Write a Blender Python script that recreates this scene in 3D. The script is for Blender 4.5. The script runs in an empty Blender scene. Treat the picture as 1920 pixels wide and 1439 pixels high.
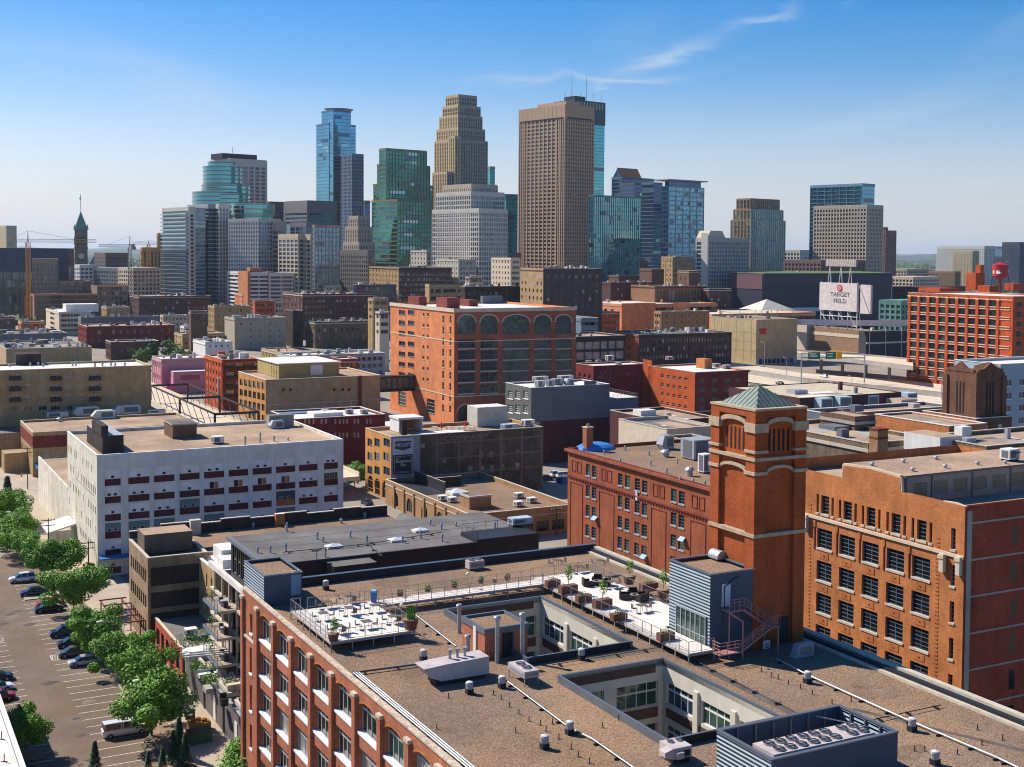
import bpy, math, random
import numpy as np
from mathutils import Vector, Matrix
random.seed(7)
S = bpy.context.scene
COL = S.collection
PI = math.pi
# ---------------------------------------------------------------- camera
FPX, PITCH, ROLL, YC, HD, CH = 2399.3, .04361, .00638, 578.7, .48211, 60.0
FW = np.array([0, math.cos(PITCH), -math.sin(PITCH)]); _U = np.array([0, math.sin(PITCH), math.cos(PITCH)]); _R = np.array([1., 0, 0])
CR = math.cos(ROLL)*_R+math.sin(ROLL)*_U; CU = -math.sin(ROLL)*_R+math.cos(ROLL)*_U
CAM = np.array([0, 0, CH])
cd = bpy.data.cameras.new('camera'); cam = bpy.data.objects.new('camera', cd); COL.objects.link(cam)
cam.matrix_world = Matrix(((CR[0], CU[0], -FW[0], 0), (CR[1], CU[1], -FW[1], 0), (CR[2], CU[2], -FW[2], CH), (0, 0, 0, 1)))
cd.sensor_width = 36; cd.lens = 36*FPX/1920; cd.shift_y = -(719.5-YC)/1920
cd.clip_start = .5; cd.clip_end = 60000
S.camera = cam
# ---------------------------------------------------------------- world, sun, exposure
SUN = Vector((-.86, .51, 0)).normalized()*math.cos(math.radians(42))+Vector((0, 0, math.sin(math.radians(42))))
W = bpy.data.worlds.new('World'); S.world = W; W.use_nodes = True
nt = W.node_tree; N = nt.nodes; Lk = nt.links
bg = N['Background']; sky = N.new('ShaderNodeTexSky'); sky.sky_type = 'NISHITA'; sky.sun_disc = False
sky.sun_elevation = math.radians(42); sky.sun_rotation = math.atan2(SUN.x, SUN.y)
sky.altitude = 250; sky.air_density = 1.0; sky.dust_density = .6; sky.ozone_density = 2.2
bg.inputs[1].default_value = .10
# thin high cloud mixed into the sky
tc = N.new('ShaderNodeTexCoord'); sep = N.new('ShaderNodeSeparateXYZ'); Lk.new(tc.outputs['Generated'], sep.inputs[0])
def wmath(op, a, b=None, clamp=False):
    n = N.new('ShaderNodeMath'); n.operation = op; n.use_clamp = clamp
    for i, v in enumerate((a, b)):
        if v is None: continue
        if isinstance(v, (int, float)): n.inputs[i].default_value = v
        else: Lk.new(v, n.inputs[i])
    return n.outputs[0]
zc = wmath('MAXIMUM', sep.outputs[2], .03)
px = wmath('DIVIDE', sep.outputs[0], zc); py = wmath('DIVIDE', sep.outputs[1], zc)
cmb = N.new('ShaderNodeCombineXYZ'); Lk.new(px, cmb.inputs[0]); Lk.new(py, cmb.inputs[1])
mp = N.new('ShaderNodeMapping'); mp.inputs['Scale'].default_value = (.42, .12, 1); mp.inputs['Rotation'].default_value = (0, 0, .5); mp.inputs['Location'].default_value = (3.1, .7, 0)
Lk.new(cmb.outputs[0], mp.inputs[0])
nz = N.new('ShaderNodeTexNoise'); nz.inputs['Scale'].default_value = 1.3; nz.inputs['Detail'].default_value = 7; nz.inputs['Roughness'].default_value = .55; nz.inputs['Distortion'].default_value = .6
Lk.new(mp.outputs[0], nz.inputs['Vector'])
cl = wmath('MULTIPLY', wmath('SUBTRACT', nz.outputs[0], .5, True), 2.2, True)
mp2 = N.new('ShaderNodeMapping'); mp2.inputs['Scale'].default_value = (.9, .25, 1); mp2.inputs['Location'].default_value = (1.3, 5.2, 0); Lk.new(cmb.outputs[0], mp2.inputs[0])
nz2 = N.new('ShaderNodeTexNoise'); nz2.inputs['Scale'].default_value = .5; nz2.inputs['Detail'].default_value = 2; Lk.new(mp2.outputs[0], nz2.inputs['Vector'])
cl = wmath('MULTIPLY', cl, wmath('MULTIPLY', wmath('SUBTRACT', nz2.outputs[0], .42, True), 4, True))
# two wispy streaks high over the east side of the city, and a low one behind the towers
def streak(az, el, tilt, ln, wd, amp):
    # direction of the streak centre, compared in azimuth / elevation
    azn = wmath('ARCTAN2', sep.outputs[0], sep.outputs[1]); eln = wmath('ARCSINE', sep.outputs[2])
    u = wmath('SUBTRACT', azn, math.radians(az)); v = wmath('SUBTRACT', eln, math.radians(el))
    c, s = math.cos(math.radians(tilt)), math.sin(math.radians(tilt))
    uu = wmath('DIVIDE', wmath('ADD', wmath('MULTIPLY', u, c), wmath('MULTIPLY', v, s)), math.radians(ln))
    vv = wmath('ADD', wmath('MULTIPLY', v, c), wmath('MULTIPLY', u, -s))
    wob = wmath('MULTIPLY', wmath('SUBTRACT', nzs.outputs[0], .5), .035)
    vv = wmath('DIVIDE', wmath('ADD', vv, wob), math.radians(wd))
    r = wmath('ADD', wmath('MULTIPLY', uu, uu), wmath('MULTIPLY', vv, vv))
    g = wmath('POWER', 2.718, wmath('MULTIPLY', r, -1))
    return wmath('MULTIPLY', wmath('MULTIPLY', g, wmath('ADD', wmath('MULTIPLY', nzs.outputs[0], 1.6), -.25, True)), amp)
mps = N.new('ShaderNodeMapping'); mps.inputs['Scale'].default_value = (14, 14, 50); Lk.new(tc.outputs['Generated'], mps.inputs[0])
nzs = N.new('ShaderNodeTexNoise'); nzs.inputs['Scale'].default_value = 1; nzs.inputs['Detail'].default_value = 6; nzs.inputs['Distortion'].default_value = .8; Lk.new(mps.outputs[0], nzs.inputs['Vector'])
for a in ((7.0, 8.75, 12, 2.3, .26, .75), (10.9, 10.15, 15, 1.7, .24, .7), (.4, 7.7, 1, 2.6, .22, .55), (4.6, 7.8, 2, 2.4, .14, .7), (-17, 7.6, -8, 6, 1.0, .3)):
    cl = wmath('ADD', cl, streak(*a), True)
# pale, milky air low over the city, thicker to the left
low = wmath('MULTIPLY', wmath('POWER', 2.718, wmath('MULTIPLY', sep.outputs[2], -15)), .72)
cl = wmath('MULTIPLY', cl, .85)
tot = wmath('ADD', cl, low, True)
mix = N.new('ShaderNodeMix'); mix.data_type = 'RGBA'; mix.inputs[7].default_value = (4.3, 4.9, 5.7, 1)
sat = N.new('ShaderNodeHueSaturation'); Lk.new(wmath('ADD', wmath('MULTIPLY', wmath('DIVIDE', sep.outputs[2], .13, True), .72), 1.0), sat.inputs['Saturation']); sat.inputs['Value'].default_value = .83
Lk.new(sky.outputs[0], sat.inputs['Color']); tnt = N.new('ShaderNodeVectorMath'); tnt.operation = 'MULTIPLY'; tnt.inputs[1].default_value = (1.0, .90, 1.04); Lk.new(sat.outputs[0], tnt.inputs[0]); Lk.new(tnt.outputs[0], mix.inputs[6]); Lk.new(tot, mix.inputs[0]); Lk.new(mix.outputs[2], bg.inputs[0])
sl = bpy.data.lights.new('sun', 'SUN'); sl.energy = 4.7; sl.angle = math.radians(.5); sl.color = (1, .915, .80)
so = bpy.data.objects.new('sun', sl); so.rotation_euler = (-SUN).to_track_quat('-Z', 'Y').to_euler(); so.location = (0, 0, 300); COL.objects.link(so)
S.view_settings.view_transform = 'Standard'; S.view_settings.look = 'None'; S.view_settings.gamma = 1; S.view_settings.use_curve_mapping = False
S.view_settings.exposure = .58
S.cycles.max_bounces = 6; S.cycles.diffuse_bounces = 4; S.cycles.glossy_bounces = 3; S.cycles.transmission_bounces = 2; S.cycles.volume_bounces = 0
S.cycles.caustics_reflective = False; S.cycles.caustics_refractive = False; S.cycles.sample_clamp_indirect = 6
S.cycles.use_denoising = True; S.cycles.pixel_filter_type = 'BLACKMAN_HARRIS'; S.cycles.filter_width = 1.05
# ---------------------------------------------------------------- picture geometry -> world
def ray(x, y): return CR*((x-960)/FPX)-CU*((y-YC)/FPX)+FW
def pz(x, y, z):
    d = ray(x, y); return CAM+d*((z-CH)/d[2])
def AB(h): return np.array([-math.sin(h), math.cos(h), 0]), np.array([math.cos(h), math.sin(h), 0])
A0, B0 = AB(HD)
def along(C, d, x):
    n = CR-(x-960)/FPX*FW; return -((C-CAM)@n)/(d@n)
def zat(P, x, y):
    d = ray(x, y); return CH+d[2]*math.hypot(P[0], P[1])/math.hypot(d[0], d[1])
ORG = pz(455, 1103, 24)                        # far left roof corner of the nearest warehouse = origin of the block frame
class Fr:
    """a box standing in the place: near corner, heading, lengths along a (away) and b (right)"""
    def __init__(s, nx, ny, z=None, xl=None, xr=None, h=HD, base=None, La=None, Lb=None, Z=None, gz=0):
        s.h = h; s.a, s.b = AB(h)
        if base is not None: g = pz(nx, base, gz); z = zat(g, nx, ny); s.C = np.array([g[0], g[1], z])
        elif Z is not None: d = ray(nx, ny); s.C = CAM+d*(Z/d[1]); z = s.C[2]
        else: s.C = pz(nx, ny, z)
        s.z = z; s.La = La if La is not None else along(s.C, s.a, xl); s.Lb = Lb if Lb is not None else along(s.C, s.b, xr)
    def rf(s, x, y, z=None):
        p = pz(x, y, s.z if z is None else z); return (p-s.C)@s.b, (p-s.C)@s.a
    def wa(s, x, y):                            # on the left hand wall: distance from the near corner, height
        d = ray(x, y); p = CAM+d*(((s.C-CAM)@s.b)/(d@s.b)); return (p-s.C)@s.a, p[2]
    def wb(s, x, y):
        d = ray(x, y); p = CAM+d*(((s.C-CAM)@s.a)/(d@s.a)); return (p-s.C)@s.b, p[2]
    def bx(s, nx, yt, yb, xl, xr, z0=None):     # box standing on the roof: x, y, width b, width a, z0, z1 (local)
        z0 = s.z if z0 is None else z0; g = pz(nx, yb, z0); z1 = zat(g, nx, yt); g = np.array([g[0], g[1], z0])
        return (g-s.C)@s.b, (g-s.C)@s.a, along(g, s.b, xr), along(g, s.a, xl), z0, z1
    def w(s, lx, ly, z=0): p = s.C+s.b*lx+s.a*ly; return (float(p[0]), float(p[1]), z)
FF = Fr(455, 1103, 24, La=1, Lb=1)             # the block frame; negative y comes towards the camera
# ---------------------------------------------------------------- materials
MT = {}
def mt(name, col, rough=.85, var=.12, sc=.5, metal=0, fine=0, fsc=8, spec=.3, streak=0, bump=0, col2=None, aniso=0):
    if name in MT: return MT[name]
    m = bpy.data.materials.new(name); m.use_nodes = True; MT[name] = m
    t = m.node_tree; n = t.nodes; L = t.links; p = n['Principled BSDF']
    p.inputs['Roughness'].default_value = rough; p.inputs['Metallic'].default_value = metal; p.inputs['Specular IOR Level'].default_value = spec
    geo = n.new('ShaderNodeNewGeometry')
    def noise(scale, detail, vec=None, rgh=.6):
        z = n.new('ShaderNodeTexNoise'); z.inputs['Scale'].default_value = scale; z.inputs['Detail'].default_value = detail; z.inputs['Roughness'].default_value = rgh
        L.new(vec or geo.outputs['Position'], z.inputs['Vector']); return z.outputs[0]
    def mapr(v, a, b, lo=.25, hi=.75):
        r = n.new('ShaderNodeMapRange'); r.inputs[1].default_value = lo; r.inputs[2].default_value = hi; r.inputs[3].default_value = a; r.inputs[4].default_value = b
        L.new(v, r.inputs[0]); return r.outputs[0]
    def mul(a, b):
        q = n.new('ShaderNodeMath'); q.operation = 'MULTIPLY'; L.new(a, q.inputs[0]); L.new(b, q.inputs[1]); return q.outputs[0]
    f = mapr(noise(sc, 4), 1-var*1.6, 1+var*1.6)
    av = None
    if aniso:                                   # brick courses: grain stretched along the wall
        am = n.new('ShaderNodeMapping'); am.inputs['Scale'].default_value = (.45, .45, 2.2); L.new(geo.outputs['Position'], am.inputs[0]); av = am.outputs[0]
    if fine: f = mul(f, mapr(noise(fsc, 3, av, rgh=.75), 1-fine, 1+fine, .33, .67))
    if streak:                                  # weathering that runs down walls
        mpn = n.new('ShaderNodeMapping'); mpn.inputs['Scale'].default_value = (1.6, 1.6, .13); L.new(geo.outputs['Position'], mpn.inputs[0])
        f = mul(f, mapr(noise(.8, 4, mpn.outputs[0]), 1-streak, 1+streak*.4))
    if col2:
        mx = n.new('ShaderNodeMix'); mx.data_type = 'RGBA'; mx.inputs[6].default_value = (*col, 1); mx.inputs[7].default_value = (*col2, 1)
        L.new(mapr(noise(sc*.8, 5), 0, 1, .42, .58), mx.inputs[0]); base = mx.outputs[2]
    else:
        rgb = n.new('ShaderNodeRGB'); rgb.outputs[0].default_value = (*col, 1); base = rgb.outputs[0]
    vm = n.new('ShaderNodeVectorMath'); vm.operation = 'SCALE'; L.new(base, vm.inputs[0]); L.new(f, vm.inputs['Scale'])
    L.new(vm.outputs[0], p.inputs['Base Color'])
    if bump:
        b = n.new('ShaderNodeBump'); b.inputs['Strength'].default_value = bump; b.inputs['Distance'].default_value = .1
        L.new(noise(fsc, 3), b.inputs['Height']); L.new(b.outputs[0], p.inputs['Normal'])
    return m
def brick(name, c, var=.15, streak=.2, course=.27): return mt(name, c, .9, var, .3, fine=course, fsc=4.5, streak=streak, spec=.12, aniso=1)
def glassm(name, c, rough=.08, metal=.0, wob=.0, spec=.8, var=.35, sc=.35):
    m = mt(name, c, rough, var, sc, metal, spec=spec)
    if wob and not m.get('wob'):
        m['wob'] = 1; t = m.node_tree; n = t.nodes; L = t.links
        z = n.new('ShaderNodeTexNoise'); z.inputs['Scale'].default_value = .09; z.inputs['Detail'].default_value = 3
        g = n.new('ShaderNodeNewGeometry'); L.new(g.outputs['Position'], z.inputs['Vector'])
        b = n.new('ShaderNodeBump'); b.inputs['Strength'].default_value = wob; b.inputs['Distance'].default_value = 1; L.new(z.outputs[0], b.inputs['Height']); L.new(b.outputs[0], n['Principled BSDF'].inputs['Normal'])
    return m
def leafm(name, c1, c2):
    m = bpy.data.materials.new(name); m.use_nodes = True; t = m.node_tree; n = t.nodes; L = t.links; p = n['Principled BSDF']
    g = n.new('ShaderNodeNewGeometry'); mx = n.new('ShaderNodeMix'); mx.data_type = 'RGBA'; mx.inputs[6].default_value = (*c1, 1); mx.inputs[7].default_value = (*c2, 1)
    L.new(g.outputs['Random Per Island'], mx.inputs[0]); L.new(mx.outputs[2], p.inputs['Base Color']); p.inputs['Roughness'].default_value = .6
    p.inputs['Specular IOR Level'].default_value = .25; MT[name] = m; return m
def corr(name, c, c2, per=.3):                  # horizontally ribbed metal cladding
    m = mt(name, c, .5, .08, .4, .2, spec=.4); t = m.node_tree; n = t.nodes; L = t.links
    g = n.new('ShaderNodeNewGeometry'); s = n.new('ShaderNodeSeparateXYZ'); L.new(g.outputs['Position'], s.inputs[0])
    q = n.new('ShaderNodeMath'); q.operation = 'MULTIPLY'; q.inputs[1].default_value = 2*PI/per; L.new(s.outputs[2], q.inputs[0])
    w = n.new('ShaderNodeMath'); w.operation = 'SINE'; L.new(q.outputs[0], w.inputs[0])
    b = n.new('ShaderNodeBump'); b.inputs['Strength'].default_value = 1; b.inputs['Distance'].default_value = .12; L.new(w.outputs[0], b.inputs['Height'])
    L.new(b.outputs[0], n['Principled BSDF'].inputs['Normal']); return m
# palette
ORB = brick('orange brick', (.48, .18, .065)); TAB = brick('tower brick', (.37, .09, .030)); REB = brick('red brick', (.40, .145, .08)); DRB = brick('dark red brick', (.20, .045, .035))
BRB = brick('brown brick', (.16, .095, .065)); TNB = brick('tan brick', (.42, .28, .14)); PUR = brick('purple brick', (.10, .055, .055)); RUB = brick('rubble brick', (.17, .13, .09), .3, .3, .3)
DKB = brick('soot brick', (.055, .045, .04), .3, .2, .3); SAL = brick('salmon brick', (.66, .235, .10)); RED = brick('bright red brick', (.50, .105, .035)); OCH = brick('ochre brick', (.52, .25, .08))
GRV = mt('roof gravel', (.285, .185, .112), .95, .13, .09, fine=.55, fsc=7.5, spec=.1, bump=.8, col2=(.23, .16, .115))
GRV2 = mt('tan roof gravel', (.43, .31, .21), .95, .18, .09, fine=.25, fsc=3, spec=.1, col2=(.33, .235, .165))
TAR = mt('dark roof membrane', (.13, .12, .112), .85, .22, .16, fine=.08, fsc=4, spec=.25, col2=(.16, .15, .14))
BLK = mt('black membrane', (.012, .014, .022), .6, .2, .5, spec=.4)
WHT = mt('white roof membrane', (.68, .64, .58), .8, .07, .3); WHP = mt('white paint', (.72, .70, .66), .75, .08, .4, streak=.12); CRM = mt('cream stone', (.60, .50, .37), .85, .1, .8, fine=.05)
LST = mt('limestone', (.50, .45, .36), .85, .12, 1.2, fine=.1, fsc=10); CON = mt('concrete', (.36, .34, .30), .9, .12, .3, streak=.12); TCN = mt('tan concrete', (.47, .36, .20), .9, .10, .2, streak=.15)
OWH = mt('old white paint', (.70, .65, .52), .85, .12, .5, streak=.35, fine=.06, fsc=3); GWH = mt('grey white paint', (.40, .41, .40), .85, .08, .3, streak=.12)
GRY = mt('grey paint', (.13, .145, .165), .7, .08, .2, streak=.1); GRY2 = mt('pale grey metal', (.38, .40, .43), .5, .06, .5, .3); GLV = mt('galvanised metal', (.36, .375, .39), .5, .15, 1.5, .35)
DKM = mt('dark metal', (.03, .032, .036), .5, .1, 1, .3); BLM = corr('ribbed blue grey metal', (.17, .235, .30), None); BLF = mt('flat blue grey metal', (.055, .085, .13), .5, .06, .6, .1); EDG = mt('metal edging', (.17, .20, .24), .45, .08, .6, .5)
UNT = mt('beige unit paint', (.50, .44, .42), .55, .1, .8, streak=.1); PNK = mt('pink stucco', (.60, .26, .29), .85, .06, .2, streak=.1); TEAL = mt('blue awning', (.03, .14, .35), .6)
ASP = mt('asphalt', (.15, .105, .068), .95, .2, .06, fine=.14, fsc=3, col2=(.185, .135, .10), streak=.0); ASG = mt('grey road', (.27, .235, .19), .95, .12, .06, fine=.05, fsc=2)
RDC = mt('concrete road', (.60, .50, .37), .9, .08, .05, fine=.04, fsc=1); LIN = mt('road paint', (.62, .60, .55), .8, .15, 3); SWK = mt('sidewalk', (.42, .34, .26), .9, .1, .2)
DIR = mt('bare earth', (.30, .20, .13), .95, .2, .25, fine=.2, fsc=3); GSS = mt('grass green', (.10, .17, .035), .95, .3, .3, fine=.2, fsc=4); RST = mt('rusty steel', (.23, .085, .055), .8, .2, 1)
GLS = glassm('window glass', (.018, .026, .028), .06); GLG = glassm('green window glass', (.035, .075, .06), .08, sc=.25, var=.5); GLB = glassm('blue window glass', (.02, .045, .08), .08)
BLD_ = glassm('blinds behind glass', (.30, .29, .24), .3, spec=.5); GLD = glassm('black glass', (.008, .01, .012), .15, spec=.5)
CTE = glassm('teal tower glass', (.10, .36, .40), .05, .8, .1, var=.15, sc=.03); CBL = glassm('blue tower glass', (.10, .31, .44), .05, .8, .1, var=.15, sc=.03); CDB = glassm('navy tower glass', (.03, .09, .19), .08, .6, .05, var=.2, sc=.03)
CGR = glassm('green tower glass', (.035, .19, .18), .05, .8, .3, var=.45, sc=.02); ARG = glassm('arch window glass', (.035, .07, .07), .05, .35, .35); CPA = glassm('pale tower glass', (.28, .44, .50), .08, .7, .05, var=.15, sc=.03)
WOD = mt('deck boards', (.62, .54, .46), .8, .05, 2); POT = mt('planter brown', (.16, .075, .05), .7); WCK = mt('dark wicker', (.035, .028, .028), .7); RAI = mt('rail grey', (.30, .28, .26), .5, .05, 2, .4); FUR = mt('bronze furniture', (.13, .10, .085), .6)
GRN = mt('green patina', (.13, .30, .24), .7, .2, .2, streak=.2); SIG = mt('sign red', (.55, .02, .03), .6); NVY = mt('sign navy', (.012, .018, .045), .5)
LF1 = leafm('maple leaves', (.05, .18, .008), (.22, .42, .03)); LF2 = leafm('spruce needles', (.02, .07, .035), (.06, .13, .06)); LF3 = leafm('far leaves', (.04, .12, .015), (.14, .24, .03)); BRK = mt('bark', (.09, .06, .045), .9)
# ---------------------------------------------------------------- mesh builder
class M:
    def __init__(s): s.v = []; s.f = []; s.m = []; s.mats = []
    def mi(s, m):
        if m not in s.mats: s.mats.append(m)
        return s.mats.index(m)
    def poly(s, pts, m):
        i = len(s.v); s.v += [tuple(map(float, p)) for p in pts]; s.f.append(tuple(range(i, i+len(pts)))); s.m.append(s.mi(m))
    def box(s, x, y, z, X, Y, Z, m, top=None, bot=True):
        i = len(s.v); s.v += [(x, y, z), (X, y, z), (X, Y, z), (x, Y, z), (x, y, Z), (X, y, Z), (X, Y, Z), (x, Y, Z)]
        fs = [(4, 5, 6, 7), (0, 1, 5, 4), (1, 2, 6, 5), (2, 3, 7, 6), (3, 0, 4, 7)]+([(3, 2, 1, 0)] if bot else [])
        k = s.mi(m); kt = s.mi(top) if top else k
        s.f += [tuple(i+j for j in f) for f in fs]; s.m += [kt]+[k]*(len(fs)-1)
    def prism(s, pts, z0, z1, m, top=None, axis='z'):
        n = len(pts); i = len(s.v)
        cv = {'z': lambda p, h: (p[0], p[1], h), 'y': lambda p, h: (p[0], h, p[1]), 'x': lambda p, h: (h, p[0], p[1])}[axis]
        s.v += [tuple(map(float, cv(p, z0))) for p in pts]+[tuple(map(float, cv(p, z1))) for p in pts]; k = s.mi(m); kt = s.mi(top) if top else k
        s.f.append(tuple(i+n+j for j in range(n))); s.m.append(kt); s.f.append(tuple(i+n-1-j for j in range(n))); s.m.append(k)
        for j in range(n): q = (j+1) % n; s.f.append((i+j, i+q, i+n+q, i+n+j)); s.m.append(k)
    def cyl(s, x, y, z0, z1, r, m, r2=None, n=12, cap=None):
        r2 = r if r2 is None else r2; i = len(s.v)
        for z, q in ((z0, r), (z1, r2)): s.v += [(x+q*math.cos(2*PI*j/n), y+q*math.sin(2*PI*j/n), z) for j in range(n)]
        k = s.mi(m); s.f.append(tuple(i+n+j for j in range(n))); s.m.append(s.mi(cap) if cap else k)
        for j in range(n): q = (j+1) % n; s.f.append((i+j, i+q, i+n+q, i+n+j)); s.m.append(k)
    def tube(s, p, q, r, m, n=6, r2=None):
        p = Vector(p); q = Vector(q); d = (q-p); L = d.length
        if L < 1e-6: return
        d /= L; u = d.orthogonal().normalized(); w = d.cross(u); i = len(s.v); r2 = r if r2 is None else r2
        for c, rr in ((p, r), (q, r2)):
            for j in range(n): t = 2*PI*j/n; s.v.append(tuple(c+u*(rr*math.cos(t))+w*(rr*math.sin(t))))
        k = s.mi(m)
        for j in range(n): e = (j+1) % n; s.f.append((i+j, i+e, i+n+e, i+n+j)); s.m.append(k)
        s.f.append(tuple(i+n-1-j for j in range(n))); s.m.append(k); s.f.append(tuple(i+n+j for j in range(n))); s.m.append(k)
    def bar(s, p, q, w, m): s.tube(p, q, w, m, 4)
    def pyr(s, x, y, X, Y, z0, z1, m, t=0):
        cx, cy = (x+X)/2, (y+Y)/2
        for a, b in (((x, y), (X, y)), ((X, y), (X, Y)), ((X, Y), (x, Y)), ((x, Y), (x, y))): s.poly([(*a, z0), (*b, z0), (cx, cy, z1)], m)
    def plane(s, O, U, V, w, h, ops, m, rec=0, rm=None):
        """rectangle O + U*s + V*t with openings (s, t, w, h, arch rise); reveals go inward along -U x V"""
        O, U, V = Vector(O), Vector(U), Vector(V); Nn = U.cross(V); P = lambda a, b, d=0: O+U*a+V*b-Nn*d
        ts = sorted({0, h}|{round(o[1], 4) for o in ops}|{round(o[1]+o[3], 4) for o in ops})
        ts = [t for t in ts if -1e-6 <= t <= h+1e-6]
        for t0, t1 in zip(ts, ts[1:]):
            if t1-t0 < 1e-4: continue
            c = (t0+t1)/2; cov = sorted((o[0], o[0]+o[2]) for o in ops if o[1] < c < o[1]+o[3]); a = 0
            for l, r in cov+[(w, w)]:
                if l-a > 1e-4: s.poly([P(a, t0), P(l, t0), P(l, t1), P(a, t1)], m)
                a = max(a, r)
        if rec:
            rm = rm or m
            for o in ops:
                a, b, c, d = o[0], o[0]+o[2], o[1], o[1]+o[3]
                for p, q in (((a, c), (b, c)), ((b, c), (b, d)), ((b, d), (a, d)), ((a, d), (a, c))):
                    if len(o) > 4 and o[4] and p == (b, d): continue
                    s.poly([P(*p), P(*p, rec), P(*q, rec), P(*q)], rm)
                if len(o) > 4 and o[4]:
                    rs = o[4]; n = 8; mid = (a+b)/2; arc = [(mid-(b-a)/2*math.cos(PI*j/n), d-rs+rs*math.sin(PI*j/n)) for j in range(n+1)]
                    s.poly([P(a, d)]+[P(*p) for p in arc[:n//2+1]], m); s.poly([P(b, d)]+[P(*p) for p in arc[n//2:]][::-1], m)
                    for p, q in zip(arc, arc[1:]): s.poly([P(*p), P(*p, rec), P(*q, rec), P(*q)], rm)
    def mesh(s, name):
        me = bpy.data.meshes.new(name); me.from_pydata(s.v, [], s.f)
        for m in s.mats: me.materials.append(m)
        me.polygons.foreach_set('material_index', s.m); me.update(); return me
    def obj(s, name, parent=None, loc=None, rz=0, label=None):
        o = bpy.data.objects.new(name, s.mesh(name)); COL.objects.link(o)
        if parent: o.parent = parent
        if loc is not None: o.location = loc
        o.rotation_euler.z = rz
        if label: o['label'] = label
        return o
def tag(o, label, cat, group=None):
    o['label'] = label; o['category'] = cat
    if group: o['group'] = group
    return o
def struct(o, kind='structure'): o['kind'] = kind; return o
def thing(name, label, cat, loc, rz=0, group=None):
    o = bpy.data.objects.new(name, None); COL.objects.link(o); o.location = loc; o.rotation_euler.z = rz; o.empty_display_size = .5
    return tag(o, label, cat, group)
def link(name, me, parent=None, loc=(0, 0, 0), rz=0):
    o = bpy.data.objects.new(name, me); COL.objects.link(o); o.location = loc; o.rotation_euler.z = rz
    if parent: o.parent = parent
    return o
def dup(root, loc, rz, label, group=None):
    r = root.copy(); COL.objects.link(r); r.location = loc; r.rotation_euler = (0, 0, rz); r['label'] = label
    if group: r['group'] = group
    for c in root.children:
        d = c.copy(); COL.objects.link(d); d.parent = r
        for e in c.children: g = e.copy(); COL.objects.link(g); g.parent = d
    return r
# ---------------------------------------------------------------- windows and buildings
WM = {}
def winmesh(w, h, nx, nz, fm, gm, arch=0, bar=.07, head=0):
    k = (round(w, 2), round(h, 2), nx, nz, fm.name, gm.name, round(arch, 2), bar, head)
    if k in WM: return WM[k]
    m = M(); m.poly([(-w/2, 0, 0), (w/2, 0, 0), (w/2, 0, h), (-w/2, 0, h)], gm)
    b = bar
    m.box(-w/2, -.05, 0, -w/2+b, 0, h, fm); m.box(w/2-b, -.05, 0, w/2, 0, h, fm); m.box(-w/2, -.055, 0, w/2, 0, b, fm)
    if not arch: m.box(-w/2, -.055, h-b, w/2, 0, h, fm)
    for i in range(1, nx): x = -w/2+w*i/nx; m.box(x-b/2, -.045, 0, x+b/2, 0, h, fm)
    if head: m.box(-w/2, -.06, head*h-b, w/2, 0, head*h+b, fm)
    else:
        for i in range(1, nz): z = h*i/nz; m.box(-w/2, -.04, z-b/2, w/2, 0, z+b/2, fm)
    WM[k] = m.mesh('window'); return WM[k]
def grid(n, r, w, h, s0, s1, z0, z1, arch=0, **k):
    """n windows across between s0 and s1, r rows with sills between z0 and z1"""
    out = []
    for j in range(r):
        z = z0 if r == 1 else z0+(z1-z0)*j/(r-1)
        for i in range(n): c = s0+(s1-s0)*(i+.5)/n; out.append(dict(s=c-w/2, z=z, w=w, h=h, arch=arch, **k))
    return out
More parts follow.
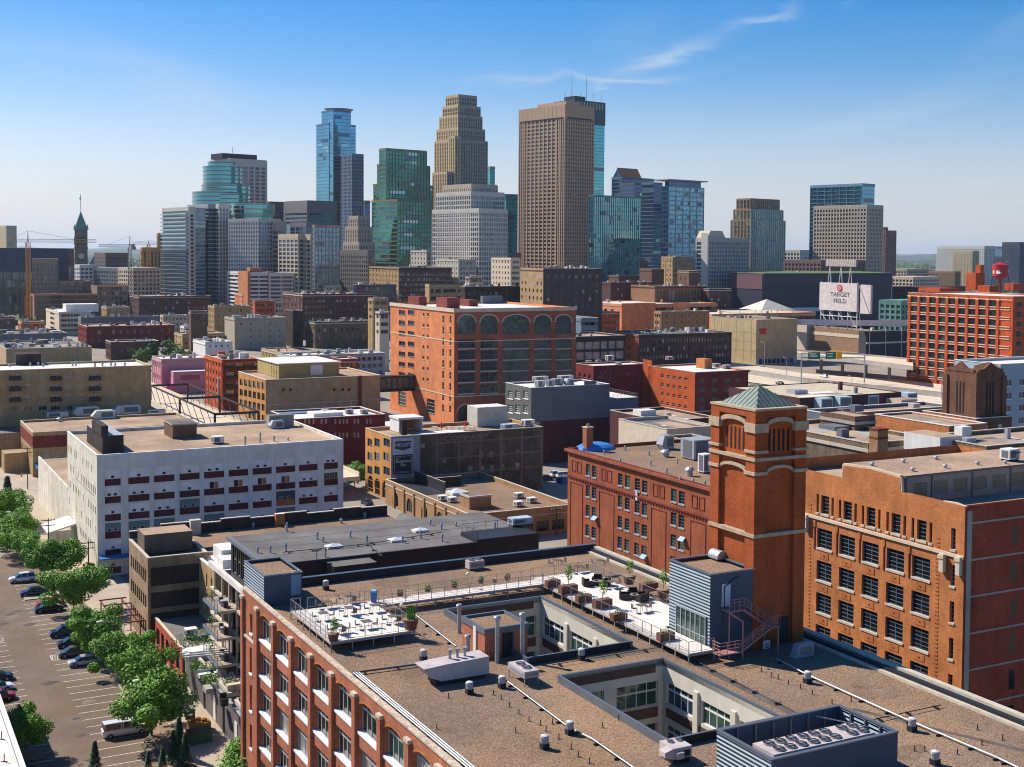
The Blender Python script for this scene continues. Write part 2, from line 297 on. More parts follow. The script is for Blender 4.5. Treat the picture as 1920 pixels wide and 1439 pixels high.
class Bldg:
    def __init__(s, name, label, fr, wall, cat='building', group=None, z0=0, roof=GRV2, par=.6, cap=None, A=(), B=(), rec=.25, fm=WHP, gm=GLS, sill=None, maxw=100, root=None, capm=None, nroot=None):
        s.fr = fr; s.root = root or thing(name, label, cat, (float(fr.C[0]), float(fr.C[1]), z0), fr.h, group)
        s.z0 = z0; H = fr.z-z0; La, Lb = fr.La, fr.Lb; s.H = H; m = M()
        s.wins = [('A', w) for w in A]+[('B', w) for w in B]; rec0 = rec
        opA = [(La-w['s']-w['w'], w['z']-z0, w['w'], w['h'], w.get('arch', 0)) for w in A]     # s counted from the near corner
        opB = [(w['s'], w['z']-z0, w['w'], w['h'], w.get('arch', 0)) for w in B]
        m.plane((0, La, 0), (0, -1, 0), (0, 0, 1), La, H, opA, wall, rec); m.plane((0, 0, 0), (1, 0, 0), (0, 0, 1), Lb, H, opB, wall, rec)
        m.poly([(Lb, 0, 0), (Lb, La, 0), (Lb, La, H), (Lb, 0, H)], wall); m.poly([(Lb, La, 0), (0, La, 0), (0, La, H), (Lb, La, H)], wall)
        t = .35
        if par: 
            m.plane((t, t, H-par), (0, 1, 0), (0, 0, 1), La-2*t, par, (), wall); m.plane((Lb-t, La-t, H-par), (0, -1, 0), (0, 0, 1), La-2*t, par, (), wall)
            m.plane((t, La-t, H-par), (1, 0, 0), (0, 0, 1), Lb-2*t, par, (), wall); m.plane((Lb-t, t, H-par), (-1, 0, 0), (0, 0, 1), Lb-2*t, par, (), wall)
        m.obj('wall', s.root)
        r = M(); r.poly([(t-.05, t-.05, H-par), (Lb-t+.05, t-.05, H-par), (Lb-t+.05, La-t+.05, H-par), (t-.05, La-t+.05, H-par)] if par else [(0, 0, H), (Lb, 0, H), (Lb, La, H), (0, La, H)], roof); r.obj('roof', s.root)
        if cap is not None and par:
            c = M(); e = .08; q = t+.04; hh = .14
            c.box(-e, -e, H+.003, q, La+e, H+hh, cap); c.box(Lb-q, -e, H+.003, Lb+e, La+e, H+hh, cap); c.box(q, -e, H+.003, Lb-q, q, H+hh, cap); c.box(q, La-q, H+.003, Lb-q, La+e, H+hh, cap); c.obj('coping', s.root)
        # windows, nearest / largest first; past the limit one part
        ws = sorted(s.wins, key=lambda t: -t[1]['w']*t[1]['h']); extra = M(); ne = 0
        for i, (side, w) in enumerate(ws):
            me = winmesh(w['w'], w['h'], w.get('nx', 2), w.get('nz', 2), w.get('fm', fm), w.get('gm', gm), w.get('arch', 0), w.get('bar', .07), w.get('head', 0))
            c = w['s']+w['w']/2; z = w['z']-z0
            loc, rz = ((rec-.01, c, z), -PI/2) if side == 'A' else ((c, rec-.01, z), 0)
            if i < maxw:
                o = link('window', me, s.root, loc, rz)
                sm = w.get('sill', sill)
                if sm:
                    k = ('sill', round(w['w'], 2), sm.name, w.get('sd', .22), rec)
                    if k not in WM: q = M(); d = w.get('sd', .22); q.box(-w['w']/2-.08, -rec-.1, -d, w['w']/2+.08, -.055, .02, sm); WM[k] = q.mesh('sill')
                    link('sill', WM[k], o)
            else:
                ne += 1; R = Matrix.Translation(loc)@Matrix.Rotation(rz, 4, 'Z'); off = len(extra.v)
                extra.v += [tuple(R@v.co) for v in me.vertices]; mm = [extra.mi(x) for x in me.materials]
                for p in me.polygons: extra.f.append(tuple(off+j for j in p.vertices)); extra.m.append(mm[p.material_index])
        if ne: e = extra.obj('windows_beyond', s.root); e.name = 'window_field'; e['kind'] = 'stuff'
    def part(s, name, m, label=None): return m.obj(name, s.root, label=label)
    def blk(s, x, y, w, d, z0, z1, m, name='penthouse', top=None, label=None):
        q = M(); q.box(x, y, z0-s.z0, x+w, y+d, z1-s.z0, m, top, bot=False); return q.obj(name, s.root, label=label)
# ================================================================ GROUND
def gq(name, pts, z, m, kind='structure'):
    q = M(); q.poly([(*FF.w(*p)[:2], z) for p in pts], m); o = q.obj(name); o['kind'] = kind; return o
LAND = mt('far land', (.085, .10, .05), .95, .35, .006, fine=.3, fsc=.05, col2=(.16, .14, .11))
g = M(); g.poly([(-30000, -300, -.02), (30000, -300, -.02), (30000, 45000, -.02), (-30000, 45000, -.02)], LAND); struct(g.obj('ground'))
g = M(); g.poly([(-260, 20, 0), (420, 20, 0), (720, 1500, 0), (-520, 1500, 0)], ASG); struct(g.obj('road'))
gq('parking_lot', [(-31, -40), (-1.6, -40), (-1.6, 132), (-31, 132)], .02, ASP)
gq('alley', [(-1.6, -40), (7, -40), (7, 240), (-1.6, 240)], .015, SWK)
gq('pavement', [(-7, 132), (-1.6, 132), (1.5, 260), (-6, 260)], .03, SWK)
m = M()
for i in range(36):                              # stall lines of the right hand row
    y = 18.2+i*2.72
    if 61 < y < 65.5: continue
    m.box(-11.1, y, .024, -4.6, y+.13, .028, LIN)
for i in range(30):
    y = 12+i*2.72; m.box(-21.5, y, .024, -16.2, y+.13, .028, LIN)
for (x0, y0) in ((-11.1, 61.2), (-20.6, 73.5)):    # hatched no parking boxes
    w = 2.7 if x0 > -15 else 4.4
    for i in range(7): m.tube((x0+w*i/7, y0, .026), (x0+w*(i+1)/7, y0+2.6, .026), .06, LIN, 4)
    m.box(x0, y0, .024, x0+w, y0+.13, .028, LIN); m.box(x0, y0+2.6, .024, x0+w, y0+2.73, .028, LIN); m.box(x0, y0, .024, x0+.12, y0+2.7, .028, LIN)
o = m.obj('road_markings', None, ORG*[1, 1, 0], HD); o['kind'] = 'structure'
m = M(); rq = random.Random(8); CRK = mt('tar crack filler', (.045, .038, .035), .7); OIL = mt('oil stain', (.085, .062, .048), .8, .3, .5); PTC = mt('asphalt patch', (.20, .15, .11), .95, .15, .4)
for i in range(30):
    x, y = rq.uniform(-28, -4), rq.uniform(8, 125); a = rq.uniform(0, 3.1); pts = [(x, y)]
    for k in range(rq.randint(4, 9)): a += rq.uniform(-.5, .5); x += math.cos(a)*1.3; y += math.sin(a)*1.3; pts.append((x, y))
    for p, q in zip(pts, pts[1:]):
        if -30 < min(p[0], q[0]) and max(p[0], q[0]) < -2: d = Vector((q[0]-p[0], q[1]-p[1])).normalized()*.035; m.poly([(p[0]-d.y, p[1]+d.x, .0225), (p[0]+d.y, p[1]-d.x, .0225), (q[0]+d.y, q[1]-d.x, .0225), (q[0]-d.y, q[1]+d.x, .0225)], CRK)
for i in range(60):
    x, y, r = rq.choice((rq.uniform(-9.5, -6), rq.uniform(-20, -17.5), rq.uniform(-16, -11))), rq.uniform(8, 125), rq.uniform(.25, 1.1); ph = rq.uniform(0, 6)
    m.poly([(x+r*(1+.3*math.sin(3*t+ph))*math.cos(t), y+r*.8*(1+.25*math.sin(2*t))*math.sin(t), .0235+i*.00002) for t in [2*PI*j/12 for j in range(12)]], OIL if i % 4 else PTC)
o = m.obj('asphalt_wear', None, ORG*[1, 1, 0], HD); o['kind'] = 'structure'
m = M(); m.box(-4.4, -10, .02, -1.7, 130, .14, DIR); m.box(-4.6, -10, .02, -4.4, 130, .17, CON); m.box(-10.6, 97, .02, -4.6, 100.5, .16, SWK)
m.box(-10.6, 4, .02, -4.6, 16, .16, DIR); m.box(-22, 24, .02, -17, 27.2, .16, DIR)
o = m.obj('planting_strip', None, ORG*[1, 1, 0], HD); o['kind'] = 'structure'
# ================================================================ NEAREST WAREHOUSE (brick, arched windows, gravel roof, two light courts)
FZ = 24.0; LB = 43.9; LA = 84.0
R = thing('brick_warehouse', 'nearest red brick warehouse with arched windows, wide gravel roof and two light courts', 'building', FF.w(0, 0, 0), HD)
def fp(name, m, label=None, parent=None): return m.obj(name, parent or R, label=label)
m = M(); ops = []; wins = []
bays = [6.25+5.68*i for i in range(14)]
for i, s in enumerate(bays):
    for j, z in enumerate((20.25, 16.5, 12.75, 9.0, 5.25)):
        h = 2.75 if j == 0 else 2.45; a = .85 if j == 0 else 0
        ops.append((s, z, 4.2, h, a)); wins.append((s+2.1, z, 4.2, h, a))
small = [(2.75, 19.9, .9, 2.1, 0), (2.6, 15.6, .8, 2.8, 0), (2.6, 11.6, .8, 2.8, 0), (2.6, 7.6, .8, 2.6, 0)]
ops += small
# wall A seen from outside: its left end is the far corner (local y=0), so s runs towards the camera
m.plane((0, 0, 0), (0, -1, 0), (0, 0, 1), LA, FZ, ops, REB, .42)
m.poly([(0, 0, 0), (LB, 0, 0), (LB, 0, FZ), (0, 0, FZ)], BRB); m.poly([(LB, 0, 0), (LB, -LA, 0), (LB, -LA, FZ), (LB, 0, FZ)], BRB); m.poly([(0, -LA, 0), (LB, -LA, 0), (LB, -LA, FZ), (0, -LA, FZ)], BRB)
fp('wall', m)
m = M()
for s in [.02]+[b-.95 for b in bays]+[bays[-1]+4.75]:      # pilasters with stone caps
    m.box(-.28, -s-.75, 0, -.003, -s, 23.05, REB); 
    m.box(-.36, -s-.83, 23.05, -.003, -s+.06, 23.35, LST)
m.box(-.28, -5.3, 0, -.003, -4.9, 23.05, REB)
fp('pilaster', m)
m = M()
for i, s in enumerate(bays):                      # brick arch rings
    n = 10; cx = s+2.1
    for j in range(n):
        a0, a1 = PI*j/n, PI*(j+1)/n; p = lambda a, r: (-.06, -(cx-(2.1+r)*math.cos(a)), 22.15+(.85+r)*math.sin(a))
        m.poly([p(a0, 0), p(a1, 0), p(a1, .22), p(a0, .22)], ORB)
for j in range(8):
    a0, a1 = PI*(.5+.5*j/8), PI*(.5+.5*(j+1)/8)
m.box(-.16, -4.6, 19.1, -.003, -.6, 19.35, LST)
fp('arch_trim', m)
k = 0; ex = M()
FMW = mt('window frame grey', (.38, .38, .35), .6)
SILW = mt('white sill', (.86, .86, .9), .6, .03)
sq = M(); sq.box(-2.2, -.50, -.20, 2.2, -.06, .03, SILW); sill_me = sq.mesh('sill')
sq = M(); sq.box(-.5, -.50, -.16, .5, -.06, .03, SILW); sill_s = sq.mesh('sill')
for (c, z, w, h, a) in sorted(wins, key=lambda t: t[0]):
    if k >= 66: break
    me = winmesh(w, h, 4, 1, FMW, random.choice([GLS, GLS, GLG, BLD_]) if random.random() < .5 else GLS, a, .11, head=.72)
    o = link('window', me, R, (.41, -c, z), -PI/2); link('sill', sill_me, o); k += 1
for (s, z, w, h, a) in small:
    o = link('window', winmesh(w, h, 1, 2, FMW, GLS), R, (.41, -s-w/2, z), -PI/2); link('sill', sill_s, o)
# roof with the two light courts cut out
C1 = (15.9, -34.7, 10.7, 17.1); C2 = (16.1, -56.1, 10.4, 15.8); HB = (5.0, 0)
rz0 = FZ-.45
m = M(); m.plane((.4, -LA+.4, rz0), (1, 0, 0), (0, 1, 0), LB-.8, LA-.8, [(c[0]-.4, c[1]+LA-.4, c[2], c[3]) for c in (C1, C2)], GRV); fp('roof', m)
m = M()                                          # parapet and flashing
COP = mt('clay coping', (.50, .40, .30), .85, .2, 2, fine=.2, fsc=4)
m.box(-.12, -LA, FZ+.003, .42, 0, FZ+.16, COP); m.box(.38, -LA, rz0, .42, 0, FZ+.003, REB)
m.box(.42, -.42, rz0, LB-.42, -.36, FZ-.003, BLK); m.box(.42, -.45, FZ, LB, .12, FZ+.45, mt('blue flashing', (.10, .14, .20), .4, .1, 1, .4)); m.box(.42, -.50, rz0, LB-.42, -.455, FZ+.42, BLK)
m.box(LB-.5, -LA, rz0, LB+.1, -.5, FZ+.22, LST, bot=False); m.box(LB-1.1, -LA, rz0, LB-.62, -.5, FZ+.02, BLK); m.box(LB-1.5, -LA, rz0, LB-1.14, -.5, FZ-.22, LST)
fp('coping', m)
m = M()                                          # kerbs round the light courts
for (x, y, w, d) in (C1, C2):
    t = .22; z1 = FZ+.2
    m.box(x-t, y-t, rz0, x, y+d+t, z1, EDG); m.box(x+w, y-t, rz0, x+w+t, y+d+t, z1, EDG); m.box(x, y-t, rz0, x+w, y, z1, BLK, EDG); m.box(x, y+d, rz0, x+w, y+d+t, z1, EDG)
fp('court_kerb', m)
WCT = mt('court stucco', (.60, .56, .46), .85, .05, .6, streak=.06); CBR = brick('court brick', (.12, .075, .055))
for ci, (x, y, w, d) in enumerate((C1, C2)):
    m = M(); gl = M(); H = 15.5; zb = FZ-H; tall = []
    # far wall (faces the camera): two bays of big windows; right wall: bays of strip windows
    oB = []; oA = []
    for r in range(4):
        zt = H-1.75-r*3.75
        for (s, ww) in ((.7, 3.6), (5.6, w-6.1)): oB.append((s, zt-2.15, ww, 2.15))
    nb = 3
    for r in range(4):
        zt = H-1.75-r*3.75
        for b in range(nb): s = .5+b*(d-.3)/nb; oA.append((s, zt-1.95, (d-.3)/nb-1.1, 1.95))
    m.plane((x, y+d, zb), (1, 0, 0), (0, 0, 1), w, H-.02, oB, WCT, .25); m.plane((x+w, y+d, zb), (0, -1, 0), (0, 0, 1), d, H-.02, oA, WCT, .25)
    m.plane((x, y, zb), (0, 1, 0), (0, 0, 1), d, H-.02, (), WCT); m.plane((x+w, y, zb), (-1, 0, 0), (0, 0, 1), w, H-.02, (), WCT)
    m.poly([(x, y, zb), (x+w, y, zb), (x+w, y+d, zb), (x, y+d, zb)], TAR)
    for r in range(4):                           # brick bands under the sills
        zt = zb+H-1.75-r*3.75-2.15
        m.box(x+5.6, y+d-.03, zt-1.05, x+w-.5, y+d-.003, zt-.1, CBR); m.box(x+w-.03, y+.3, zt-.95, x+w-.003, y+d-.6, zt-.12, CBR)
    for b in range(1, nb): q = y+d-(.5+b*(d-.3)/nb)+.55; m.box(x+w-.2, q-.32, zb, x+w-.004, q+.32, FZ-1.2, WCT)
    m.box(x+.6, y+d-.05, FZ-.95, x+w-.8, y+d-.004, FZ-.2, CBR)
    fp('court_wall', m)
    for (s, z, ww, h) in oB: link('window', winmesh(ww, h, 2 if ww < 4 else 4, 2, WCT, GLG, 0, .08, head=.62), R, (x+s+ww/2, y+d+.24, zb+z))
    for i, (s, z, ww, h) in enumerate(oA): link('window', winmesh(ww, h, 4, 2, WHP, GLG if i % 3 else GLB, 0, .08, head=.68), R, (x+w+.24, y+d-s-ww/2, zb+z), -PI/2)
# seams on the roof
m = M()
def rline(pts, z, w, h, mat):
    for p, q in zip(pts, pts[1:]):
        a = FF.rf(*p, rz0); b = FF.rf(*q, rz0); d = Vector((b[0]-a[0], b[1]-a[1])).normalized(); nrm = Vector((-d.y, d.x))*w/2
        m.prism([(a[0]+nrm.x, a[1]+nrm.y), (a[0]-nrm.x, a[1]-nrm.y), (b[0]-nrm.x, b[1]-nrm.y), (b[0]+nrm.x, b[1]+nrm.y)], rz0+.004+z, rz0+z+h, mat)
GAP = mt('worn felt strip', (.10, .085, .075), .9, .3, .5)
rline([(1110, 1236), (1245, 1213), (1500, 1345)], 0, .9, .012, GAP)
rline([(1600, 1330), (1920, 1408)], .0, .5, .01, GAP)
fp('felt_strip', m)
m = M(); rq = random.Random(2); STN = mt('water stain', (.205, .14, .095), .95, .2, .4, fine=.5, fsc=7.5, spec=.1, bump=.6); STL = mt('bleached gravel', (.34, .25, .175), .95, .15, .3, fine=.5, fsc=7.5, spec=.1, bump=.6)
for i in range(26):                              # ponding stains and bleached patches in the gravel
    cx, cy, r = rq.uniform(2, 42), rq.uniform(-66, -2), rq.uniform(.8, 2.6)
    if any(c[0]-r*1.6 < cx < c[0]+c[2]+r*1.6 and c[1]-r*1.6 < cy < c[1]+c[3]+r*1.6 for c in (C1, C2)) or cx+r*1.6 > 42: continue
    n = 18; sx = rq.uniform(.7, 1.6); ph = rq.uniform(0, 6); m.poly([(cx+r*sx*(1+.22*math.sin(3*a+ph)+.14*math.sin(5*a))*math.cos(a), cy+r*(1+.22*math.sin(3*a+ph)+.14*math.sin(7*a))*math.sin(a), rz0+.003+i*.0002) for a in [2*PI*j/n for j in range(n)]], STN if i % 3 else STL)
fp('roof_stain', m)
# ---- blue grey ribbed stair head beside the first deck
def shed(name, label, nx, yt, yb, xl, xr, z0=rz0, door=None, glaz=None, cat='rooftop shed'):
    x, y, w, d, z0, z1 = FF.bx(nx, yt, yb, xl, xr, z0); T = thing(name, label, cat, FF.w(x, y, z0), HD); h = z1-z0
    m = M(); gap = []
    if glaz: gap = [glaz]
    m.plane((0, d, 0), (0, -1, 0), (0, 0, 1), d, h-.12, gap, BLM, .1); m.poly([(0, 0, 0), (w, 0, 0), (w, 0, h-.12), (0, 0, h-.12)], BLF); m.poly([(w, 0, 0), (w, d, 0), (w, d, h-.12), (w, 0, h-.12)], BLF); m.poly([(w, d, 0), (0, d, 0), (0, d, h-.12), (w, d, h-.12)], BLF)
    m.obj('wall', T); m = M(); m.poly([(.2, .2, h-.35), (w-.2, .2, h-.35), (w-.2, d-.2, h-.35), (.2, d-.2, h-.35)], GRV); m.obj('roof', T)
    m = M(); t = .22
    m.box(-.05, -.05, h-.12, t, d+.05, h, EDG); m.box(w-t, -.05, h-.12, w+.05, d+.05, h, EDG); m.box(t, -.05, h-.12, w-t, t, h, EDG); m.box(t, d-t, h-.12, w-t, d+.05, h, EDG)
    m.box(t-.01, t, h-.36, t+.02, d-t, h-.12, BLK); m.box(t, d-t-.02, h-.36, w-t, d-t+.01, h-.12, BLK); m.obj('edging', T)
    return T, w, d, h, (x, y)
T1, w1, d1, h1, _ = shed('stair_house', 'ribbed blue grey stair head with gravel top at the corner of the nearest warehouse roof', 495, 1080, 1139, 458, 567)
m = M(); m.box(w1*.70, -.06, .9, w1*.70+1.0, -.003, 3.0, mt('pale blue door', (.16, .30, .42), .5)); m.box(w1*.70+1.0, -.05, .9, w1*.7+1.06, -.004, 3.0, EDG); m.obj('door', T1)
m = M(); m.box(w1*.73, -.18, 3.25, w1*.73+.35, -.003, 3.45, CRM); m.box(w1*.86, -.15, 3.3, w1*.86+.2, -.003, 3.5, CRM); m.obj('lamp', T1)
T2, w2, d2, h2, P2 = shed('elevator_penthouse', 'tall ribbed blue grey lift penthouse with glass doors between white terrace and brick tower', 1330, 1077, 1232, 1254, 1414, glaz=None)
gy0, gy1 = .55, d2*.80
m = M(); m.box(-.07, gy0, .75, -.003, gy1, 3.5, GLG); 
for i in range(7): yy = gy0+(gy1-gy0)*i/6; m.box(-.13, yy-.05, .75, -.07, yy+.05, 3.5, GWH if i in (2, 3) else GRY2)
for z in (.75, 1.6, 3.44): m.box(-.12, gy0, z, -.072, gy1, z+.08, GRY2)
m.obj('door', T2)
m = M(); m.box(w2*.25, -.08, 4.4, w2*.25+.95, -.003, 6.5, mt('white door', (.52, .60, .68), .5)); m.obj('door', T2)
m = M(); m.tube((w2*.30, -.12, h2-1.3), (w2*.62, -.12, h2-.5), .06, BLF, 6); m.tube((w2*.30, -.12, 3), (w2*.30, -.12, h2-1.3), .06, BLF, 6); m.obj('drain_pipe', T2)
# barrel vent on top of it
def barrel(name, label, loc, r, L, group=None):
    m = M(); n = 10; pts = [(r*math.cos(PI*j/n), .35+r*math.sin(PI*j/n)) for j in range(n+1)]+[(-r, .2), (r, .2)]
    m.prism(pts, 0, L, GLV, axis='y'); m.box(-r*.8, .1, 0, r*.8, L-.1, .3, DKM); o = m.obj(name, None, loc, HD); return tag(o, label, 'roof vent', group)
x, y = FF.rf(1352, 1048, rz0+h2-.35); barrel('barrel_vent', 'shiny half round barrel vent on top of the tall lift penthouse', FF.w(x-.5, y-.9, rz0+h2-.35), .62, 1.5)
# ---- outdoor steel stair beside it
FEP = mt('faded pink steel', (.42, .20, .17), .6, .1, 2)
T = thing('fire_stair', 'faded pink steel stair zigzagging down between lift penthouse and brick tower', 'outdoor stair', FF.w(P2[0]+w2*.35, P2[1]-1.3, rz0), HD)
m = M(); zz = 4.3
m.box(-.6, 0, zz-.12, 1.1, 1.25, zz, FEP); m.bar((1.1, .1, zz-.06), (3.4, .1, 2.7), .09, FEP); m.bar((1.1, .9, zz-.06), (3.4, .9, 2.7), .09, FEP)
for i in range(8): t = (i+.5)/8; m.box(1.1+2.3*t-.12, .1, zz-1.6*t-.05, 1.1+2.3*t+.12, .9, zz-1.6*t, FEP)
m.obj('upper_flight', T); m = M()
m.box(3.4, -1.1, 2.6, 4.3, 1.1, 2.7, FEP); m.bar((3.4, -.1, 2.6), (.1, -.1, .9), .1, FEP); m.bar((3.4, -1.0, 2.6), (.1, -1.0, .9), .1, FEP)
for i in range(8): t = (i+.5)/8; m.box(3.4-3.3*t-.13, -1, 2.65-1.75*t-.05, 3.4-3.3*t+.13, -.1, 2.65-1.75*t, FEP)
m.box(-2.4, -1.1, .8, .1, 0, .9, FEP); m.obj('lower_flight', T); m = M()
for a, b in (((-.6, 0, zz), (1.1, 0, zz)), ((1.1, 0, zz), (3.4, 0, 2.7)), ((3.4, -1.1, 2.6), (.1, -1.1, .9)), ((.1, -1.1, .9), (-2.4, -1.1, .9)), ((4.3, -1.1, 2.6), (4.3, 1.1, 2.6)), ((3.4, -1.1, 2.6), (4.3, -1.1, 2.6)), ((-2.4, -1.1, .9), (-2.4, 0, .9))):
    for dz in (.45, .75, 1.05): m.tube((a[0], a[1], a[2]+dz), (b[0], b[1], b[2]+dz), .03, FEP, 5)
    for i in range(4): t = i/3; p = [a[k]+(b[k]-a[k])*t for k in range(3)]; m.tube(p, (p[0], p[1], p[2]+1.05), .03, FEP, 5)
m.obj('railing', T); m = M()
for p in ((.1, -1.1), (4.2, -1.0), (4.2, 1.0), (-.5, .1)): m.tube((*p, 0), (*p, 2.6 if p[0] > 3 else (zz if p[0] < 0 else 3.6)), .07, FEP, 6)
m.tube((.1, -1.1, 3.6), (-.6, -.2, zz-.1), .09, FEP, 6); m.obj('post', T)
# ---- blue grey screen round the big cooling units
x, y, w, d, z0, z1 = FF.bx(1445, 1427, 1512, 1343, 1682, rz0)
T = thing('equipment_screen', 'ribbed blue grey screen wall around long beige cooling unit at the roof edge', 'screen wall', FF.w(x, y, z0), HD); h = z1-z0; t = .18
m = M(); m.box(0, 0, 0, t, d, h, BLM, EDG); m.box(t, 0, 0, w, t, h, BLF, EDG); m.box(w-t, t, 0, w, d, h, BLM, EDG); m.box(t, d-t, 0, w-t, d, h, BLF, EDG); m.obj('panel', T)
m = M(); m.box(-.06, -.06, h+.003, t+.06, d+.06, h+.1, EDG); m.box(w-t-.06, -.06, h+.003, w+.06, d+.06, h+.1, EDG); m.box(t+.06, -.06, h+.003, w-t-.06, t+.06, h+.1, EDG); m.box(t+.06, d-t-.06, h+.003, w-t-.06, d+.06, h+.1, EDG); m.obj('edging', T)
m = M()
for i in range(1, 7): q = w*i/7; m.box(q-.08, d-t-.12, 0, q+.08, d-t-.003, h-.05, EDG)
for i in range(1, 4): q = d*i/4; m.box(w-t-.12, q-.08, 0, w-t-.003, q+.08, h-.05, EDG)
m.bar((w*.78, d-t-.1, h-.3), (w-t, d*.45, h-.5), .05, GRY2); m.bar((w*.05, .3, h-.4), (w*.2, d*.3, h-1), .05, GRY2); m.obj('brace', T)
ENC = (x, y, w, d, z0, z1)
def fan(m, x, y, z, r, mat=DKM):
    m.cyl(x, y, z+.003, z+.12, r, UNT, n=14, cap=mat); m.cyl(x, y, z+.12, z+.16, r*.25, GLV, n=8)
    for k in range(4): a = k*PI/4; m.box(x-r*.95*abs(math.cos(a))-.02, y-r*.95*abs(math.sin(a))-.02, z+.125, x+r*.95*abs(math.cos(a))+.02, y+r*.95*abs(math.sin(a))+.02, z+.132, GLV) if k in (0, 2) else None
cw = w-2.2; T = thing('cooling_unit', 'long beige cooling unit with rows of fans inside the blue grey screen', 'cooling unit', FF.w(x+1.1, y+1.1, z0), HD)
m = M(); seg = cw/3
for i in range(3): m.box(i*seg+.03, 0, .5, (i+1)*seg-.03, 2.3, 2.85, UNT); m.box(i*seg+.7, -.05, .8, (i+1)*seg-.25, -.003, 2.5, DKM); m.box(i*seg+.7, 2.303, .8, (i+1)*seg-.25, 2.35, 2.5, DKM)
m.box(0, .2, 0, cw, 2.1, .5, DKM); m.obj('body', T)
for i in range(3):
    for j in range(3 if i < 2 else 2):
        for k in range(2): q = M(); fan(q, i*seg+.95+j*.98+(.5 if i == 2 else 0), .62+k*1.08, 2.85, .42); q.obj('fan', T)
m = M(); m.tube((.3, -.5, 0), (.55, -.1, 2.2), .035, GLV, 5); m.tube((.75, -.5, 0), (.95, -.1, 2.2), .035, GLV, 5)
for i in range(6): t = (i+1)/7; m.tube((.3+.25*t, -.5+.4*t, 2.2*t), (.75+.2*t, -.5+.4*t, 2.2*t), .03, GLV, 5)
o = m.obj('step_ladder', None, FF.w(x+1.1, y+1.1, z0), HD); tag(o, 'small metal ladder leaning on the long beige cooling unit', 'ladder')
# ---- brick stair hut at the first court
x, y, w, d, z0, z1 = FF.bx(909, 1180, 1238, 867, 989, rz0)
T = thing('stair_hut', 'small brick stair hut with gravel top beside the first light court', 'rooftop hut', FF.w(x, y, z0), HD); h = z1-z0
m = M(); m.box(0, 0, 0, w, d, h-.5, REB); m.obj('wall', T); m = M(); m.box(-.1, -.1, h-.5, w+.1, d+.1, h-.25, GRY); 
for a in ((-.1, -.1, .15, d+.1), (w-.15, -.1, w+.1, d+.1), (.15, -.1, w-.15, .15), (.15, d-.15, w-.15, d+.1)): m.box(a[0], a[1], h-.25, a[2], a[3], h, GRY, EDG)
m.obj('parapet', T); m = M(); m.poly([(.15, .15, h-.24), (w-.15, .15, h-.24), (w-.15, d-.15, h-.24), (.15, d-.15, h-.24)], GRV); m.obj('roof', T)
m = M(); m.box(w*.40, -.05, 0, w*.40+.95, -.003, 2.2, BLK); m.box(w*.40+.95, -.35, 0, w*.40+1.0, -.003, 2.2, BLF); m.obj('door', T)
m = M(); m.box(-.12, d*.35, .2, -.003, d*.35+.55, 2.6, WHT); m.obj('louvre', T)
def flue(px, py0, py1, label, z=rz0, r=.2, nm='flue_pipe'):
    x, y = FF.rf(px, py0, z); h = zat(np.array(FF.w(x, y, z)), px, py1)-z
    m = M(); m.cyl(0, 0, 0, h-.3, r, GLV, n=12); m.cyl(0, 0, h-.3, h-.12, r*1.5, GLV, n=12); m.cyl(0, 0, h-.12, h, r*1.6, GLV, r2=r*1.1, n=12)
    return tag(m.obj(nm, None, FF.w(x, y, z), HD), label, 'flue', 'steel flues around the brick stair hut')
flue(861, 1187, 1133, 'tall shiny flue at the far left side of the brick stair hut')
flue(932, 1243, 1155, 'shiny flue standing against the front of the brick stair hut')
flue(979, 1240, 1149, 'shiny flue at the right front corner of the brick stair hut')
flue(877, 1232, 1190, 'short flue with grey pipes at the near left side of the brick stair hut')
# ---- decks with railings
def post_rail(T, pts, z, h=1.05, sp=1.5, name='railing', fill=True, mat=RAI):
    m = M()
    for p, q in zip(pts, pts[1:]):
        p = Vector(p); q = Vector(q); L = (q-p).length; n = max(1, round(L/sp))
        m.tube((*p, z+h), (*q, z+h), .03, mat, 4); m.tube((*p, z+.12), (*q, z+.12), .02, mat, 4)
        for i in range(n+1): c = p.lerp(q, i/n); m.tube((*c, z), (*c, z+h), .035, mat, 4)
        if fill:
            k = int(L/.22)
            for i in range(k): c = p.lerp(q, (i+.5)/k); m.tube((*c, z+.12), (*c, z+h), .008, mat, 3)
    return m.obj(name, T)
def deck(name, label, poly, z, rails, legs=True):
    T = thing(name, label, 'roof deck', FF.w(0, 0, 0), HD); m = M(); m.prism(poly, z-.12, z, WOD, mt('pale deck top', (.70, .65, .58), .8, .08, .8)); m.obj('platform', T)
    m = M()
    for r in rails:
        for p, q in zip(r, r[1:]):
            p = Vector(p); q = Vector(q); n = max(1, round((q-p).length/2.1)); m.tube((*p, z-.2), (*q, z-.2), .09, CON, 4)
            for i in range(n+1): c = p.lerp(q, i/n); m.tube((*c, rz0), (*c, z), .06, GWH, 4)
    m.obj('leg', T)
    for r in rails: post_rail(T, r, z)
    return T
DZ = rz0+.95
r_ = lambda x, y: tuple(float(v) for v in FF.rf(x, y, DZ))
a, b, c, d_, e = r_(540, 1140), r_(622, 1204), r_(779, 1183), r_(731, 1133), r_(588, 1147)
x0, x1 = (a[0]+b[0])/2, c[0]; yb = b[1]; yt = r_(690, 1128)[1]
WK0, WK1 = yt-1.9, yt
D1 = [(x0, yb), (x1, yb), (x1, yt), (x0, yt)]
deck('roof_deck', 'square white roof deck with railing and metal tables on the left of the gravel', D1, DZ, [[(x1, WK0), (x1, yb), (x0, yb), (x0, yt+.6), (x0+1, yt+.6)]])
t0, t1, t2, t3 = r_(1007, 1090), r_(1107, 1066), r_(1288, 1222), r_(1322, 1213)
